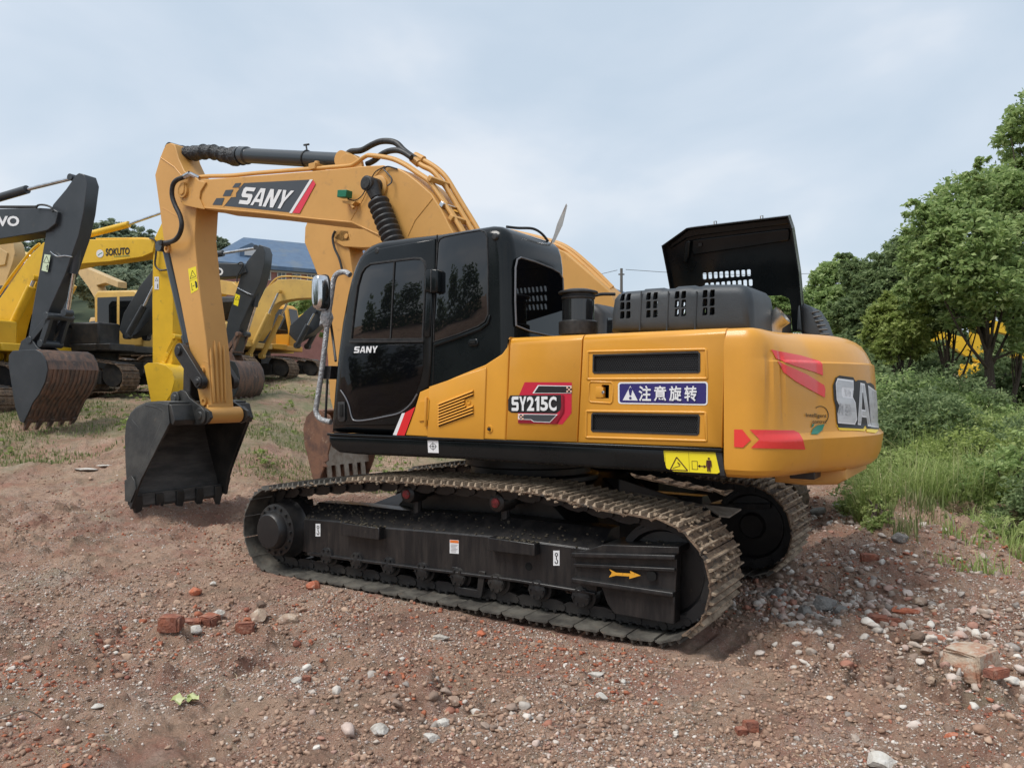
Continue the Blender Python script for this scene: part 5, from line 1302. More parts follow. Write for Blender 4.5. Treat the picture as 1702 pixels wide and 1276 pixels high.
def linkage(fr, t, pts, sg, m, w=.22, r=.07):
    """pins at pts[0], pts[1], pts[2] joined by plates"""
    A, B_, C_ = [Vector(fr.P(a, c_, 0)) for a, c_ in pts]
    b = MB()
    for q, ww in ((A, w * 1.25), (B_, w), (C_, w)):
        b.rev((q.x, -ww, q.z), (0, 1, 0), [(0, .0001), (0, r), (2 * ww, r), (2 * ww, .0001)], 14)
    for s in (-1, 1):
        for p, q in ((A, B_), (A, C_)):
            d_ = (q - p).normalized(); n_ = Vector((-d_.z, 0, d_.x)) * r * .85; y = s * w * .8
            b.prism([((p - n_).x, (p - n_).z), ((q - n_).x, (q - n_).z), ((q + n_).x, (q + n_).z), ((p + n_).x, (p + n_).z)], y - .035, y + .035)
    b.build('bucket_link', m, t, bevel=.008)
def ears(fr, bk_, px, m, w=.2):
    for s in (-1, 1): MB().prism(fr.PL(px, 0), s * w - .02, s * w + .02).build('bucket_ear', m, bk_, bevel=.005)

GV = GRY()
# --- A: charcoal arm machine at the left edge
fa = Fr((95, 352), 15.6, head(20), 5.1, .93)
tA, boA, arA, bkA = bg_machine(fa, 'charcoal boomed excavator at the left edge, its big worn bucket resting in the grass', GV, YEL(), dark_deck=True,
    boom=[(96, 352), (88, 347), (66, 345.5), (0, 347), (-90, 352), (-160, 385), (-235, 480), (-255, 590), (-225, 600), (-170, 520), (-120, 430), (-60, 405), (0, 397), (55, 388), (78, 383), (92, 372)],
    arm=[(126, 291), (131, 287.5), (140, 290), (145, 305), (139, 352), (131, 390), (108, 457), (84, 510), (76, 530), (68, 568), (60, 587), (46, 590), (43, 580), (46, 565), (55, 510), (75.5, 392), (80, 360), (88, 340), (110, 314)],
    bucket=[(15, 606), (16, 590), (22, 583), (60, 580.5), (70, 586), (77, 600), (80, 614), (76, 634), (66, 655), (56, 668), (44, 694), (40, 703), (34, 700), (26, 676)], bw=1.15, bucket_back=(2, 11), bucket_mat=RUS(), arm_w=.14,
    cyls=[((-60, 346), (45, 315), (122, 296), .085, .045, 0, GV), ((134, 375), (122, 455), (112, 520), .085, .05, 0, GV)],
    tube_px=[([(60, 346), (64, 341), (75, 341), (85, 345), (88, 352)], .02, -.25, MRB, 'hose'), ([(-60, 344), (20, 344), (60, 344)], .03, -.15, MRB, 'hose'), ([(84, 418), (95, 426), (108, 425), (120, 427)], .012, -.2, m_chrome(), 'cable')])
linkage(fa, tA, [(98, 527), (66, 566), (84, 572)], -1, GV, .24, .075)
ears(fa, bkA, [(46, 588), (52, 568), (62, 561), (70, 566), (78, 578), (95, 588)], GV)
d = Decal(fa.on(-.17, -1)); d.poly([(74, 422.5), (84, 424), (79, 452), (69, 449.5)], 0); d.line([(72.4, 436), (77.5, 425.5), (81.5, 437)], .8, 1, closed=True); d.line([(76, 443), (79, 443.5)], .8, 1); d.line([(79, 440), (78, 449)], 1.6, 1); d.build('warning_label', [mat('pale_green_vinyl', (0.62, 0.72, 0.5), .4), m_ink()], arA)
d = Decal(fa.on(-.21, -1)); d.text('VOLVO', [(-52, 359), (32, 359), (32, 376), (-52, 377)], 0, bold=.04); d.build('maker_lettering', [m_white()], boA)
# wear ribs and a band across the bucket's back
sd_ = fa.PL([(77, 600), (80, 614), (76, 634), (66, 655), (56, 668), (46, 692)], -.575); cen_ = Vector(fa.p(50, 630, -.575))
def outw(i, k): p_ = Vector(sd_[i]); return p_ + (p_ - cen_).normalized() * k
mb = MB(); mb.sweep([[(outw(0, 0).x, y, outw(0, 0).y), (outw(0, .02).x, y, outw(0, .02).y), (outw(1, .02).x, y, outw(1, .02).y), (outw(1, 0).x, y, outw(1, 0).y)] for y in (-.56, .56)]); mb.build('wear_band', RUS(), bkA)
for k in range(12):
    y_ = -.53 + k * .096; rings_ = []
    for i in range(1, 6): a_, b2 = outw(i, -.005), outw(i, .022); rings_.append([(a_.x, y_ - .03, a_.y), (b2.x, y_ - .024, b2.y), (b2.x, y_ + .024, b2.y), (a_.x, y_ + .03, a_.y)])
    MB().sweep(rings_).build('wear_rib', RUS(), bkA)

# --- S: yellow machine behind it
fs_ = Fr((255, 405), 18.8, head(16), 4.9, 1.45)
YM_ = YEL()
tS, boS, arS, bkS = bg_machine(fs_, 'bright yellow excavator with lettered boom and yellow bucket beside the orange arm', YM_, YM_,
    boom=[(258, 398), (240, 396.5), (158, 398), (110, 397), (72, 403), (50, 424), (18, 470), (-12, 512), (-35, 560), (-40, 600), (-20, 615), (10, 600), (22, 545), (28, 522), (56, 480), (66, 458), (100, 447), (140, 438), (180, 435), (236, 427), (254, 419)],
    arm=[(281, 344), (290, 343), (294, 360), (292, 400), (288, 470), (287, 600), (281, 612), (258, 612), (253.5, 602), (253, 500), (254, 425), (257, 395), (268, 372)],
    bucket=[(246, 638), (240, 608), (246, 603), (262, 603), (276, 607), (287, 617), (291, 632), (285, 654), (276, 668), (262, 676), (252, 670)], bw=1.1, bucket_back=(2, 8), bucket_mat=YM_,
    cyls=[((120, 397), (214, 373), (282, 349), .08, .04, 0, YM_), ((-4, 592), (52, 476), (58, 462), .10, .05, .38, YM_), ((284, 430), (288, 520), (290, 555), .07, .045, 0, YM_)],
    tube_px=[([(66, 405), (54, 415), (40, 432), (20, 458), (-2, 490)], .035, -.1, YM_, 'pipe'), ([(160, 397), (235, 396), (250, 398)], .02, -.1, YM_, 'pipe'), ([(249, 396), (256, 398), (260, 408), (259, 425), (258, 440), (266, 449), (280, 448)], .022, -.24, MRB, 'hose')])
linkage(fs_, tS, [(300, 560), (280, 605), (286, 590)], -1, YM_, .2, .06)
d = Decal(fs_.on(-.21, -1)); d.poly([(174, 412.5), (216, 409.5), (216, 424), (192, 427), (174, 428)], 4) if False else None
d.text('SOKUTO', [(175.5, 413), (215.5, 411), (215.5, 423), (175.5, 425.5)], 1, bold=.035); d.poly(circ(166, 421.5, 6, 18, 6.6), 0); d.line([(162.5, 425), (166, 422), (170, 420)], 1.3, 2); d.line([(189, 426.5), (215.5, 425)], .9, 2)
d.build('maker_lettering', [m_white(), m_ink(), mat('teal_vinyl', (0.02, 0.22, 0.14), .4)], boS)
d = Decal(fs_.on(-.17, -1)); d.poly([(256.5, 460), (264, 460), (264, 481), (256.5, 481)], 0); d.line([(258, 467), (260.3, 462), (262.6, 467)], .6, 1, closed=True); d.line([(262, 472), (262, 479)], 1.3, 1); d.build('warning_label', [m_white(), m_ink()], arS)

# --- B: second charcoal arm machine, its arm between the orange arm and the cab
fb = Fr((408, 445), 20.8, head(16), 4.9, 1.55)
tB, boB, arB, bkB = bg_machine(fb, 'charcoal boomed excavator behind the yellow arm, its rusty bucket right of the orange arm', GV, YEL(), dark_deck=True, hood_z=1.75, house=YEL(), cab_col=PYE(),
    boom=[(404, 438), (361, 437), (300, 431), (262, 438), (232, 476), (206, 520), (198, 548), (208, 562), (226, 556), (252, 528), (282, 486), (302, 466), (363, 461), (394, 459), (410, 452)],
    arm=[(426, 415), (431, 406.5), (437, 409), (441, 420), (439, 440), (432, 470), (418, 500), (400, 540), (394, 575), (388, 590), (376, 590), (373, 575), (374, 556), (381, 520), (401, 455), (410, 435)],
    bucket=[(374, 625), (375, 604), (379, 598), (390, 601), (396, 612), (399, 628), (396, 646), (390, 658), (384, 662), (378, 650)], bw=1.1, bucket_back=(2, 8), bucket_mat=RUS(),
    cyls=[((290, 432), (371, 421), (428, 412), .085, .045, 0, GV), ((212, 558), (240, 508), (262, 464), .085, .05, .36, GV), ((434, 450), (424, 510), (410, 555), .07, .045, 0, GV)],
    tube_px=[([(395, 439), (400, 436), (404, 440), (395, 458), (394, 470)], .018, -.25, MRB, 'hose'), ([(394, 478), (405, 484), (418, 490)], .012, -.2, m_chrome(), 'cable')])
linkage(fb, tB, [(404, 556), (382, 585), (394, 584)], -1, RUS(), .22, .06)
ears(fb, bkB, [(376, 603), (381, 588), (388, 584), (394, 588), (399, 600)], RUS())
d = Decal(fb.on(-.21, -1)); d.text('VOLVO', [(316, 441), (371, 445.5), (371, 458), (316, 456)], 0, bold=.04); d.build('maker_lettering', [m_white()], boB)
d = Decal(fb.on(-.17, -1)); d.poly([(391.5, 488), (399, 491), (395.5, 509), (388, 506)], 0); d.line([(391, 498), (395, 493), (397, 499)], .6, 1, closed=True); d.build('warning_label', [m_yellow_lab(), m_ink()], arB)

# --- F: pale yellow machine with arched boom
PY = PYE()
ff = Fr((560, 480), 25.5, head(17), 4.6, 1.93)
tF, boF, arF, _ = bg_machine(ff, 'pale yellow excavator with arched boom and twin yellow cylinders behind the grab rail', PY, PY,
    boom=[(462, 464.5), (490, 463.5), (523, 467), (575, 478), (578, 488), (560, 492), (523, 495), (495, 496), (481, 498), (466, 501), (455, 507), (446, 521), (440, 545), (425, 566), (408, 566), (406, 550), (418, 525), (441, 480)],
    arm=[(566, 462), (580, 462), (582, 500), (578, 580), (570, 580), (566, 520), (562, 490)],
    cyls=[((414, 590), (447, 521), (464, 484), .09, .045, .36, PY)],
    tube_px=[([(445, 478), (463, 461), (495, 460), (530, 464)], .03, -.1, PY, 'pipe'), ([(482, 463), (488, 456), (496, 459)], .02, -.1, MRB, 'hose')])
# --- G: charcoal boom and orange cab further back
fg = Fr((585, 500), 29.0, head(17), 4.2, 2.0)
tG, boG, arG, _ = bg_machine(fg, 'charcoal boomed excavator with orange cab, right of the pale yellow one with arched boom', GV, mat('amber_paint', (0.66, 0.33, 0.03), .45), cab_col=mat('amber_paint', (0.66, 0.33, 0.03), .45),
    boom=[(585, 496), (560, 478), (535, 492), (510, 515), (482, 541), (480, 556), (492, 568), (520, 552), (548, 525), (566, 512), (582, 512)],
    cyls=[((494, 574), (512, 540), (524, 518), .10, .05, .36, GV)])

# --- H: orange machine standing parallel, right behind the first
fh = Fr((585, 395), 13.0, Vector((-1, 0, 0)), 4.9, -.25)
fh.o.x = -.85; fh.o.y = 3.55
tH, boH, arH, bkH = bg_machine(fh, 'orange excavator behind the black cab, its rust brown bucket showing left of the cab', MOD, MO, sg=1, tdx=-.1, hood_z=1.8,
    boom=[(548, 372), (556, 362), (590, 358), (640, 352), (700, 352), (790, 378), (850, 392), (905, 405), (938, 418), (975, 450), (1013, 484), (1022, 505), (1020, 530), (1000, 545), (965, 530), (925, 500), (880, 455), (800, 425), (700, 410), (600, 412), (570, 410), (552, 400)],
    arm=[(507, 378), (512, 365), (530, 352), (545, 352), (556, 362), (578, 400), (590, 480), (588, 560), (584, 660), (572, 690), (556, 690), (548, 660), (545, 600), (540, 540), (528, 458), (518, 432), (506, 403)],
    bucket=[(556, 708), (548, 690), (535, 682), (522, 680), (510, 692), (505, 712), (507, 738), (512, 758), (517, 780), (522, 799), (532, 797), (540, 775), (548, 745)], bw=1.15, bucket_back=(2, 9), bucket_mat=RUB(),
    cyls=[], tube_px=[([(848, 388), (900, 400), (937, 413), (975, 444), (1014, 481)], .03, .05, MOD, 'pipe'), ([(848, 384), (900, 396), (941, 410), (980, 441), (1018, 478)], .03, -.08, MOD, 'pipe'),
        ([(557, 384), (553, 395), (556, 412), (564, 430), (569, 450)], .02, .26, MRB, 'hose')])
b = MB(); b.prism(fh.PL([(556, 388), (562, 383), (580, 384), (586, 392), (583, 400), (570, 402), (556, 396)], .19), .17, .21); x_, z_ = fh.p(576, 393, .21); b.rev((x_, .21, z_), (0, 1, 0), [(0, .045), (.02, .04), (.02, .0001)], 14); b.build('arm_lug', MOD, arH, bevel=.004)
# clean scraped patch inside the bucket
b = MB(); P0 = Vector(fh.p(536, 797, .575)); P1 = Vector(fh.p(530, 735, .575)); P2 = Vector(fh.p(533, 700, .575))
for k in range(11):
    y0 = -.55 + k * .1; zt_ = P0 if k % 2 else P0.lerp(P1, .35)
    b.sweep([[(P1.x, y, P1.y), (zt_.x, y, zt_.y), (zt_.x + .02, y, zt_.y), (P1.x + .02, y, P1.y)] for y in (y0, y0 + .1)])
b.build('scraped_lip', mat('scraped_steel', (0.36, 0.33, 0.28), .6, col2=(0.22, 0.18, 0.14), nscale=8), bkH)
b = MB(); pts2 = fh.PL([(600, 745), (606, 752), (604, 778), (598, 797), (590, 800), (588, 770), (592, 750)], -.55); b.prism(pts2, -.56, -.53); b.build('side_cutter', RUB(), bkH)
b = MB(); pts2 = fh.PL([(535, 758), (545, 755), (546, 765), (540, 768), (545, 776), (536, 775), (532, 767)], .6); b.prism(pts2, .585, .61); b.build('side_cutter', RUB(), bkH, bevel=.004)

# --- machines packed behind the first rows
OR = mat('deep_orange_paint', (0.62, 0.26, 0.05), .5)
fm1 = Fr((330, 470), 30.0, head(20), 4.2, 2.0)
bg_machine(fm1, 'yellow excavator glimpsed between the yellow arm and the orange arm, far back', YM_, YM_, boom=[(330, 472), (312, 462), (296, 460), (275, 480), (262, 500), (256, 530), (268, 530), (280, 505), (298, 485), (325, 490)], arm=[(326, 462), (336, 462), (340, 500), (334, 560), (326, 560), (322, 500)])
fm2 = Fr((395, 480), 33.0, head(25), 4.0, 2.15)
bg_machine(fm2, 'yellow excavator whose boom shows just left of the rusty bucket arm', PY, PY, boom=[(397, 478), (385, 468), (365, 465), (345, 478), (330, 500), (322, 530), (334, 532), (346, 508), (366, 488), (392, 492)], arm=[(390, 468), (400, 468), (404, 500), (398, 560), (390, 560), (386, 500)])
fm3 = Fr((545, 530), 34.0, head(12), 3.6, 2.15)
bg_machine(fm3, 'yellow excavator far back below the arched boom, next to the mirror rail', YM_, YM_, boom=[(546, 534), (530, 522), (508, 518), (488, 530), (478, 550), (488, 556), (505, 540), (540, 545)])
fm4 = Fr((112, 470), 33.0, head(20), 3.8, 2.1)
bg_machine(fm4, 'pale yellow excavator far back between the charcoal arm and the tan cab', PY, YM_, cab_col=YM_, boom=[(114, 474), (96, 462), (75, 458), (50, 475), (38, 500), (50, 505), (70, 485), (108, 486)])
fm5 = Fr((255, 500), 40.0, head(14), 3.4, 2.35)
bg_machine(fm5, 'yellow excavator far back peeking above the dark grey deck', YM_, YM_, cab_col=YM_, boom=[(256, 504), (240, 494), (215, 492), (196, 505), (188, 520), (200, 522), (216, 508), (250, 512)])
# --- tan arm at the far left edge and the boom with letters behind it
TN = TAN()
ft = Fr((8, 410), 22.0, head(16), 5.0, 1.6)
tT, _, arT, _ = bg_machine(ft, 'excavator with tan arm at the left edge, seen under the charcoal boom', TN, TN,
    boom=[(12, 420), (-20, 400), (-90, 398), (-150, 430), (-190, 520), (-200, 590), (-170, 590), (-130, 500), (-90, 450), (-20, 445), (8, 440)],
    arm=[(2, 398), (17, 397.5), (22, 404), (25, 420), (20, 440), (12, 462), (4, 490), (-8, 540), (-18, 545), (-22, 540), (-12, 450), (-6, 410)],
    tube_px=[([(18, 440), (10, 460), (8, 485), (0, 500)], .06, -.1, MRB, 'cylinder')])
fk = Fr((60, 440), 25.5, head(16), 4.8, 1.7)
tK, boK, _, _ = bg_machine(fk, 'excavator with purple lettering on cream boom, between tan arm and yellow boom', mat('cream_paint', (0.62, 0.50, 0.27), .5), YEL(),
    boom=[(62, 436), (30, 428), (-30, 424), (-70, 440), (-100, 480), (-120, 540), (-90, 545), (-60, 490), (-30, 460), (30, 452), (60, 450)],
    cyls=[((20, 416), (48, 425), (60, 430), .09, .05, 0, PY)])
d = Decal(fk.on(-.21, -1)); d.poly([(19, 434), (56, 438), (56, 449), (19, 447)], 0); d.text('KOMATSU', [(-12, 433.5), (52, 438.5), (52, 447.5), (-12, 445)], 1, bold=.03); d.build('maker_lettering', [m_white(), mat('purple_vinyl', (0.10, 0.02, 0.13), .4)], boK)
# tan machine with open roofed cab behind
fc = Fr((200, 470), 36.0, head(35), 3.2, 2.2)
bg_machine(fc, 'tan excavator with open cream cab standing behind the dark grey deck', TN, YEL(), cab_col=TN, boom=[(196, 468), (140, 444), (126, 440), (128, 452), (146, 476), (160, 500), (172, 500), (160, 474), (175, 470), (196, 478)])
fo = Fr((240, 485), 48.0, head(10), 3.4, 2.6)
bg_machine(fo, 'small orange excavator far off between the tan cab and the yellow arm', OR, OR, boom=[(238, 487), (205, 486), (186, 489), (184, 505), (190, 505), (206, 496), (238, 495)])

# --- machines beyond the trees on the right
f1 = Fr((1622, 545), 27.0, head(200), 4.6, 1.7)
t1, _, _, _ = bg_machine(f1, 'yellow excavator seen between the tree trunks on the right, arm down and bucket curled', YM_, YM_, sg=1,
    boom=[(1618, 545), (1626, 528), (1660, 535), (1700, 540), (1712, 560), (1700, 562), (1660, 552), (1632, 560)],
    arm=[(1612, 530), (1628, 528), (1634, 545), (1636, 596), (1628, 602), (1620, 600), (1614, 560)],
    bucket=[(1620, 612), (1628, 602), (1636, 604), (1634, 612), (1618, 622), (1604, 628), (1600, 610), (1608, 602)], bw=1.0, bucket_back=(0, 5), bucket_mat=YM_)
f2 = Fr((1536, 560), 31.0, head(200), 4.5, 1.9)
bg_machine(f2, 'yellow excavator mostly hidden by branches, left of the thick trunk', YM_, YM_, sg=1, boom=[(1536, 556), (1560, 550), (1600, 560), (1620, 590), (1606, 592), (1580, 575), (1545, 570)], arm=[(1526, 556), (1542, 554), (1545, 568), (1542, 600), (1532, 600), (1528, 570)])
f3 = Fr((1690, 575), 20.5, head(190), 3.8, 1.1)
bg_machine(f3, 'yellow excavator at the right edge among the trees with its track showing', YM_, YM_, sg=1, boom=[(1690, 590), (1700, 575), (1740, 560), (1790, 570), (1800, 600), (1780, 605), (1740, 590), (1705, 602)], arm=[(1678, 595), (1690, 586), (1705, 592), (1702, 606), (1690, 620), (1676, 612)])
# ================================================================== terrain
def vnoise(x, y, seed):
    xi = np.floor(x).astype(np.int64); yi = np.floor(y).astype(np.int64); fx = x - xi; fy = y - yi
    fx = fx * fx * (3 - 2 * fx); fy = fy * fy * (3 - 2 * fy)
    def h(a, b):
        n = (a * 374761393 + b * 668265263 + seed * 982451653) & 0xffffffff
        n = ((n ^ (n >> 13)) * 1274126177) & 0xffffffff; return ((n ^ (n >> 16)) & 0xffff) / 65535.0
    return (h(xi, yi) * (1 - fx) + h(xi + 1, yi) * fx) * (1 - fy) + (h(xi, yi + 1) * (1 - fx) + h(xi + 1, yi + 1) * fx) * fy
def fbm(x, y, seed, o=4):
    s = 0; a = 1; t = 0
    for i in range(o): s = s + a * vnoise(x * 2 ** i, y * 2 ** i, seed + i); t += a; a *= .5
    return s / t
CT = [(-100, [(0, 0), (8, 0), (11, .15), (15.5, .93), (20, 1.4), (26, 1.7), (40, 2.3), (60, 3.0), (100, 4.2)]),
      (200, [(0, 0), (9, 0), (11.5, .15), (15.5, .8), (20, 1.4), (26, 1.8), (40, 2.4), (60, 3.0), (100, 4.2)]),
      (400, [(0, 0), (10, 0), (13, .2), (17, .8), (21, 1.5), (27, 1.93), (40, 2.5), (60, 3.1), (100, 4.2)]),
      (560, [(0, 0), (10, 0), (14, -.1), (17, .4), (21, 1.2), (27, 1.92), (40, 2.5), (60, 3.1), (100, 4.2)]),
      (900, [(0, 0), (9, -.05), (13, -.2), (18, .4), (30, 1.9), (40, 2.4), (60, 3.1), (100, 4.2)]),
      (1350, [(0, 0), (7, 0), (10, .0), (15, .5), (30, 1.9), (40, 2.4), (60, 3.1), (100, 4.2)]),
      (1700, [(0, 0), (5, 0), (8.5, .05), (12, .4), (18, .95), (30, 1.9), (60, 3.1), (100, 4.2)])]
CU = np.array([(a - 851) / F for a, _ in CT])
def terrain(x, y):
    x = np.asarray(x, float); y = np.asarray(y, float)
    dx = x - CAM.x; dy = y - CAM.y; dep = dx * VF.x + dy * VF.y; rt = dx * VR.x + dy * VR.y
    dd = np.maximum(dep, .0); u = np.clip(rt / np.maximum(dep, 1.5), CU[0], CU[-1])
    cols = np.stack([np.interp(dd, [a for a, _ in c], [b for _, b in c]) for _, c in CT])
    i = np.clip(np.searchsorted(CU, u) - 1, 0, len(CU) - 2); t = (u - CU[i]) / (CU[i + 1] - CU[i]); t = np.clip(t, 0, 1); t = t * t * (3 - 2 * t)
    k = np.indices(u.shape)
    z = np.take_along_axis(cols, i[None], 0)[0] * (1 - t) + np.take_along_axis(cols, i[None] + 1, 0)[0] * t
    # flat pad below the machine
    pad = np.clip((np.hypot(np.maximum(np.abs(x) - 2.4, 0), np.maximum(np.abs(y) - 1.5, 0))) / 1.2, 0, 1)
    n1 = fbm(x * .45, y * .45, 3, 4) - .5; n2 = fbm(x * 2.3, y * 2.3, 9, 4) - .5; n3 = fbm(x * 11, y * 11, 21, 3) - .5
    far = np.clip(dep / 30, 0, 1)
    z = z * 1.0 + n1 * (.05 + .09 * pad + .5 * far) * np.clip(pad + .15, 0, 1) + n2 * (.03 + .085 * pad) + n3 * (.018 + .035 * pad) + (fbm(x * 24, y * 24, 91, 2) - .5) * .016 + np.clip(fbm(x * 5.5, y * 5.5, 61, 3) - .55, 0, 1) * .42 * pad * np.clip(fbm(x * .8, y * .8, 62, 3) * 4 - 1.5, 0, 1) * np.clip(1.6 - dep / 14, .15, 1) - np.clip(fbm(x * 1.7, y * 1.7, 55, 3) - .6, 0, 1) * .35 * pad - .030
    # churned soil right of the far track and ruts behind the near track
    ch = np.exp(-(((x - 3.3) / .9) ** 2 + ((y + .6) / 1.5) ** 2)); z = z + ch * (fbm(x * 4, y * 4, 5, 4) - .42) * .22
    rut = np.clip((x - 1.9) * 3, 0, 1) * np.clip((4.3 - x) * 1.2, 0, 1) * np.clip((.36 - np.abs(y + 1.06)) * 14, 0, 1)
    z = z + rut * (-.05 + .032 * np.clip(np.sin(x * 31.4) * 2.5, -1, 1) * (.4 + fbm(x * 3, y * 3, 77, 2)))
    rb = np.exp(-(((x - 2.9) / .9) ** 2 + ((y - 2.7) / 1.5) ** 2)); z = z + rb * (.24 + (fbm(x * 3, y * 3, 15, 4) - .4) * .6)
    mnd = np.exp(-(((x + 5.45) / .45) ** 2 + ((y) / .9) ** 2)); z = z + mnd * .17
    return z
def tz(x, y): return float(terrain(np.array([x]), np.array([y]))[0])
def ground_at(px, py, it=12):
    """where the picture ray meets the terrain"""
    d_ = ray(px, py); t0 = 1.0; step = .25; t = 1.0
    while t < 150:
        p = CAM + d_ * t
        if p.z < tz(p.x, p.y): break
        t += max(.12, t * .02)
    lo, hi = t - max(.12, t * .02) * 1.1, t
    for _ in range(it):
        m_ = (lo + hi) / 2; p = CAM + d_ * m_
        if p.z < tz(p.x, p.y): hi = m_
        else: lo = m_
    p = CAM + d_ * hi; return Vector((p.x, p.y, tz(p.x, p.y)))

def mesh_np(name, V, Fq, mats, parent=None, mi=None, smooth=False):
    me = bpy.data.meshes.new(name); V = np.ascontiguousarray(V, dtype=np.float32); Fq = np.ascontiguousarray(Fq, dtype=np.int32); k = Fq.shape[1]
    me.vertices.add(len(V)); me.vertices.foreach_set('co', V.ravel()); me.loops.add(Fq.size); me.loops.foreach_set('vertex_index', Fq.ravel())
    me.polygons.add(len(Fq)); me.polygons.foreach_set('loop_start', np.arange(0, Fq.size, k, dtype=np.int32))
    if not isinstance(mats, (list, tuple)): mats = [mats]
    for m in mats: me.materials.append(m)
    if mi is not None: me.polygons.foreach_set('material_index', np.ascontiguousarray(mi, dtype=np.int32))
    if smooth: me.polygons.foreach_set('use_smooth', np.ones(len(Fq), bool))
    me.update(calc_edges=True); me.validate()
    o = bpy.data.objects.new(name, me); COL.objects.link(o)
    if parent is not None: o.parent = parent
    return o

# ground: one sheet, finest where the picture looks
base = math.atan2(VF.y, VF.x)
angs = np.concatenate([np.linspace(-R(42), R(42), 620), np.linspace(R(42), R(318), 90)[1:-1]])
rad = np.concatenate([np.linspace(.3, 3.2, 12, endpoint=False), 3.2 * (16 / 3.2) ** np.linspace(0, 1, 400), 16 * (900 / 16) ** np.linspace(0, 1, 110)[1:]])
Aa, Rr = np.meshgrid(angs, rad); gx = CAM.x + Rr * np.cos(base + Aa); gy = CAM.y + Rr * np.sin(base + Aa); gz = terrain(gx, gy)
nr, na = gx.shape; idx = np.arange(nr * na).reshape(nr, na)
q = np.stack([idx[:-1], idx[1:], np.roll(idx, -1, 1)[1:], np.roll(idx, -1, 1)[:-1]], -1).reshape(-1, 4)
V = np.stack([gx, gy, gz], -1).reshape(-1, 3); V = np.vstack([V, [[CAM.x, CAM.y, tz(CAM.x, CAM.y)]]])
# centre fan as thin quads
cq = np.stack([np.full(na, nr * na), idx[0], np.roll(idx[0], -1), np.roll(idx[0], -1)], -1)
gm = bpy.data.materials.new('red_brown_dirt'); gm.use_nodes = True; nt = gm.node_tree; bs = nt.nodes['Principled BSDF']; bs.inputs['Roughness'].default_value = .95; bs.inputs['Specular IOR Level'].default_value = .25
geo = N(nt, 'ShaderNodeNewGeometry'); pos = geo.outputs['Position']
def noise(sc, det=5, rough=.6, dist=0.0):
    n = N(nt, 'ShaderNodeTexNoise'); n.inputs['Scale'].default_value = sc; n.inputs['Detail'].default_value = det; n.inputs['Roughness'].default_value = rough; n.inputs['Distortion'].default_value = dist; L(nt, pos, n.inputs[0]); return n.outputs[0]
def rng(s_, a, b_, c_=0, d_=1):
    n = N(nt, 'ShaderNodeMapRange'); n.inputs[1].default_value = a; n.inputs[2].default_value = b_; n.inputs[3].default_value = c_; n.inputs[4].default_value = d_; L(nt, s_, n.inputs[0]); return n.outputs[0]
def mixc(f, a, b_):
    x = N(nt, 'ShaderNodeMix', data_type='RGBA')
    if isinstance(f, float): x.inputs[0].default_value = f
    else: L(nt, f, x.inputs[0])
    for i, v in ((6, a), (7, b_)):
        if isinstance(v, tuple): x.inputs[i].default_value = (*v, 1)
        else: L(nt, v, x.inputs[i])
    return x.outputs[2]
def mul(a, b_):
    x = N(nt, 'ShaderNodeMath', operation='MULTIPLY')
    for i, v in ((0, a), (1, b_)):
        if isinstance(v, float): x.inputs[i].default_value = v
        else: L(nt, v, x.inputs[i])
    return x.outputs[0]
c = mixc(rng(noise(.6), .35, .65), (0.43, 0.27, 0.188), (0.53, 0.36, 0.26))
c = mixc(rng(noise(1.9, 6), .45, .62), c, (0.40, 0.21, 0.15))
c = mixc(mul(rng(noise(3.3, 6, .7), .53, .66), .8), c, (0.27, 0.20, 0.14))
c = mixc(mul(rng(noise(.9, 6, .7), .55, .66), .55), c, (0.58, 0.47, 0.39))
c = mixc(mul(rng(noise(14, 5, .7), .5, .68), .8), c, (0.24, 0.165, 0.12))
c = mixc(mul(rng(noise(.45, 6, .75, .8), .52, .62), .65), c, (0.24, 0.13, 0.095))
c = mixc(mul(rng(noise(.75, 6, .75, 1.2), .56, .66), .6), c, (0.33, 0.275, 0.19))
# fine grit as little cells
for sc, thr, col, am in ((85, .20, (0.78, 0.72, 0.65), .95), (140, .22, (0.5, 0.42, 0.35), .8), (60, .16, (0.32, 0.12, 0.08), .8), (200, .24, (0.85, 0.78, 0.72), .9)):
    v = N(nt, 'ShaderNodeTexVoronoi'); v.inputs['Scale'].default_value = sc; v.inputs['Randomness'].default_value = 1; L(nt, pos, v.inputs[0])
    sp_ = N(nt, 'ShaderNodeSeparateColor'); L(nt, v.outputs['Color'], sp_.inputs[0])
    m1 = rng(v.outputs['Distance'], thr + .06, thr, 0, 1); m2_ = rng(sp_.outputs[0], .5, .54, 0, 1); m3 = rng(noise(2.4, 3), .4, .6, .15, 1)
    c = mixc(mul(mul(mul(m1, m2_), m3), am), c, col)
# moss and thin green cover farther off and to the right
sx = N(nt, 'ShaderNodeSeparateXYZ'); L(nt, pos, sx.inputs[0])
def lin(ax, ay, c0, lo, hi):
    a = N(nt, 'ShaderNodeVectorMath', operation='DOT_PRODUCT'); a.inputs[1].default_value = (ax, ay, 0); L(nt, pos, a.inputs[0]); return rng(a.outputs['Value'], lo + c0, hi + c0)
fard = lin(VF.x, VF.y, CAM.x * VF.x + CAM.y * VF.y, 11.0, 16.5)
gr = mul(fard, rng(noise(.9, 6, .7), .36, .56))
c = mixc(mul(gr, .85), c, mixc(rng(noise(5), .4, .6), (0.17, 0.19, 0.09), (0.29, 0.25, 0.16)))
rgt = lin(.80, .60, 0, 5.2, 7.0)
c = mixc(mul(mul(rgt, rng(noise(1.3, 6, .7), .38, .56)), .8), c, (0.13, 0.15, 0.065))
L(nt, c, bs.inputs['Base Color'])
bp = N(nt, 'ShaderNodeBump'); bp.inputs['Strength'].default_value = 1.0; bp.inputs['Distance'].default_value = .055; L(nt, noise(28, 8, .72), bp.inputs['Height'])
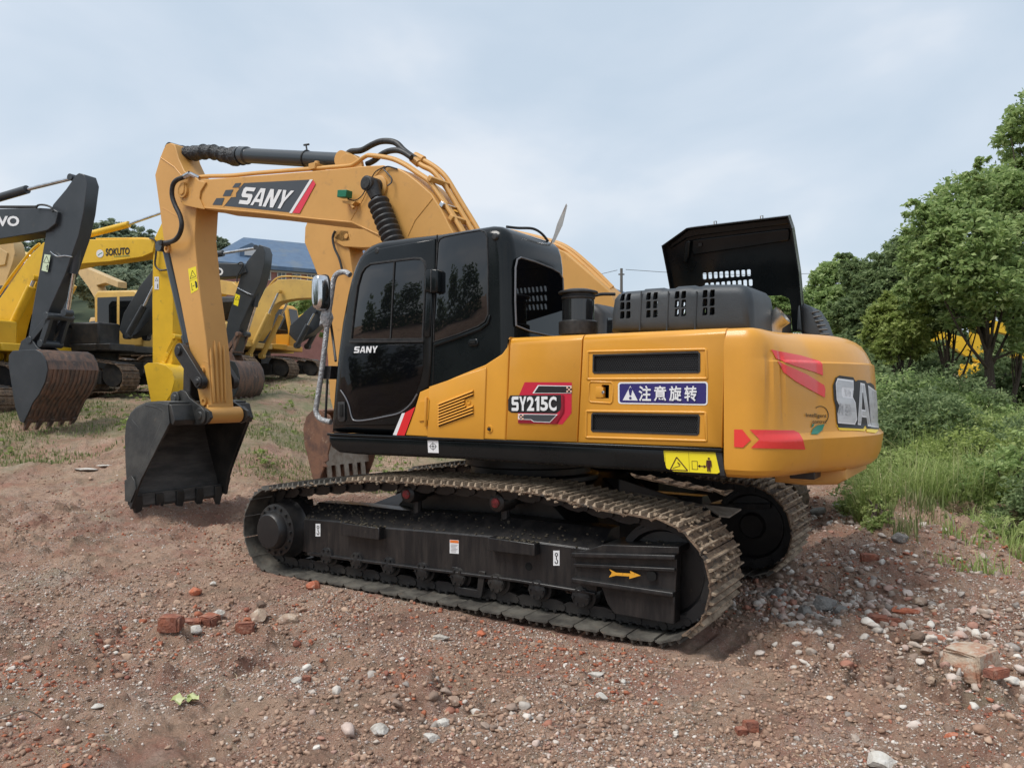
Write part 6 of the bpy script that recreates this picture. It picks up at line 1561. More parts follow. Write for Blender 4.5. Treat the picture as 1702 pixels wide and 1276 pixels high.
bp2 = N(nt, 'ShaderNodeBump'); bp2.inputs['Strength'].default_value = .7; bp2.inputs['Distance'].default_value = .012; L(nt, noise(120, 4, .7), bp2.inputs['Height']); L(nt, bp.outputs[0], bp2.inputs['Normal']); L(nt, bp2.outputs[0], bs.inputs['Normal'])
me_faces = q
go = mesh_np('ground', V, q, gm, smooth=True); go['kind'] = 'structure'

# ================================================================== pebbles and rubble
def ico(sub=1):
    bm = bmesh.new(); bmesh.ops.create_icosphere(bm, subdivisions=sub, radius=1); bm.verts.ensure_lookup_table()
    v = np.array([x.co[:] for x in bm.verts]); f = np.array([[y.index for y in x.verts] for x in bm.faces]); bm.free(); return v, f
IV, IF = ico(1)
def scatter(name, n, rmin, rmax, m, pow_, area, label_, seed):
    IV, IF = ico(2) if n < 2500 else ico(1)
    rg = np.random.default_rng(seed); pts = []
    X, Y = area(rg, n); n = len(X); Z = terrain(X, Y)
    s = rmin * (rmax / rmin) ** (rg.random(n) ** pow_)
    rot = rg.random((n, 3)) * 6.28
    ca, sa = np.cos(rot), np.sin(rot)
    base_v = (np.clip(IV[None] + 0, -1, 1)) * (1 + (rg.random((n, len(IV), 1)) - .5) * (.85 if len(IV) < 20 else .38)) * (np.stack([np.ones(n), .6 + .4 * rg.random(n), .4 + .3 * rg.random(n)], -1))[:, None, :]
    for _ in range(8):
        nn_ = rg.normal(size=(n, 3)); nn_ /= np.linalg.norm(nn_, axis=1)[:, None]; e_ = np.maximum(0, (base_v * nn_[:, None, :]).sum(-1) - (.28 + .3 * rg.random((n, 1)))); base_v = base_v - nn_[:, None, :] * e_[..., None]
    v = base_v.copy(); x, y = v[..., 0].copy(), v[..., 1].copy(); c0, s0 = ca[:, :1], sa[:, :1]
    v[..., 0] = x * c0 - y * s0; v[..., 1] = x * s0 + y * c0
    y, z = v[..., 1].copy(), v[..., 2].copy(); c0 = np.cos(rot[:, 1:2] * .08); s0 = np.sin((rot[:, 1:2] - 3.14) * .12)
    v[..., 1] = y * c0 - z * s0; v[..., 2] = y * s0 + z * c0
    v = v * s[:, None, None] + np.stack([X, Y, Z + s * .18], -1)[:, None, :]
    f = (IF[None] + (np.arange(n) * len(IV))[:, None, None]).reshape(-1, 3)
    o = mesh_np(name, v.reshape(-1, 3), f, m); o['kind'] = 'stuff'; o['label'] = label_; return o
def view_area(d0, d1, k=1.0, clump=0.0, ulo=-.78, uhi=.78, sd=1):
    def fn(rg, n):
        N_ = int(n * (3 if clump else 1)); d_ = d0 * (d1 / d0) ** (rg.random(N_) ** k); u = ulo + (uhi - ulo) * rg.random(N_)
        X = CAM.x + VF.x * d_ + VR.x * u * d_; Y = CAM.y + VF.y * d_ + VR.y * u * d_
        if clump:
            w_ = fbm(X * 1.1, Y * 1.1, 40 + sd, 3); key = w_ + rg.random(N_) * (1 - clump); o_ = np.argsort(-key)[:n]; X, Y = X[o_], Y[o_]
        keep = ~((np.abs(X) < 2.2) & (np.abs(np.abs(Y) - 1.06) < .33)); keep &= (u[o_] if clump else u) > -9; return X[keep], Y[keep]
    return fn
peb = island_mat('mixed_pebbles', [(0, (0.22, 0.155, 0.12)), (.25, (0.33, 0.25, 0.20)), (.42, (0.44, 0.37, 0.31)), (.55, (0.62, 0.56, 0.50)), (.72, (0.34, 0.14, 0.09)), (.84, (0.68, 0.64, 0.58)), (.92, (0.5, 0.45, 0.4)), (1, (0.24, 0.21, 0.19))], bump=.3)
soilp = island_mat('soil_crumbs', [(0, (0.24, 0.15, 0.105)), (.5, (0.36, 0.23, 0.165)), (1, (0.47, 0.33, 0.24))], bump=.4)
brk = island_mat('brick_crumbs', [(0, (0.30, 0.10, 0.06)), (.5, (0.42, 0.15, 0.08)), (1, (0.24, 0.10, 0.075))], bump=.4)
scatter('gravel', 95000, .0045, .016, peb, 2.4, view_area(2.9, 11, .8, .5, sd=1), 'small pale and brown pebbles scattered over the dirt', 1)
scatter('gravel', 2400, .010, .026, peb, 1.9, view_area(2.9, 13, .9, .7, sd=2), 'larger pebbles lying in clusters on the dirt', 2)
scatter('soil_clods', 1500, .018, .05, soilp, 2.4, view_area(3.2, 14, .9, .75, sd=8), 'larger clods of reddish brown soil', 8)
scatter('soil_crumbs', 36000, .006, .03, soilp, 1.8, view_area(2.9, 15, .9, .35, sd=3), 'crumbs of reddish brown soil', 3)
scatter('brick_crumbs', 9000, .006, .03, brk, 2.0, view_area(2.9, 12, .9, .8, sd=4), 'red brick crumbs trodden into the dirt', 4)
def blob_area(cx, cy, rx, ry):
    def fn(rg, n): return cx + rg.normal(size=n) * rx, cy + rg.normal(size=n) * ry
    return fn
for k_, (px, py, rx, ry, n_) in enumerate(((1340, 1000, .32, .24, 520), (1385, 850, .7, .8, 1100), (1600, 1090, .5, .4, 420), (330, 1025, .25, .2, 30), (1560, 1040, .8, .4, 650), (1480, 940, .6, .5, 500), (700, 1195, .5, .2, 110))):
    g_ = ground_at(px, py)
    scatter('rubble', n_, .012, .06, peb if k_ != 3 else brk, 1.5, blob_area(g_.x, g_.y, rx, ry), ('broken stones heaped behind the near track', 'stony soil heaped beside the rear of the far track', 'loose rubble around the broken brick lump', 'brick chips around the row of brick lumps', 'broken stones strewn between the heap and the brick lump', 'stones on the soil between the far track and the weeds', 'chips around the white stones at the bottom centre')[k_], 50 + k_)

# single stones and bricks
def stone(px, py, wpx, kind, label, name='stone', hr=.6, seed=0, elong=1.3, group=None, cat=None):
    g_ = ground_at(px, py + wpx * .25); dep = (g_ - CAM).dot(VF); s = wpx / F * dep / 2
    rg = random.Random(seed or int(px * 7 + py)); bm = bmesh.new()
    if kind in ('brick', 'brickpale', 'chunk'):
        bmesh.ops.create_cube(bm, size=2)
        bmesh.ops.bevel(bm, geom=bm.edges[:], offset=.18, segments=2, affect='EDGES'); bmesh.ops.subdivide_edges(bm, edges=bm.edges[:], cuts=1, use_grid_fill=True)
        for v in bm.verts:
            k = 1 + rg.uniform(-.07, .07)
            if v.co.x > .3 and v.co.y > .0: k *= rg.uniform(.72, .98)
            if kind == 'chunk' and v.co.z > 0 and v.co.x < -.2: k *= rg.uniform(.75, 1.0)
            v.co *= k
        sc = (s, s / elong * .95, s * hr)
    else:
        bmesh.ops.create_icosphere(bm, subdivisions=3, radius=1)
        pl = [(Vector((rg.uniform(-1, 1), rg.uniform(-1, 1), rg.uniform(-.4, 1))).normalized(), rg.uniform(.55, .82)) for _ in range(12)]
        for v in bm.verts:
            for nn, dd_ in pl:
                e_ = v.co.dot(nn) - dd_
                if e_ > 0: v.co -= nn * e_ * .97
            v.co *= 1 + rg.uniform(-.025, .025)
        sc = (s * 1.05, s / elong, s * hr)
    rz = rg.uniform(-.6, .6) + R(33)
    mt = Matrix.Rotation(rz, 4, 'Z') @ Matrix.Rotation(rg.uniform(-.15, .15), 4, 'X') @ Matrix.Diagonal((*sc, 1))
    bm.transform(mt); bmesh.ops.recalc_face_normals(bm, faces=bm.faces)
    me = bpy.data.meshes.new(name); bm.to_mesh(me); bm.free()
    cols = dict(brick=((0.30, 0.105, 0.06), (0.20, 0.08, 0.055), (0.38, 0.2, 0.14)), orange=((0.48, 0.15, 0.075), (0.36, 0.11, 0.06), (0.5, 0.25, 0.17)), white=((0.55, 0.52, 0.47), (0.42, 0.38, 0.33), (0.62, 0.6, 0.57)),
                grey=((0.24, 0.23, 0.21), (0.17, 0.16, 0.15), (0.34, 0.32, 0.29)), tan=((0.40, 0.30, 0.22), (0.30, 0.2, 0.15), (0.52, 0.44, 0.36)), brown=((0.17, 0.115, 0.085), (0.11, 0.08, 0.06), (0.25, 0.18, 0.14)), brickpale=((0.42, 0.30, 0.21), (0.32, 0.16, 0.10), (0.5, 0.42, 0.34)), chunk=((0.46, 0.36, 0.27), (0.38, 0.19, 0.12), (0.5, 0.44, 0.36)))
    kk = cols[kind]; me.materials.append(mat('stone_' + kind, kk[0], .9, col2=kk[1], nscale=11, lo=.42, hi=.6, col3=kk[2], n3=24, lo3=.52, hi3=.66, bump=.5, bscale=70))
    if kind not in ('brick', 'chunk', 'orange', 'brickpale'): me.polygons.foreach_set('use_smooth', [True] * len(me.polygons)); me.set_sharp_from_angle(angle=R(16))
    o = bpy.data.objects.new(name, me); COL.objects.link(o); o.location = (g_.x, g_.y, g_.z + s * hr * (.95 if kind == 'chunk' else .6))
    tag(o, label, cat or ('brick' if name.startswith('brick') else 'stone'), group); return o
ST = [(1612, 1108, 74, 'chunk', 'big pale lump of broken brickwork at the right, largest in view', 'brick_lump', .72, 1.1),
 (1598, 1073, 56, 'brick', 'red brick piece leaning behind the big pale lump of brickwork', 'brick_piece', .35, 1.7),
 (1656, 1112, 40, 'brick', 'dark red brick piece right of the big pale lump of brickwork', 'brick_piece', .35, 1.7),
 (1467, 1260, 54, 'white', 'large white rock at the bottom edge of the photo', 'stone', .6, 1.2),
 (1495, 892, 26, 'grey', 'round grey stone on dirt right of the far track, before the weeds', 'stone', .8, 1.05),
 (1445, 923, 26, 'brick', 'flat red brick lying right of the far track by a grass tuft', 'brick_piece', .45, 1.8),
 (1626, 862, 40, 'white', 'pale flat slab with rounded top lying against the weeds', 'slab', .35, 1.3),
 (285, 1034, 36, 'brick', 'leftmost of the brick lumps in the row left of the track', 'brick_piece', .7, 1.1),
 (316, 1036, 32, 'brick', 'dull brick lump second in the row, tilted toward the left one', 'brick_piece', .6, 1.3),
 (349, 1029, 32, 'brick', 'squarish red brick lump third in the row, under a white stone', 'brick_piece', .6, 1.2),
 (362, 1018, 26, 'white', 'white angular stone resting beside the third brick lump', 'stone', .6, 1.2),
 (325, 1044, 26, 'white', 'pale rounded stone in front of the brick lumps', 'stone', .7, 1.15),
 (430, 1024, 36, 'tan', 'grey and brown faceted stone left of the two-tone one', 'stone', .75, 1.1),
 (408, 1041, 30, 'brick', 'small brick lump left of and below the grey faceted stone', 'brick_piece', .6, 1.3),
 (480, 1025, 38, 'tan', 'two-tone tan stone standing alone right of the brick lumps', 'stone', .5, 1.4),
 (434, 1003, 16, 'brown', 'small brown stone above the grey faceted stone', 'stone', .8, 1.1),
 (522, 970, 28, 'orange', 'bright orange brick chip leaning on the near track', 'brick_piece', .7, 1.2),
 (323, 981, 24, 'orange', 'orange brick chip above the row of brick lumps', 'brick_piece', .7, 1.2),
 (355, 968, 13, 'white', 'small white stone above and right of the orange chip', 'stone', .6, 1.2),
 (732, 1053, 34, 'white', 'flat cream stone in front of the track rollers', 'stone', .3, 1.5),
 (800, 1053, 16, 'orange', 'small orange chip right of the flat cream stone', 'brick_piece', .8, 1.0),
 (888, 1068, 14, 'tan', 'small tan stone near the middle of the near track', 'stone', .5, 1.3),
 (630, 1206, 38, 'white', 'white jagged stone at the bottom, left of the other pale ones', 'stone', .5, 1.3),
 (737, 1198, 26, 'white', 'white stone between brick crumbs at the bottom centre', 'stone', .6, 1.2),
 (718, 1222, 32, 'white', 'pale stone below the white one at the bottom centre', 'stone', .55, 1.3),
 (755, 1162, 28, 'tan', 'cream stone above the white stones at the bottom centre', 'stone', .6, 1.3),
 (868, 1162, 26, 'tan', 'rough tan stone right of centre in the foreground', 'stone', .6, 1.4),
 (798, 1184, 26, 'tan', 'flat brown edged stone in the foreground centre', 'stone', .35, 1.8),
 (990, 1115, 34, 'white', 'thin white stone below the rear of the near track', 'stone', .35, 1.7),
 (1000, 1155, 22, 'white', 'bright white stone below the thin white one', 'stone', .6, 1.2),
 (1036, 1132, 12, 'white', 'small round white pebble between two white stones', 'stone', .8, 1.0),
 (1290, 985, 26, 'grey', 'grey boulder close behind the near track', 'stone', .8, 1.1),
 (1340, 1015, 30, 'grey', 'pale grey boulder at the middle of the stone heap', 'stone', .8, 1.1),
 (1368, 1000, 44, 'grey', 'largest grey boulder of the heap behind the track', 'stone', .7, 1.2),
 (1395, 1012, 30, 'grey', 'grey stone at the right end of the heap', 'stone', .6, 1.2),
 (1318, 1028, 38, 'white', 'long flat pale stone in front of the heap', 'stone', .2, 2.4),
 (1460, 1027, 32, 'brick', 'red brick half right of the stone heap', 'brick_piece', .5, 1.6),
 (1484, 1030, 24, 'brick', 'red brick quarter beside the brick half', 'brick_piece', .5, 1.2),
 (1505, 1006, 46, 'orange', 'flat orange brick patch among stones right of the heap', 'brick_piece', .25, 1.8),
 (1530, 998, 30, 'tan', 'tan stone beside the flat orange brick', 'stone', .6, 1.4),
 (1525, 1055, 28, 'brown', 'brown lump below the flat orange brick', 'stone', .7, 1.1),
 (1547, 1130, 18, 'tan', 'round tan pebble left of the big pale lump', 'stone', .9, 1.0),
 (1567, 1100, 28, 'brown', 'dark stone touching the big pale lump on its left', 'stone', .7, 1.2),
 (1565, 1054, 18, 'white', 'white chip above the big pale lump', 'stone', .5, 1.2),
 (1248, 1206, 22, 'brick', 'red brick chip in the lower right foreground', 'brick_piece', .8, 1.0),
 (1232, 1213, 18, 'brick', 'dull brick chip left of the red chip in the lower right', 'brick_piece', .6, 1.2),
 (1582, 1216, 34, 'orange', 'thin orange brick sliver below the big pale lump', 'brick_piece', .3, 2.2),
 (1400, 838, 30, 'grey', 'grey stone atop the soil heap behind the machine', 'stone', .6, 1.4),
 (1362, 846, 34, 'grey', 'mossy grey stone left of the one atop the soil heap', 'stone', .5, 1.6),
 (1428, 843, 20, 'white', 'pale stone right of the one atop the soil heap', 'stone', .5, 1.4),
 (515, 1120, 42, 'tan', 'flat tan sandstone piece in the left foreground', 'stone', .15, 1.8),
 (492, 1128, 18, 'white', 'white stone touching the flat tan sandstone', 'stone', .6, 1.2),
 (510, 1126, 14, 'brick', 'small brick chip on the flat tan sandstone edge', 'brick_piece', .6, 1.2),
 (162, 1170, 24, 'white', 'grey white stone at the lower left', 'stone', .4, 1.8),
 (140, 770, 44, 'white', 'broken pale concrete slab on the ground left of the bucket', 'slab', .12, 2.0),
 (175, 766, 36, 'white', 'second piece of the pale slab, nearer the bucket', 'slab', .12, 2.0),
 (622, 780, 60, 'tan', 'long mossy slab lying behind the near track', 'slab', .3, 3.0)]
for s_ in ST: stone(*s_[:5], name=s_[5], hr=s_[6], elong=s_[7], cat={'slab': 'slab', 'brick_piece': 'brick', 'brick_lump': 'brickwork', 'stone': 'stone'}[s_[5]])

# ================================================================== foliage
def leaf_mesh(C, S, rg, up=.25, aspect=.5, droop=.3):
    """C centres (n,3), S sizes (n) -> folded leaf quads"""
    n = len(C); d_ = rg.normal(size=(n, 3)); d_[:, 2] = d_[:, 2] * .6 - droop * .3; d_ /= np.linalg.norm(d_, axis=1)[:, None]
    nn = rg.normal(size=(n, 3)); nn[:, 2] = np.abs(nn[:, 2]) + up; w_ = np.cross(d_, nn); w_ /= np.linalg.norm(w_, axis=1)[:, None] + 1e-9
    n2 = np.cross(w_, d_); s = S[:, None]
    a = C - d_ * s * .5; b_ = C + w_ * s * aspect * .5 + n2 * s * .06; c_ = C + d_ * s * .5 - np.array([0, 0, 1]) * s * .12; e_ = C - w_ * s * aspect * .5 + n2 * s * .06
    V = np.stack([a, b_, c_, e_], 1).reshape(-1, 3); Fq = np.arange(n * 4).reshape(n, 4); return V, Fq
def crown_points(blobs, n, rg, hollow=.35, seed=1, gap=.42):
    """points in a union of lumpy blobs, gathered in twigs"""
    bl = np.array(blobs); vol = bl[:, 3] ** 2.2; pr = vol / vol.sum(); out = []
    ntw = max(8, n // 26); i = rg.choice(len(bl), ntw, p=pr); c_ = bl[i, :3]; r_ = bl[i, 3]
    d_ = rg.normal(size=(ntw, 3)); d_ /= np.linalg.norm(d_, axis=1)[:, None]
    rad_ = (hollow + (1 - hollow) * rg.random(ntw) ** .45); lump = .82 + .36 * vnoise(d_[:, 0] * 2.2 + i * 3.1, d_[:, 1] * 2.2 + d_[:, 2] * 3, seed)
    T = c_ + d_ * (r_ * rad_ * lump)[:, None] * np.array([1, 1, .85])
    k = rg.integers(0, ntw, n); sg_ = (r_[k] * .13)[:, None]
    return T[k] + rg.normal(size=(n, 3)) * sg_ * np.array([1, 1, .55])
def pb(px, py, rpx, dep, jit=0.0): 
    p = pD(px, py, dep + jit); return (p.x, p.y, p.z, rpx / F * dep)
LEAFC = dict(
 green=[(0, (0.17, 0.25, 0.09)), (.4, (0.28, 0.39, 0.14)), (.75, (0.39, 0.50, 0.19)), (1, (0.54, 0.63, 0.30))],
 dark=[(0, (0.10, 0.15, 0.065)), (.5, (0.19, 0.26, 0.11)), (1, (0.34, 0.42, 0.20))],
 light=[(0, (0.20, 0.26, 0.07)), (.5, (0.32, 0.40, 0.11)), (1, (0.45, 0.51, 0.18))],
 far=[(0, (0.16, 0.21, 0.145)), (.5, (0.23, 0.285, 0.19)), (1, (0.32, 0.37, 0.25))],  # greyed greens: distance haze is put into the leaf colour
 dry=[(0, (0.14, 0.09, 0.06)), (.5, (0.22, 0.15, 0.10)), (1, (0.32, 0.26, 0.15))],
 weed=[(0, (0.22, 0.29, 0.09)), (.5, (0.34, 0.43, 0.14)), (1, (0.50, 0.56, 0.24))])
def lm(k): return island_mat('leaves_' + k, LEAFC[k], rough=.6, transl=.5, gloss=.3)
bark = mat('bark', (0.055, 0.042, 0.032), .9, col2=(0.09, 0.07, 0.052), nscale=6, stretch=(6, 6, 1), bump=.6, bscale=30)
def tree(label, base_px, blobs, n, lsize, kind, trunk_w, seed, name='tree', group=None, dep=None, lean=0.0, cat='tree', branches=9):
    rg = np.random.default_rng(seed); rr = random.Random(seed)
    B3 = [pb(a, b_, r_, dd_) for a, b_, r_, dd_ in blobs]; d0 = dep or blobs[0][3]
    g_ = pD(base_px, 640, d0); bx, by = g_.x, g_.y; bz = tz(bx, by) - .05
    t = thing(name, label, cat, (bx, by, bz), group)
    top = max(b_[2] for b_ in B3); cx = sum(b_[0] for b_ in B3) / len(B3); cy = sum(b_[1] for b_ in B3) / len(B3); low = min(b_[2] - b_[3] for b_ in B3)
    mb = MB(); H_ = top - bz
    P_ = [Vector((bx, by, bz)), Vector((bx + lean * .3, by, bz + H_ * .22)), Vector((bx * .7 + cx * .3 + lean, by * .7 + cy * .3, bz + H_ * .45)), Vector((cx, cy, bz + H_ * .88))]
    sp_ = smooth_path(P_, 5); mb.tube(sp_, [trunk_w * (1.25 - 1.1 * (i / (len(sp_) - 1)) ** .8) for i in range(len(sp_))], 10)
    for i in range(branches):
        b_ = B3[i % len(B3)]; k = rr.uniform(.3, .75); s0 = sp_[int(k * (len(sp_) - 1))]; e_ = Vector(b_[:3]) + Vector((rr.uniform(-.5, .5), rr.uniform(-.5, .5), rr.uniform(-.2, .5))) * b_[3]
        mid = s0.lerp(e_, .5) + Vector((0, 0, -.08 * (e_ - s0).length)); pp_ = smooth_path([s0, mid, e_], 4); w0 = trunk_w * .42 * (1 - k * .5); mb.tube(pp_, [w0 * (1 - .85 * j / (len(pp_) - 1)) for j in range(len(pp_))], 6)
        for _ in range(3):
            q0 = pp_[rr.randint(3, len(pp_) - 2)]; q1 = q0 + Vector((rr.uniform(-1, 1), rr.uniform(-1, 1), rr.uniform(-.2, .9))) * b_[3] * .7; mb.tube([q0, q0.lerp(q1, .5) + Vector((0, 0, .05)), q1], [w0 * .35, w0 * .22, w0 * .06], 5)
    mb.build('trunk', bark, t, off=(bx, by, bz), smooth=70); n = int(n * 1.6); lsize *= .74; B3 = B3 + [(b_[0] + rr.uniform(-.8, .8) * b_[3], b_[1] + rr.uniform(-.8, .8) * b_[3], b_[2] + rr.uniform(-.7, 1.0) * b_[3], b_[3] * rr.uniform(.25, .5)) for b_ in B3 for _ in range(4)]
    C = crown_points(B3, n, rg, seed=seed) - np.array([bx, by, bz]); S_ = lsize * (.6 + .8 * rg.random(n)); V, Fq = leaf_mesh(C, S_, rg)
    mesh_np('crown', V, Fq, lm(kind), t); return t
tree('tall broad green tree with a thick dark trunk, largest on the right', 1645, [(1600, 335, 55, 17), (1655, 325, 55, 17.4), (1690, 350, 55, 17), (1555, 378, 48, 16.6), (1615, 395, 62, 16.2), (1680, 410, 62, 17), (1535, 430, 42, 17), (1580, 455, 55, 16.2), (1650, 470, 58, 16), (1700, 490, 55, 17), (1530, 485, 36, 17.5), (1605, 515, 42, 17), (1715, 560, 40, 16.5)], 30000, .16, 'green', .13, 101, branches=16)
tree('tallest tree, only its sparse top branches inside the upper right corner', 1740, [(1702, 195, 34, 20), (1680, 225, 30, 20), (1712, 250, 50, 20.5), (1735, 190, 50, 20), (1690, 280, 34, 20), (1745, 300, 60, 20)], 7000, .17, 'green', .17, 102, branches=12)
tree('darker green tree behind the mid gap, left of the broad one', 1475, [(1478, 440, 36, 23), (1505, 425, 38, 23), (1455, 470, 34, 23), (1490, 480, 42, 22.5), (1520, 455, 34, 23), (1465, 520, 36, 22.5)], 11000, .19, 'dark', .16, 103)
tree('rounded green tree just right of the open bonnet', 1372, [(1365, 470, 26, 28), (1385, 455, 26, 28), (1405, 448, 24, 28.5), (1350, 500, 28, 28), (1385, 500, 34, 27.5), (1415, 480, 30, 28), (1370, 535, 34, 27)], 11000, .21, 'green', .18, 104)
tree('rounded green tree between the bonnet tree and the light green one', 1432, [(1425, 455, 28, 26), (1440, 480, 32, 26), (1415, 520, 34, 25.5), (1450, 530, 36, 26), (1430, 565, 34, 25)], 10000, .2, 'dark', .15, 105)
tree('light yellow green tree low in front of the dark trees', 1500, [(1480, 525, 34, 18.5), (1505, 545, 36, 18), (1465, 555, 30, 18.5), (1500, 505, 28, 18.6), (1520, 570, 30, 18.2), (1540, 535, 30, 18.8), (1475, 580, 26, 18.2)], 11000, .15, 'light', .09, 106)
tree('slender tree with forked dark trunk left of the thick trunk', 1587, [(1570, 520, 34, 18.5), (1600, 500, 36, 18.5), (1555, 495, 36, 18.8), (1625, 530, 22, 18.5)], 7000, .15, 'dark', .12, 107, lean=-.2)
tree('thin leaning tree at the right edge with bare lower stem', 1682, [(1690, 480, 36, 18), (1670, 510, 26, 18.3), (1705, 540, 26, 18)], 3800, .15, 'green', .07, 108, lean=.15)
tree('low tree behind the rear deck seen under the open bonnet', 1290, [(1290, 500, 22, 27), (1275, 520, 22, 27), (1308, 520, 24, 27), (1330, 505, 22, 27.5), (1250, 525, 22, 27)], 5500, .2, 'green', .12, 109)

def shrub(label, px, base_py, blobs, n, lsize, kind, seed, dep, name='shrub', cat='shrub'):
    rg = np.random.default_rng(seed); rr = random.Random(seed); p = pD(px, 640, dep); bx, by = p.x, p.y; bz = tz(bx, by) - .03
    t = thing(name, label, cat, (bx, by, bz)); B3 = []
    for dx, hz, r_ in blobs: q_ = Vector((bx, by, bz + hz)) + VR * dx + VF * rr.uniform(-.25, .25); B3.append((q_.x, q_.y, q_.z, r_))
    mb = MB()
    for b_ in B3:
        for _ in range(4):
            e_ = Vector(b_[:3]) + Vector((rr.uniform(-.6, .6), rr.uniform(-.6, .6), rr.uniform(0, .7))) * b_[3]; s0 = Vector((bx + rr.uniform(-.1, .1), by + rr.uniform(-.1, .1), bz)); mb.tube([s0, s0.lerp(e_, .5) + Vector((0, 0, .06)), e_], [.014, .010, .004], 5)
    mb.build('stem', bark, t, off=(bx, by, bz))
    C = crown_points(B3, n, rg, hollow=.3, seed=seed) - np.array([bx, by, bz]); C[:, 2] = np.maximum(C[:, 2], .02); V, Fq = leaf_mesh(C, lsize * (.5 + rg.random(n)), rg)
    mesh_np('foliage', V, Fq, lm(kind), t); return t
SH = [('dark bush behind the tail of the orange machine', 1490, 12.5, [(0, .7, .55), (.5, .9, .5), (-.4, .5, .45), (.2, .3, .5)], 6000, .105, 'dark'),
 ('dark green bush right of the tail lettering, highest in the middle', 1550, 12.2, [(0, .75, .6), (.5, .6, .5), (-.5, .6, .5)], 7000, .085, 'dark'),
 ('wide dark bush under the thick tree trunk', 1620, 12.0, [(0, .6, .5), (.5, .5, .5), (-.5, .5, .5), (0, .2, .5)], 7000, .08, 'weed'),
 ('bush with dry brown twigs at the right edge', 1680, 10.6, [(0, .7, .45), (.3, .4, .45), (-.3, .3, .35)], 5200, .075, 'dark'),
 ('yellow green vine covered bush in front of the dry one', 1600, 10.6, [(0, .55, .4), (.35, .5, .3), (-.4, .45, .35), (.1, .2, .4)], 5600, .07, 'light'),
 ('leafy green weed clump beside the tail, low in front', 1500, 10.8, [(0, .4, .4), (.4, .35, .35), (-.4, .35, .35), (.6, .2, .3)], 6000, .07, 'weed'),
 ('green weed clump left of the vine covered bush', 1555, 10.2, [(0, .35, .35), (.35, .3, .35), (-.35, .25, .3)], 5200, .065, 'weed'),
 ('broad leaved plant clump at the right edge above the bare soil', 1670, 9.2, [(0, .55, .4), (.3, .7, .35), (-.3, .3, .35), (.2, .2, .4)], 5200, .085, 'green'),
 ('dead brown twig bush beside the pale slab', 1668, 8.3, [(0, .2, .3), (-.3, .15, .25), (.3, .2, .3)], 2600, .045, 'dry'),
 ('dark leafy bush at the right edge above the bare soil, nearest the camera', 1712, 8.2, [(0, .45, .38), (-.25, .25, .3), (.2, .7, .3)], 5200, .07, 'dark'),
 ('ragged green bush at the right edge beside the dead twigs', 1700, 9.6, [(0, .6, .45), (-.4, .45, .4), (.2, .9, .4)], 6000, .07, 'weed'),
 ('low green plants at the right edge below the dead twigs', 1672, 7.5, [(0, .10, .22), (-.35, .06, .18), (.3, .12, .25), (-.1, .1, .2)], 3000, .05, 'weed'),
 ('small weed tuft on the dirt right of the far track', 1462, 8.3, [(0, .1, .13), (.08, .06, .13)], 700, .05, 'weed'),
 ('pale bushy clump at the back, between tail and trees', 1455, 15.0, [(0, .8, .6), (.5, 1.0, .6), (-.5, .7, .6), (1.1, .8, .6)], 7500, .1, 'green'),
 ('tall back row bush below the light green tree', 1530, 15.2, [(0, .9, .65), (.6, .9, .6), (-.5, .8, .6), (1.2, .7, .6)], 7500, .1, 'dark'),
 ('back row bush around the foot of the forked tree', 1600, 15.0, [(0, .5, .5), (.6, .5, .5), (-.5, .6, .5)], 6000, .1, 'green'),
 ('back row bush at the right edge below the far machine', 1680, 14.5, [(0, .4, .45), (.6, .4, .5), (-.5, .3, .45)], 5000, .1, 'green')]

def blades(name, n, area, hmin, hmax, m, seed, label_, wd=.006, dens=None, lean=.5, kind_edge=False):
    rg = np.random.default_rng(seed); X, Y = area(rg, n)
    if kind_edge: u_ = ((X - CAM.x) * VR.x + (Y - CAM.y) * VR.y) / ((X - CAM.x) * VF.x + (Y - CAM.y) * VF.y); k = (u_ - .455) * 14 + (fbm(X * 2, Y * 2, 36, 2) - .3) * 2.5 > rg.random(len(X)); X, Y = X[k], Y[k]
    if dens is not None: k = dens(X, Y) > rg.random(len(X)); X, Y = X[k], Y[k]
    n = len(X); Z = terrain(X, Y) - .01; h = hmin + (hmax - hmin) * rg.random(n) ** 1.6; a = rg.random(n) * 6.28; l_ = lean * rg.random(n)
    d_ = np.stack([np.cos(a), np.sin(a), np.zeros(n)], -1); w_ = np.stack([-np.sin(a), np.cos(a), np.zeros(n)], -1) * wd * (.6 + rg.random(n))[:, None]; P0 = np.stack([X, Y, Z], -1); up = np.array([0, 0, 1.])
    P1 = P0 + up * (h * .55)[:, None] + d_ * (h * l_ * .3)[:, None]; P2 = P0 + up * (h * (1 - .25 * l_))[:, None] + d_ * (h * l_)[:, None]
    V = np.stack([P0 - w_, P0 + w_, P1 + w_ * .8, P1 - w_ * .8, P2 + w_ * .15, P2 - w_ * .15], 1).reshape(-1, 3); b0 = (np.arange(n) * 6)[:, None]
    Fq = np.concatenate([b0 + np.array([[0, 1, 2, 3]]), b0 + np.array([[3, 2, 4, 5]])]); o = mesh_np(name, V, Fq, m); o['kind'] = 'stuff'; o['label'] = label_; return o
gmt = island_mat('grass_blades', [(0, (0.12, 0.165, 0.055)), (.4, (0.19, 0.24, 0.085)), (.7, (0.28, 0.29, 0.13)), (1, (0.42, 0.37, 0.22))], rough=.7, transl=.3)
wgm = island_mat('fresh_grass_blades', [(0, (0.20, 0.28, 0.08)), (.4, (0.32, 0.41, 0.13)), (.8, (0.45, 0.52, 0.20)), (1, (0.55, 0.52, 0.30))], rough=.7, transl=.4)
def dn(lo, hi, sc, sd):
    return lambda X, Y: np.clip((fbm(X * sc, Y * sc, sd, 3) - lo) / (hi - lo), 0, 1)
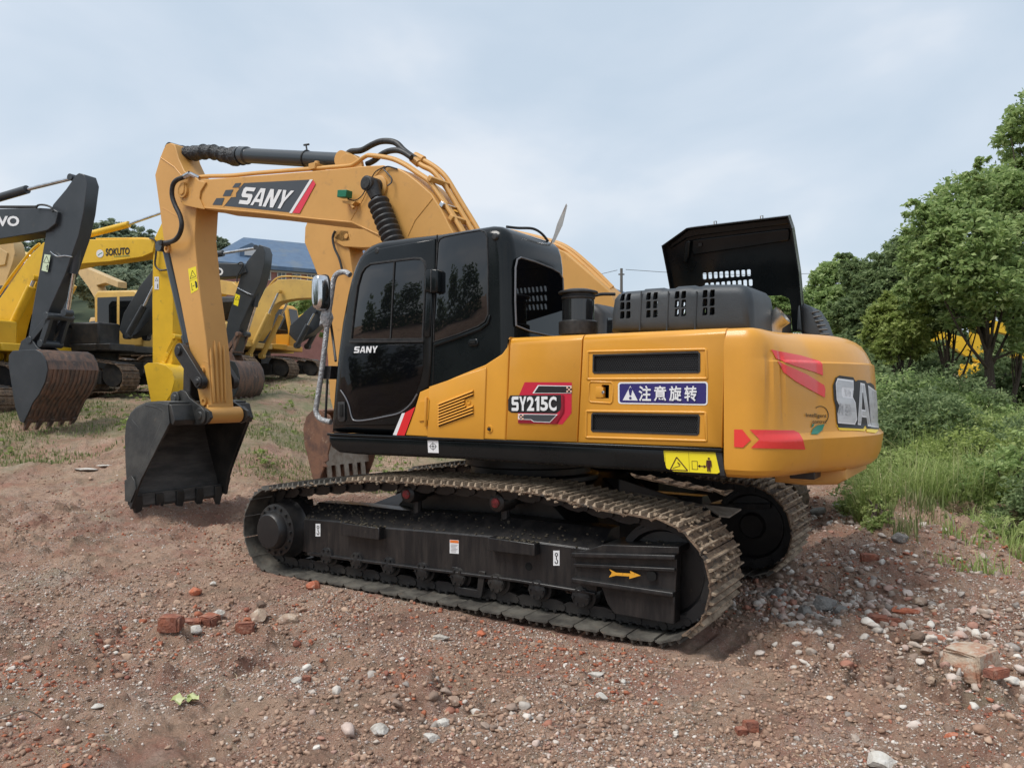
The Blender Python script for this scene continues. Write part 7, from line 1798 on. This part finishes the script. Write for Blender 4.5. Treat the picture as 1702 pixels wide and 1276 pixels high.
blades('grass', 70000, view_area(13.0, 32, 1.0, 0, -.72, -.08), .02, .11, gmt, 1, 'thin grass over the ground around the parked machines', .008, dn(.44, .66, .55, 31))
blades('grass', 50000, view_area(8.7, 18, .9, 0, .44, .74), .05, .34, gmt, 2, 'tall grass and weeds below the trees on the right', .005, dn(.34, .60, 1.2, 32), 1.6, True)
blades('grass', 22000, view_area(6.8, 9.5, 1, 0, .46, .74), .03, .24, gmt, 3, 'short grass at the edge of the bare soil on the right', .005, lambda X, Y: dn(.46, .6, 1.1, 33)(X, Y) * np.clip((((X - CAM.x) * VR.x + (Y - CAM.y) * VR.y) / ((X - CAM.x) * VF.x + (Y - CAM.y) * VF.y) - .50) * 12 + (fbm(X * 3, Y * 3, 35, 2) - .5) * 3, 0, 1))
for i, (lb, px, dep, bl, n_, ls, kd) in enumerate(SH): shrub(lb, px, 0, bl, int(n_ * .95), ls * .72, kd, 300 + i, dep)
blades('tall_weeds', 34000, view_area(9.0, 15, .9, 0, .44, .74), .2, .95, wgm, 6, 'tall thin weed stems standing among the bushes on the right', .005, dn(.38, .58, 1.1, 34), 1.3, True)
def weeds(label_, n_pl, area, rlo, rhi, n, ls, kind, seed):
    rg = np.random.default_rng(seed); X, Y = area(rg, n_pl); k = dn(.36, .56, 1.0, 34)(X, Y) > rg.random(len(X)); X, Y = X[k], Y[k]; r_ = rlo + (rhi - rlo) * rg.random(len(X)) ** 1.5; Z = terrain(X, Y) + r_ * (.2 + .5 * rg.random(len(X)))
    C = crown_points(np.stack([X, Y, Z, r_], -1), n, rg, hollow=.2, seed=seed); C[:, 2] = np.maximum(C[:, 2], terrain(C[:, 0], C[:, 1]) + .01); V, Fq = leaf_mesh(C, ls * (.4 + 1.1 * rg.random(len(C))), rg); o = mesh_np('weeds', V, Fq, lm(kind)); o['kind'] = 'stuff'; o['label'] = label_
blades('edge_grass', 9000, view_area(6.4, 8.8, 1, 0, .54, .74), .04, .26, wgm, 9, 'grass reaching forward over the dirt at the right edge', .005, lambda X, Y: dn(.38, .58, 2.2, 37)(X, Y) * np.clip((((X - CAM.x) * VR.x + (Y - CAM.y) * VR.y) / ((X - CAM.x) * VF.x + (Y - CAM.y) * VF.y) - .60) * 16 + (fbm(X * 4, Y * 4, 38, 3) - .45) * 4, 0, 1), 1.4)
weeds('tangle of small leaved weeds covering the bank on the right', 520, view_area(8.8, 16, .9, 0, .43, .74), .10, .45, 60000, .055, 'weed', 401)
weeds('darker broad leaved weeds among the pale ones on the right bank', 160, view_area(9.2, 16, .9, 0, .44, .74), .12, .4, 16000, .08, 'green', 402)
weeds('scattered low weeds on the bare soil at the right', 40, view_area(7.2, 9.2, .9, 0, .46, .72), .05, .14, 3500, .035, 'weed', 403)
weeds('low weeds tufted over the ground between the parked machines', 520, view_area(13.5, 26, .9, 0, -.70, -.12), .06, .2, 15000, .05, 'weed', 404)
blades('dry_stalks', 260, view_area(3.2, 12, 1, 0, -.7, .7), .02, .07, island_mat('straw', [(0, (0.30, 0.22, 0.12)), (1, (0.45, 0.38, 0.25))], rough=.8), 4, 'dry stalks lying in the dirt', .003, None, 3.0)
# undergrowth mass further back under the trees
def mass(name, label_, boxes, n, ls, kind, seed):
    rg = np.random.default_rng(seed); B3 = [pb(a, b_, r_, dd_) for a, b_, r_, dd_ in boxes]; C = crown_points(B3, n, rg, hollow=.5, seed=seed); V, Fq = leaf_mesh(C, ls * (.6 + .8 * rg.random(n)), rg); o = mesh_np(name, V, Fq, lm(kind)); o['kind'] = 'stuff'; o['label'] = label_
rr = random.Random(5)
mass('woodland', 'dense woodland closing the view behind the trees on the right', [(px, rr.uniform(545, 600), rr.uniform(28, 44), rr.uniform(36, 44)) for px in range(1120, 1760, 22)] + [(px, rr.uniform(505, 535), rr.uniform(22, 32), rr.uniform(38, 46)) for px in range(1230, 1520, 24)], 42000, .34, 'dark', 61)
mass('undergrowth', 'tangled undergrowth between the bushes and the trees on the right', [(px, rr.uniform(628, 660), rr.uniform(34, 48), rr.uniform(17, 21)) for px in list(range(1400, 1560, 20)) + list(range(1650, 1730, 26))] + [(px, rr.uniform(575, 612), rr.uniform(26, 38), rr.uniform(20, 24)) for px in list(range(1380, 1575, 15)) + [1655, 1668, 1700, 1715]], 42000, .12, 'dark', 62)
# hill woods on the left
sil = [(-60, 410), (0, 405), (60, 395), (130, 372), (170, 366), (230, 378), (262, 392), (300, 388), (345, 398), (378, 408), (400, 425), (470, 440), (560, 440)]
bx = []
for px in range(-60, 560, 13):
    ty = np.interp(px, [a for a, _ in sil], [b_ for _, b_ in sil])
    for k in range(7):
        y_ = ty + 14 + k * 16 + rr.uniform(-5, 5)
        if y_ < 520: bx.append((px + rr.uniform(-6, 6), y_, rr.uniform(11, 19), 100 - k * 7 + rr.uniform(-3, 3)))
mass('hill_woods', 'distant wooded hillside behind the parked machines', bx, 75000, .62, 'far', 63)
bx2 = [(px, rr.uniform(462, 490), rr.uniform(16, 26), rr.uniform(46, 52)) for px in range(120, 330, 14)]
mass('saplings', 'young trees filling the gap below the brick building', [(px, rr.uniform(486, 560), rr.uniform(18, 28), rr.uniform(41, 46)) for px in range(370, 640, 9)], 16000, .26, 'green', 65)
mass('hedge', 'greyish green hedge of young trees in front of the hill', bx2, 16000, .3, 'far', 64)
hm = mat('forest_floor', (0.03, 0.045, 0.022), .95, col2=(0.05, 0.065, 0.03), nscale=.5)
hb = MB(); ring = []
rows = []
for px, ty in sil:
    rows.append([tuple(pD(px, ty + 24, 108)), tuple(pD(px, 470, 80)), tuple(pD(px, 540, 60) + Vector((0, 0, -1)))])
vs = [v for r_ in rows for v in r_]; hb.add(vs, [(i * 3 + j, (i + 1) * 3 + j, (i + 1) * 3 + j + 1, i * 3 + j + 1) for i in range(len(rows) - 1) for j in range(2)])
vs2 = [(v[0] + VF.x * 60, v[1] + VF.y * 60, -2) for v in [r_[0] for r_ in rows]]; hb.add([r_[0] for r_ in rows] + vs2, [(i, i + 1, len(rows) + i + 1, len(rows) + i) for i in range(len(rows) - 1)])
ho = hb.build('hill', hm, smooth=0); ho['kind'] = 'structure'
# small trees against the sky line
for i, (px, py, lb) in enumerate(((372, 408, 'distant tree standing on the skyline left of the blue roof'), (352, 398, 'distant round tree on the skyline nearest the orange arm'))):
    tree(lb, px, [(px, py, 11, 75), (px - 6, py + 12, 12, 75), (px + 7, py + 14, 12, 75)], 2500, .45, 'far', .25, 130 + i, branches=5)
# trees behind the camera, mirrored in the cab glass
bb_ = []
for k in range(16):
    t_ = k / 15; p = Vector((-26 + 17 * t_, -18 - 7 * t_, 0)); hgt = (6.2, 7.6, 5.6, 3.6, 5.0, 8.2, 9.6, 9.0, 6.5, 4.6, 6.4, 8.6, 10.0, 9.2, 7.4, 5.0)[k]
    for z_ in np.arange(.6, hgt, 1.1): bb_.append((p.x + rr.uniform(-.5, .5), p.y + rr.uniform(-.5, .5), z_, rr.uniform(1.0, 1.6)))
rg = np.random.default_rng(70); C = crown_points(bb_, 52000, rg, seed=70); V, Fq = leaf_mesh(C, .3 * (.6 + .8 * rg.random(len(C))), rg); o = mesh_np('treeline', V, Fq, lm('dark')); o['kind'] = 'stuff'; o['label'] = 'row of trees across the yard, mirrored in the cab windows'

# ================================================================== building, pole and wires
e0 = pD(382, 434, 50.2); e1 = pD(513, 444.6, 52.9); ax = (e1 - e0); ax.z = 0; ax.normalize(); nb = Vector((-ax.y, ax.x, 0))
if nb.dot(VF) < 0: nb = -nb
o0 = Vector((e0.x, e0.y, 0)) - ax * 1.2; Lb, Wb, ze, zr = 34.0, 10.0, 9.75, 12.35; gz0 = 2.0
bt = thing('house', 'long red brick building with blue grey hipped roof and dormers behind the machines', 'building', (o0.x, o0.y, gz0))
def W3(a, b_, z): q = o0 + ax * a + nb * b_; return (q.x - o0.x, q.y - o0.y, z - gz0)
bkw = mat('red_brick_wall', (0.36, 0.17, 0.15), .85, col2=(0.30, 0.14, 0.12), nscale=3)
mb = MB(); mb.sweep([[W3(0, 0, gz0), W3(Lb, 0, gz0), W3(Lb, Wb, gz0), W3(0, Wb, gz0)], [W3(0, 0, ze), W3(Lb, 0, ze), W3(Lb, Wb, ze), W3(0, Wb, ze)]]); mb.build('wall', bkw, bt)
rfm = mat('blue_grey_roof', (0.09, 0.15, 0.24), .55, col2=(0.07, 0.12, 0.20), nscale=2.2, col3=(0.12, 0.16, 0.21), n3=.8)
mb = MB(); z0 = ze - .1; ov = .5
mb.add([W3(-ov, -ov, z0), W3(Lb + ov, -ov, z0), W3(Lb + ov, Wb + ov, z0), W3(-ov, Wb + ov, z0), W3(3.2, Wb / 2, zr), W3(Lb - 3.2, Wb / 2, zr), W3(-ov, -ov, z0 - .25), W3(Lb + ov, -ov, z0 - .25), W3(Lb + ov, Wb + ov, z0 - .25), W3(-ov, Wb + ov, z0 - .25)],
       [(0, 1, 5, 4), (1, 2, 5), (2, 3, 4, 5), (3, 0, 4), (0, 6, 7, 1), (1, 7, 8, 2), (2, 8, 9, 3), (3, 9, 6, 0), (6, 9, 8, 7)])
rf = mb.build('roof', rfm, bt, smooth=0)
wf = mat('white_window_frame', (0.6, 0.6, 0.6), .5); wg = mat('pane_glass', (0.10, 0.13, 0.15), .15)
def obox(a0, a1, b0, b1, z0, z1):
    mb.sweep([[W3(a0, b0, z0), W3(a1, b0, z0), W3(a1, b1, z0), W3(a0, b1, z0)], [W3(a0, b0, z1), W3(a1, b0, z1), W3(a1, b1, z1), W3(a0, b1, z1)]])
for i in range(32):
    for zz in (8.75,):
        a = 1.2 + i * 1.0
        mb = MB(); 
        for (q0, q1, q2, q3) in ((a, a + .06, zz, zz + .75), (a + .54, a + .6, zz, zz + .75), (a + .06, a + .54, zz, zz + .06), (a + .06, a + .54, zz + .69, zz + .75), (a + .28, a + .32, zz + .06, zz + .69)): obox(q0, q1, -.07, -.003, q2, q3)
        wo_ = mb.build('window', wf, bt, smooth=0); mb = MB(); obox(a + .06, a + .54, -.03, -.004, zz + .06, zz + .69); mb.build('pane', wg, wo_, smooth=0)
mb = MB()
obox(0, Lb, -.12, -.002, ze - .45, ze - .12)
mb.build('cornice', wf, bt, smooth=0)
for a in (2.0, 9.0, 16.5, 24.0):
    mb = MB(); z0 = ze + .55; mb.sweep([[W3(a, .8, z0), W3(a + 1.5, .8, z0), W3(a + 1.5, .8, z0 + .55), W3(a + .75, .8, z0 + .95), W3(a, .8, z0 + .55)], [W3(a, 3.2, z0), W3(a + 1.5, 3.2, z0), W3(a + 1.5, 3.2, z0 + .55), W3(a + .75, 3.2, z0 + .95), W3(a, 3.2, z0 + .55)]])
    dm = mb.build('dormer', rfm, bt, smooth=0); mb = MB(); obox(a + .3, a + 1.2, .76, .8, z0 + .1, z0 + .55); mb.build('dormer_window', wf, dm, smooth=0)
# utility pole
p = pD(1033, 640, 46); pz = tz(p.x, p.y); pt = thing('utility_pole', 'thin grey utility pole standing against the sky left of the bonnet', 'pole', (p.x, p.y, pz)); ztop = pD(1033, 446, 46).z
pm = mat('weathered_pole', (0.13, 0.12, 0.11), .8)
mb = MB(); mb.tube([(0, 0, 0), (0, 0, ztop - pz)], [.11, .08], 10); mb.build('post', pm, pt); mb = MB(); mb.box((0, 0, ztop - pz - .35), (.35, .07, .07), Matrix.Rotation(R(33), 3, 'Z')); mb.build('cross_arm', pm, pt)
wirem = mat('dark_cable', (0.12, 0.12, 0.13), .6)
for i, (a, b_, lb) in enumerate((((1040, 448, 46), (1760, 392, 60), 'thin overhead cable running right from the pole above the trees'), ((1026, 449, 46), (700, 436, 70), 'thin overhead cable running left from the pole behind the boom'))):
    A, B_ = pD(*a), pD(*b_); pts = [A.lerp(B_, t_) - Vector((0, 0, 1.3 * 4 * t_ * (1 - t_))) for t_ in np.linspace(0, 1, 16)]; mb = MB(); mb.tube(pts, .016, 5); o = mb.build('overhead_cable', wirem); tag(o, lb, 'cable')

# litter: cabbage leaf, sticks, rusty wires
def leafy(px, py, s, label, name, m, cat):
    g_ = ground_at(px, py); rr_ = random.Random(int(px)); mb = MB()
    for k in range(5):
        a = rr_.uniform(0, 6.28); c0 = g_ + Vector((rr_.uniform(-.5, .5) * s, rr_.uniform(-.5, .5) * s, .015)); pts = []
        n_ = 9
        for j in range(n_): aa = j * 6.283 / n_; r_ = s * rr_.uniform(.35, .7); pts.append(tuple(c0 + Vector((math.cos(aa) * r_, math.sin(aa) * r_ * .7, rr_.uniform(0, .35) * s))))
        mb.add([tuple(c0)] + pts, [(0, 1 + j, 1 + (j + 1) % n_) for j in range(n_)])
    o = mb.build(name, m, smooth=60); tag(o, label, cat)
leafy(309, 1168, .075, 'wilted yellow green cabbage leaf on the dirt', 'cabbage_leaf', mat('wilted_leaf', (0.36, 0.42, 0.14), .5, col2=(0.5, 0.5, 0.3), nscale=20), 'leaf')
leafy(1482, 873, .035, 'tiny bright green seedling beside the grey stone', 'seedling', mat('fresh_leaf', (0.2, 0.4, 0.03), .5), 'plant')
wd = mat('grey_wood', (0.16, 0.12, 0.09), .85, col2=(0.24, 0.19, 0.15), nscale=9)
for px0, py0, px1, py1, r_, lb in ((0, 1213, 70, 1200, .006, 'pale straw stalk at the lower left corner'), (1578, 865, 1588, 915, .012, 'crooked brown stick standing by the dead twigs'), (1378, 960, 1392, 990, .006, 'thin dark wire poking from the stone heap'), (1282, 975, 1320, 1003, .004, 'bent rusty wire strand beside the near track'), (1410, 985, 1425, 1015, .005, 'dark stick crossing the right end of the stone heap'), (1340, 983, 1400, 1010, .005, 'thin grey branch lying across the boulders'), (1440, 1012, 1380, 1040, .004, 'short dark twig in front of the bricks')):
    a = ground_at(px0, py0); b_ = ground_at(px1, py1); a.z += .06; b_.z += .02; m_ = a.lerp(b_, .5) + Vector((.02, .01, .04)); mb = MB(); mb.tube(smooth_path([a, m_, b_], 5), [r_ * (1 - .05 * k) for k in range(11)], 6); o = mb.build('stick', wd); tag(o, lb, 'stick')
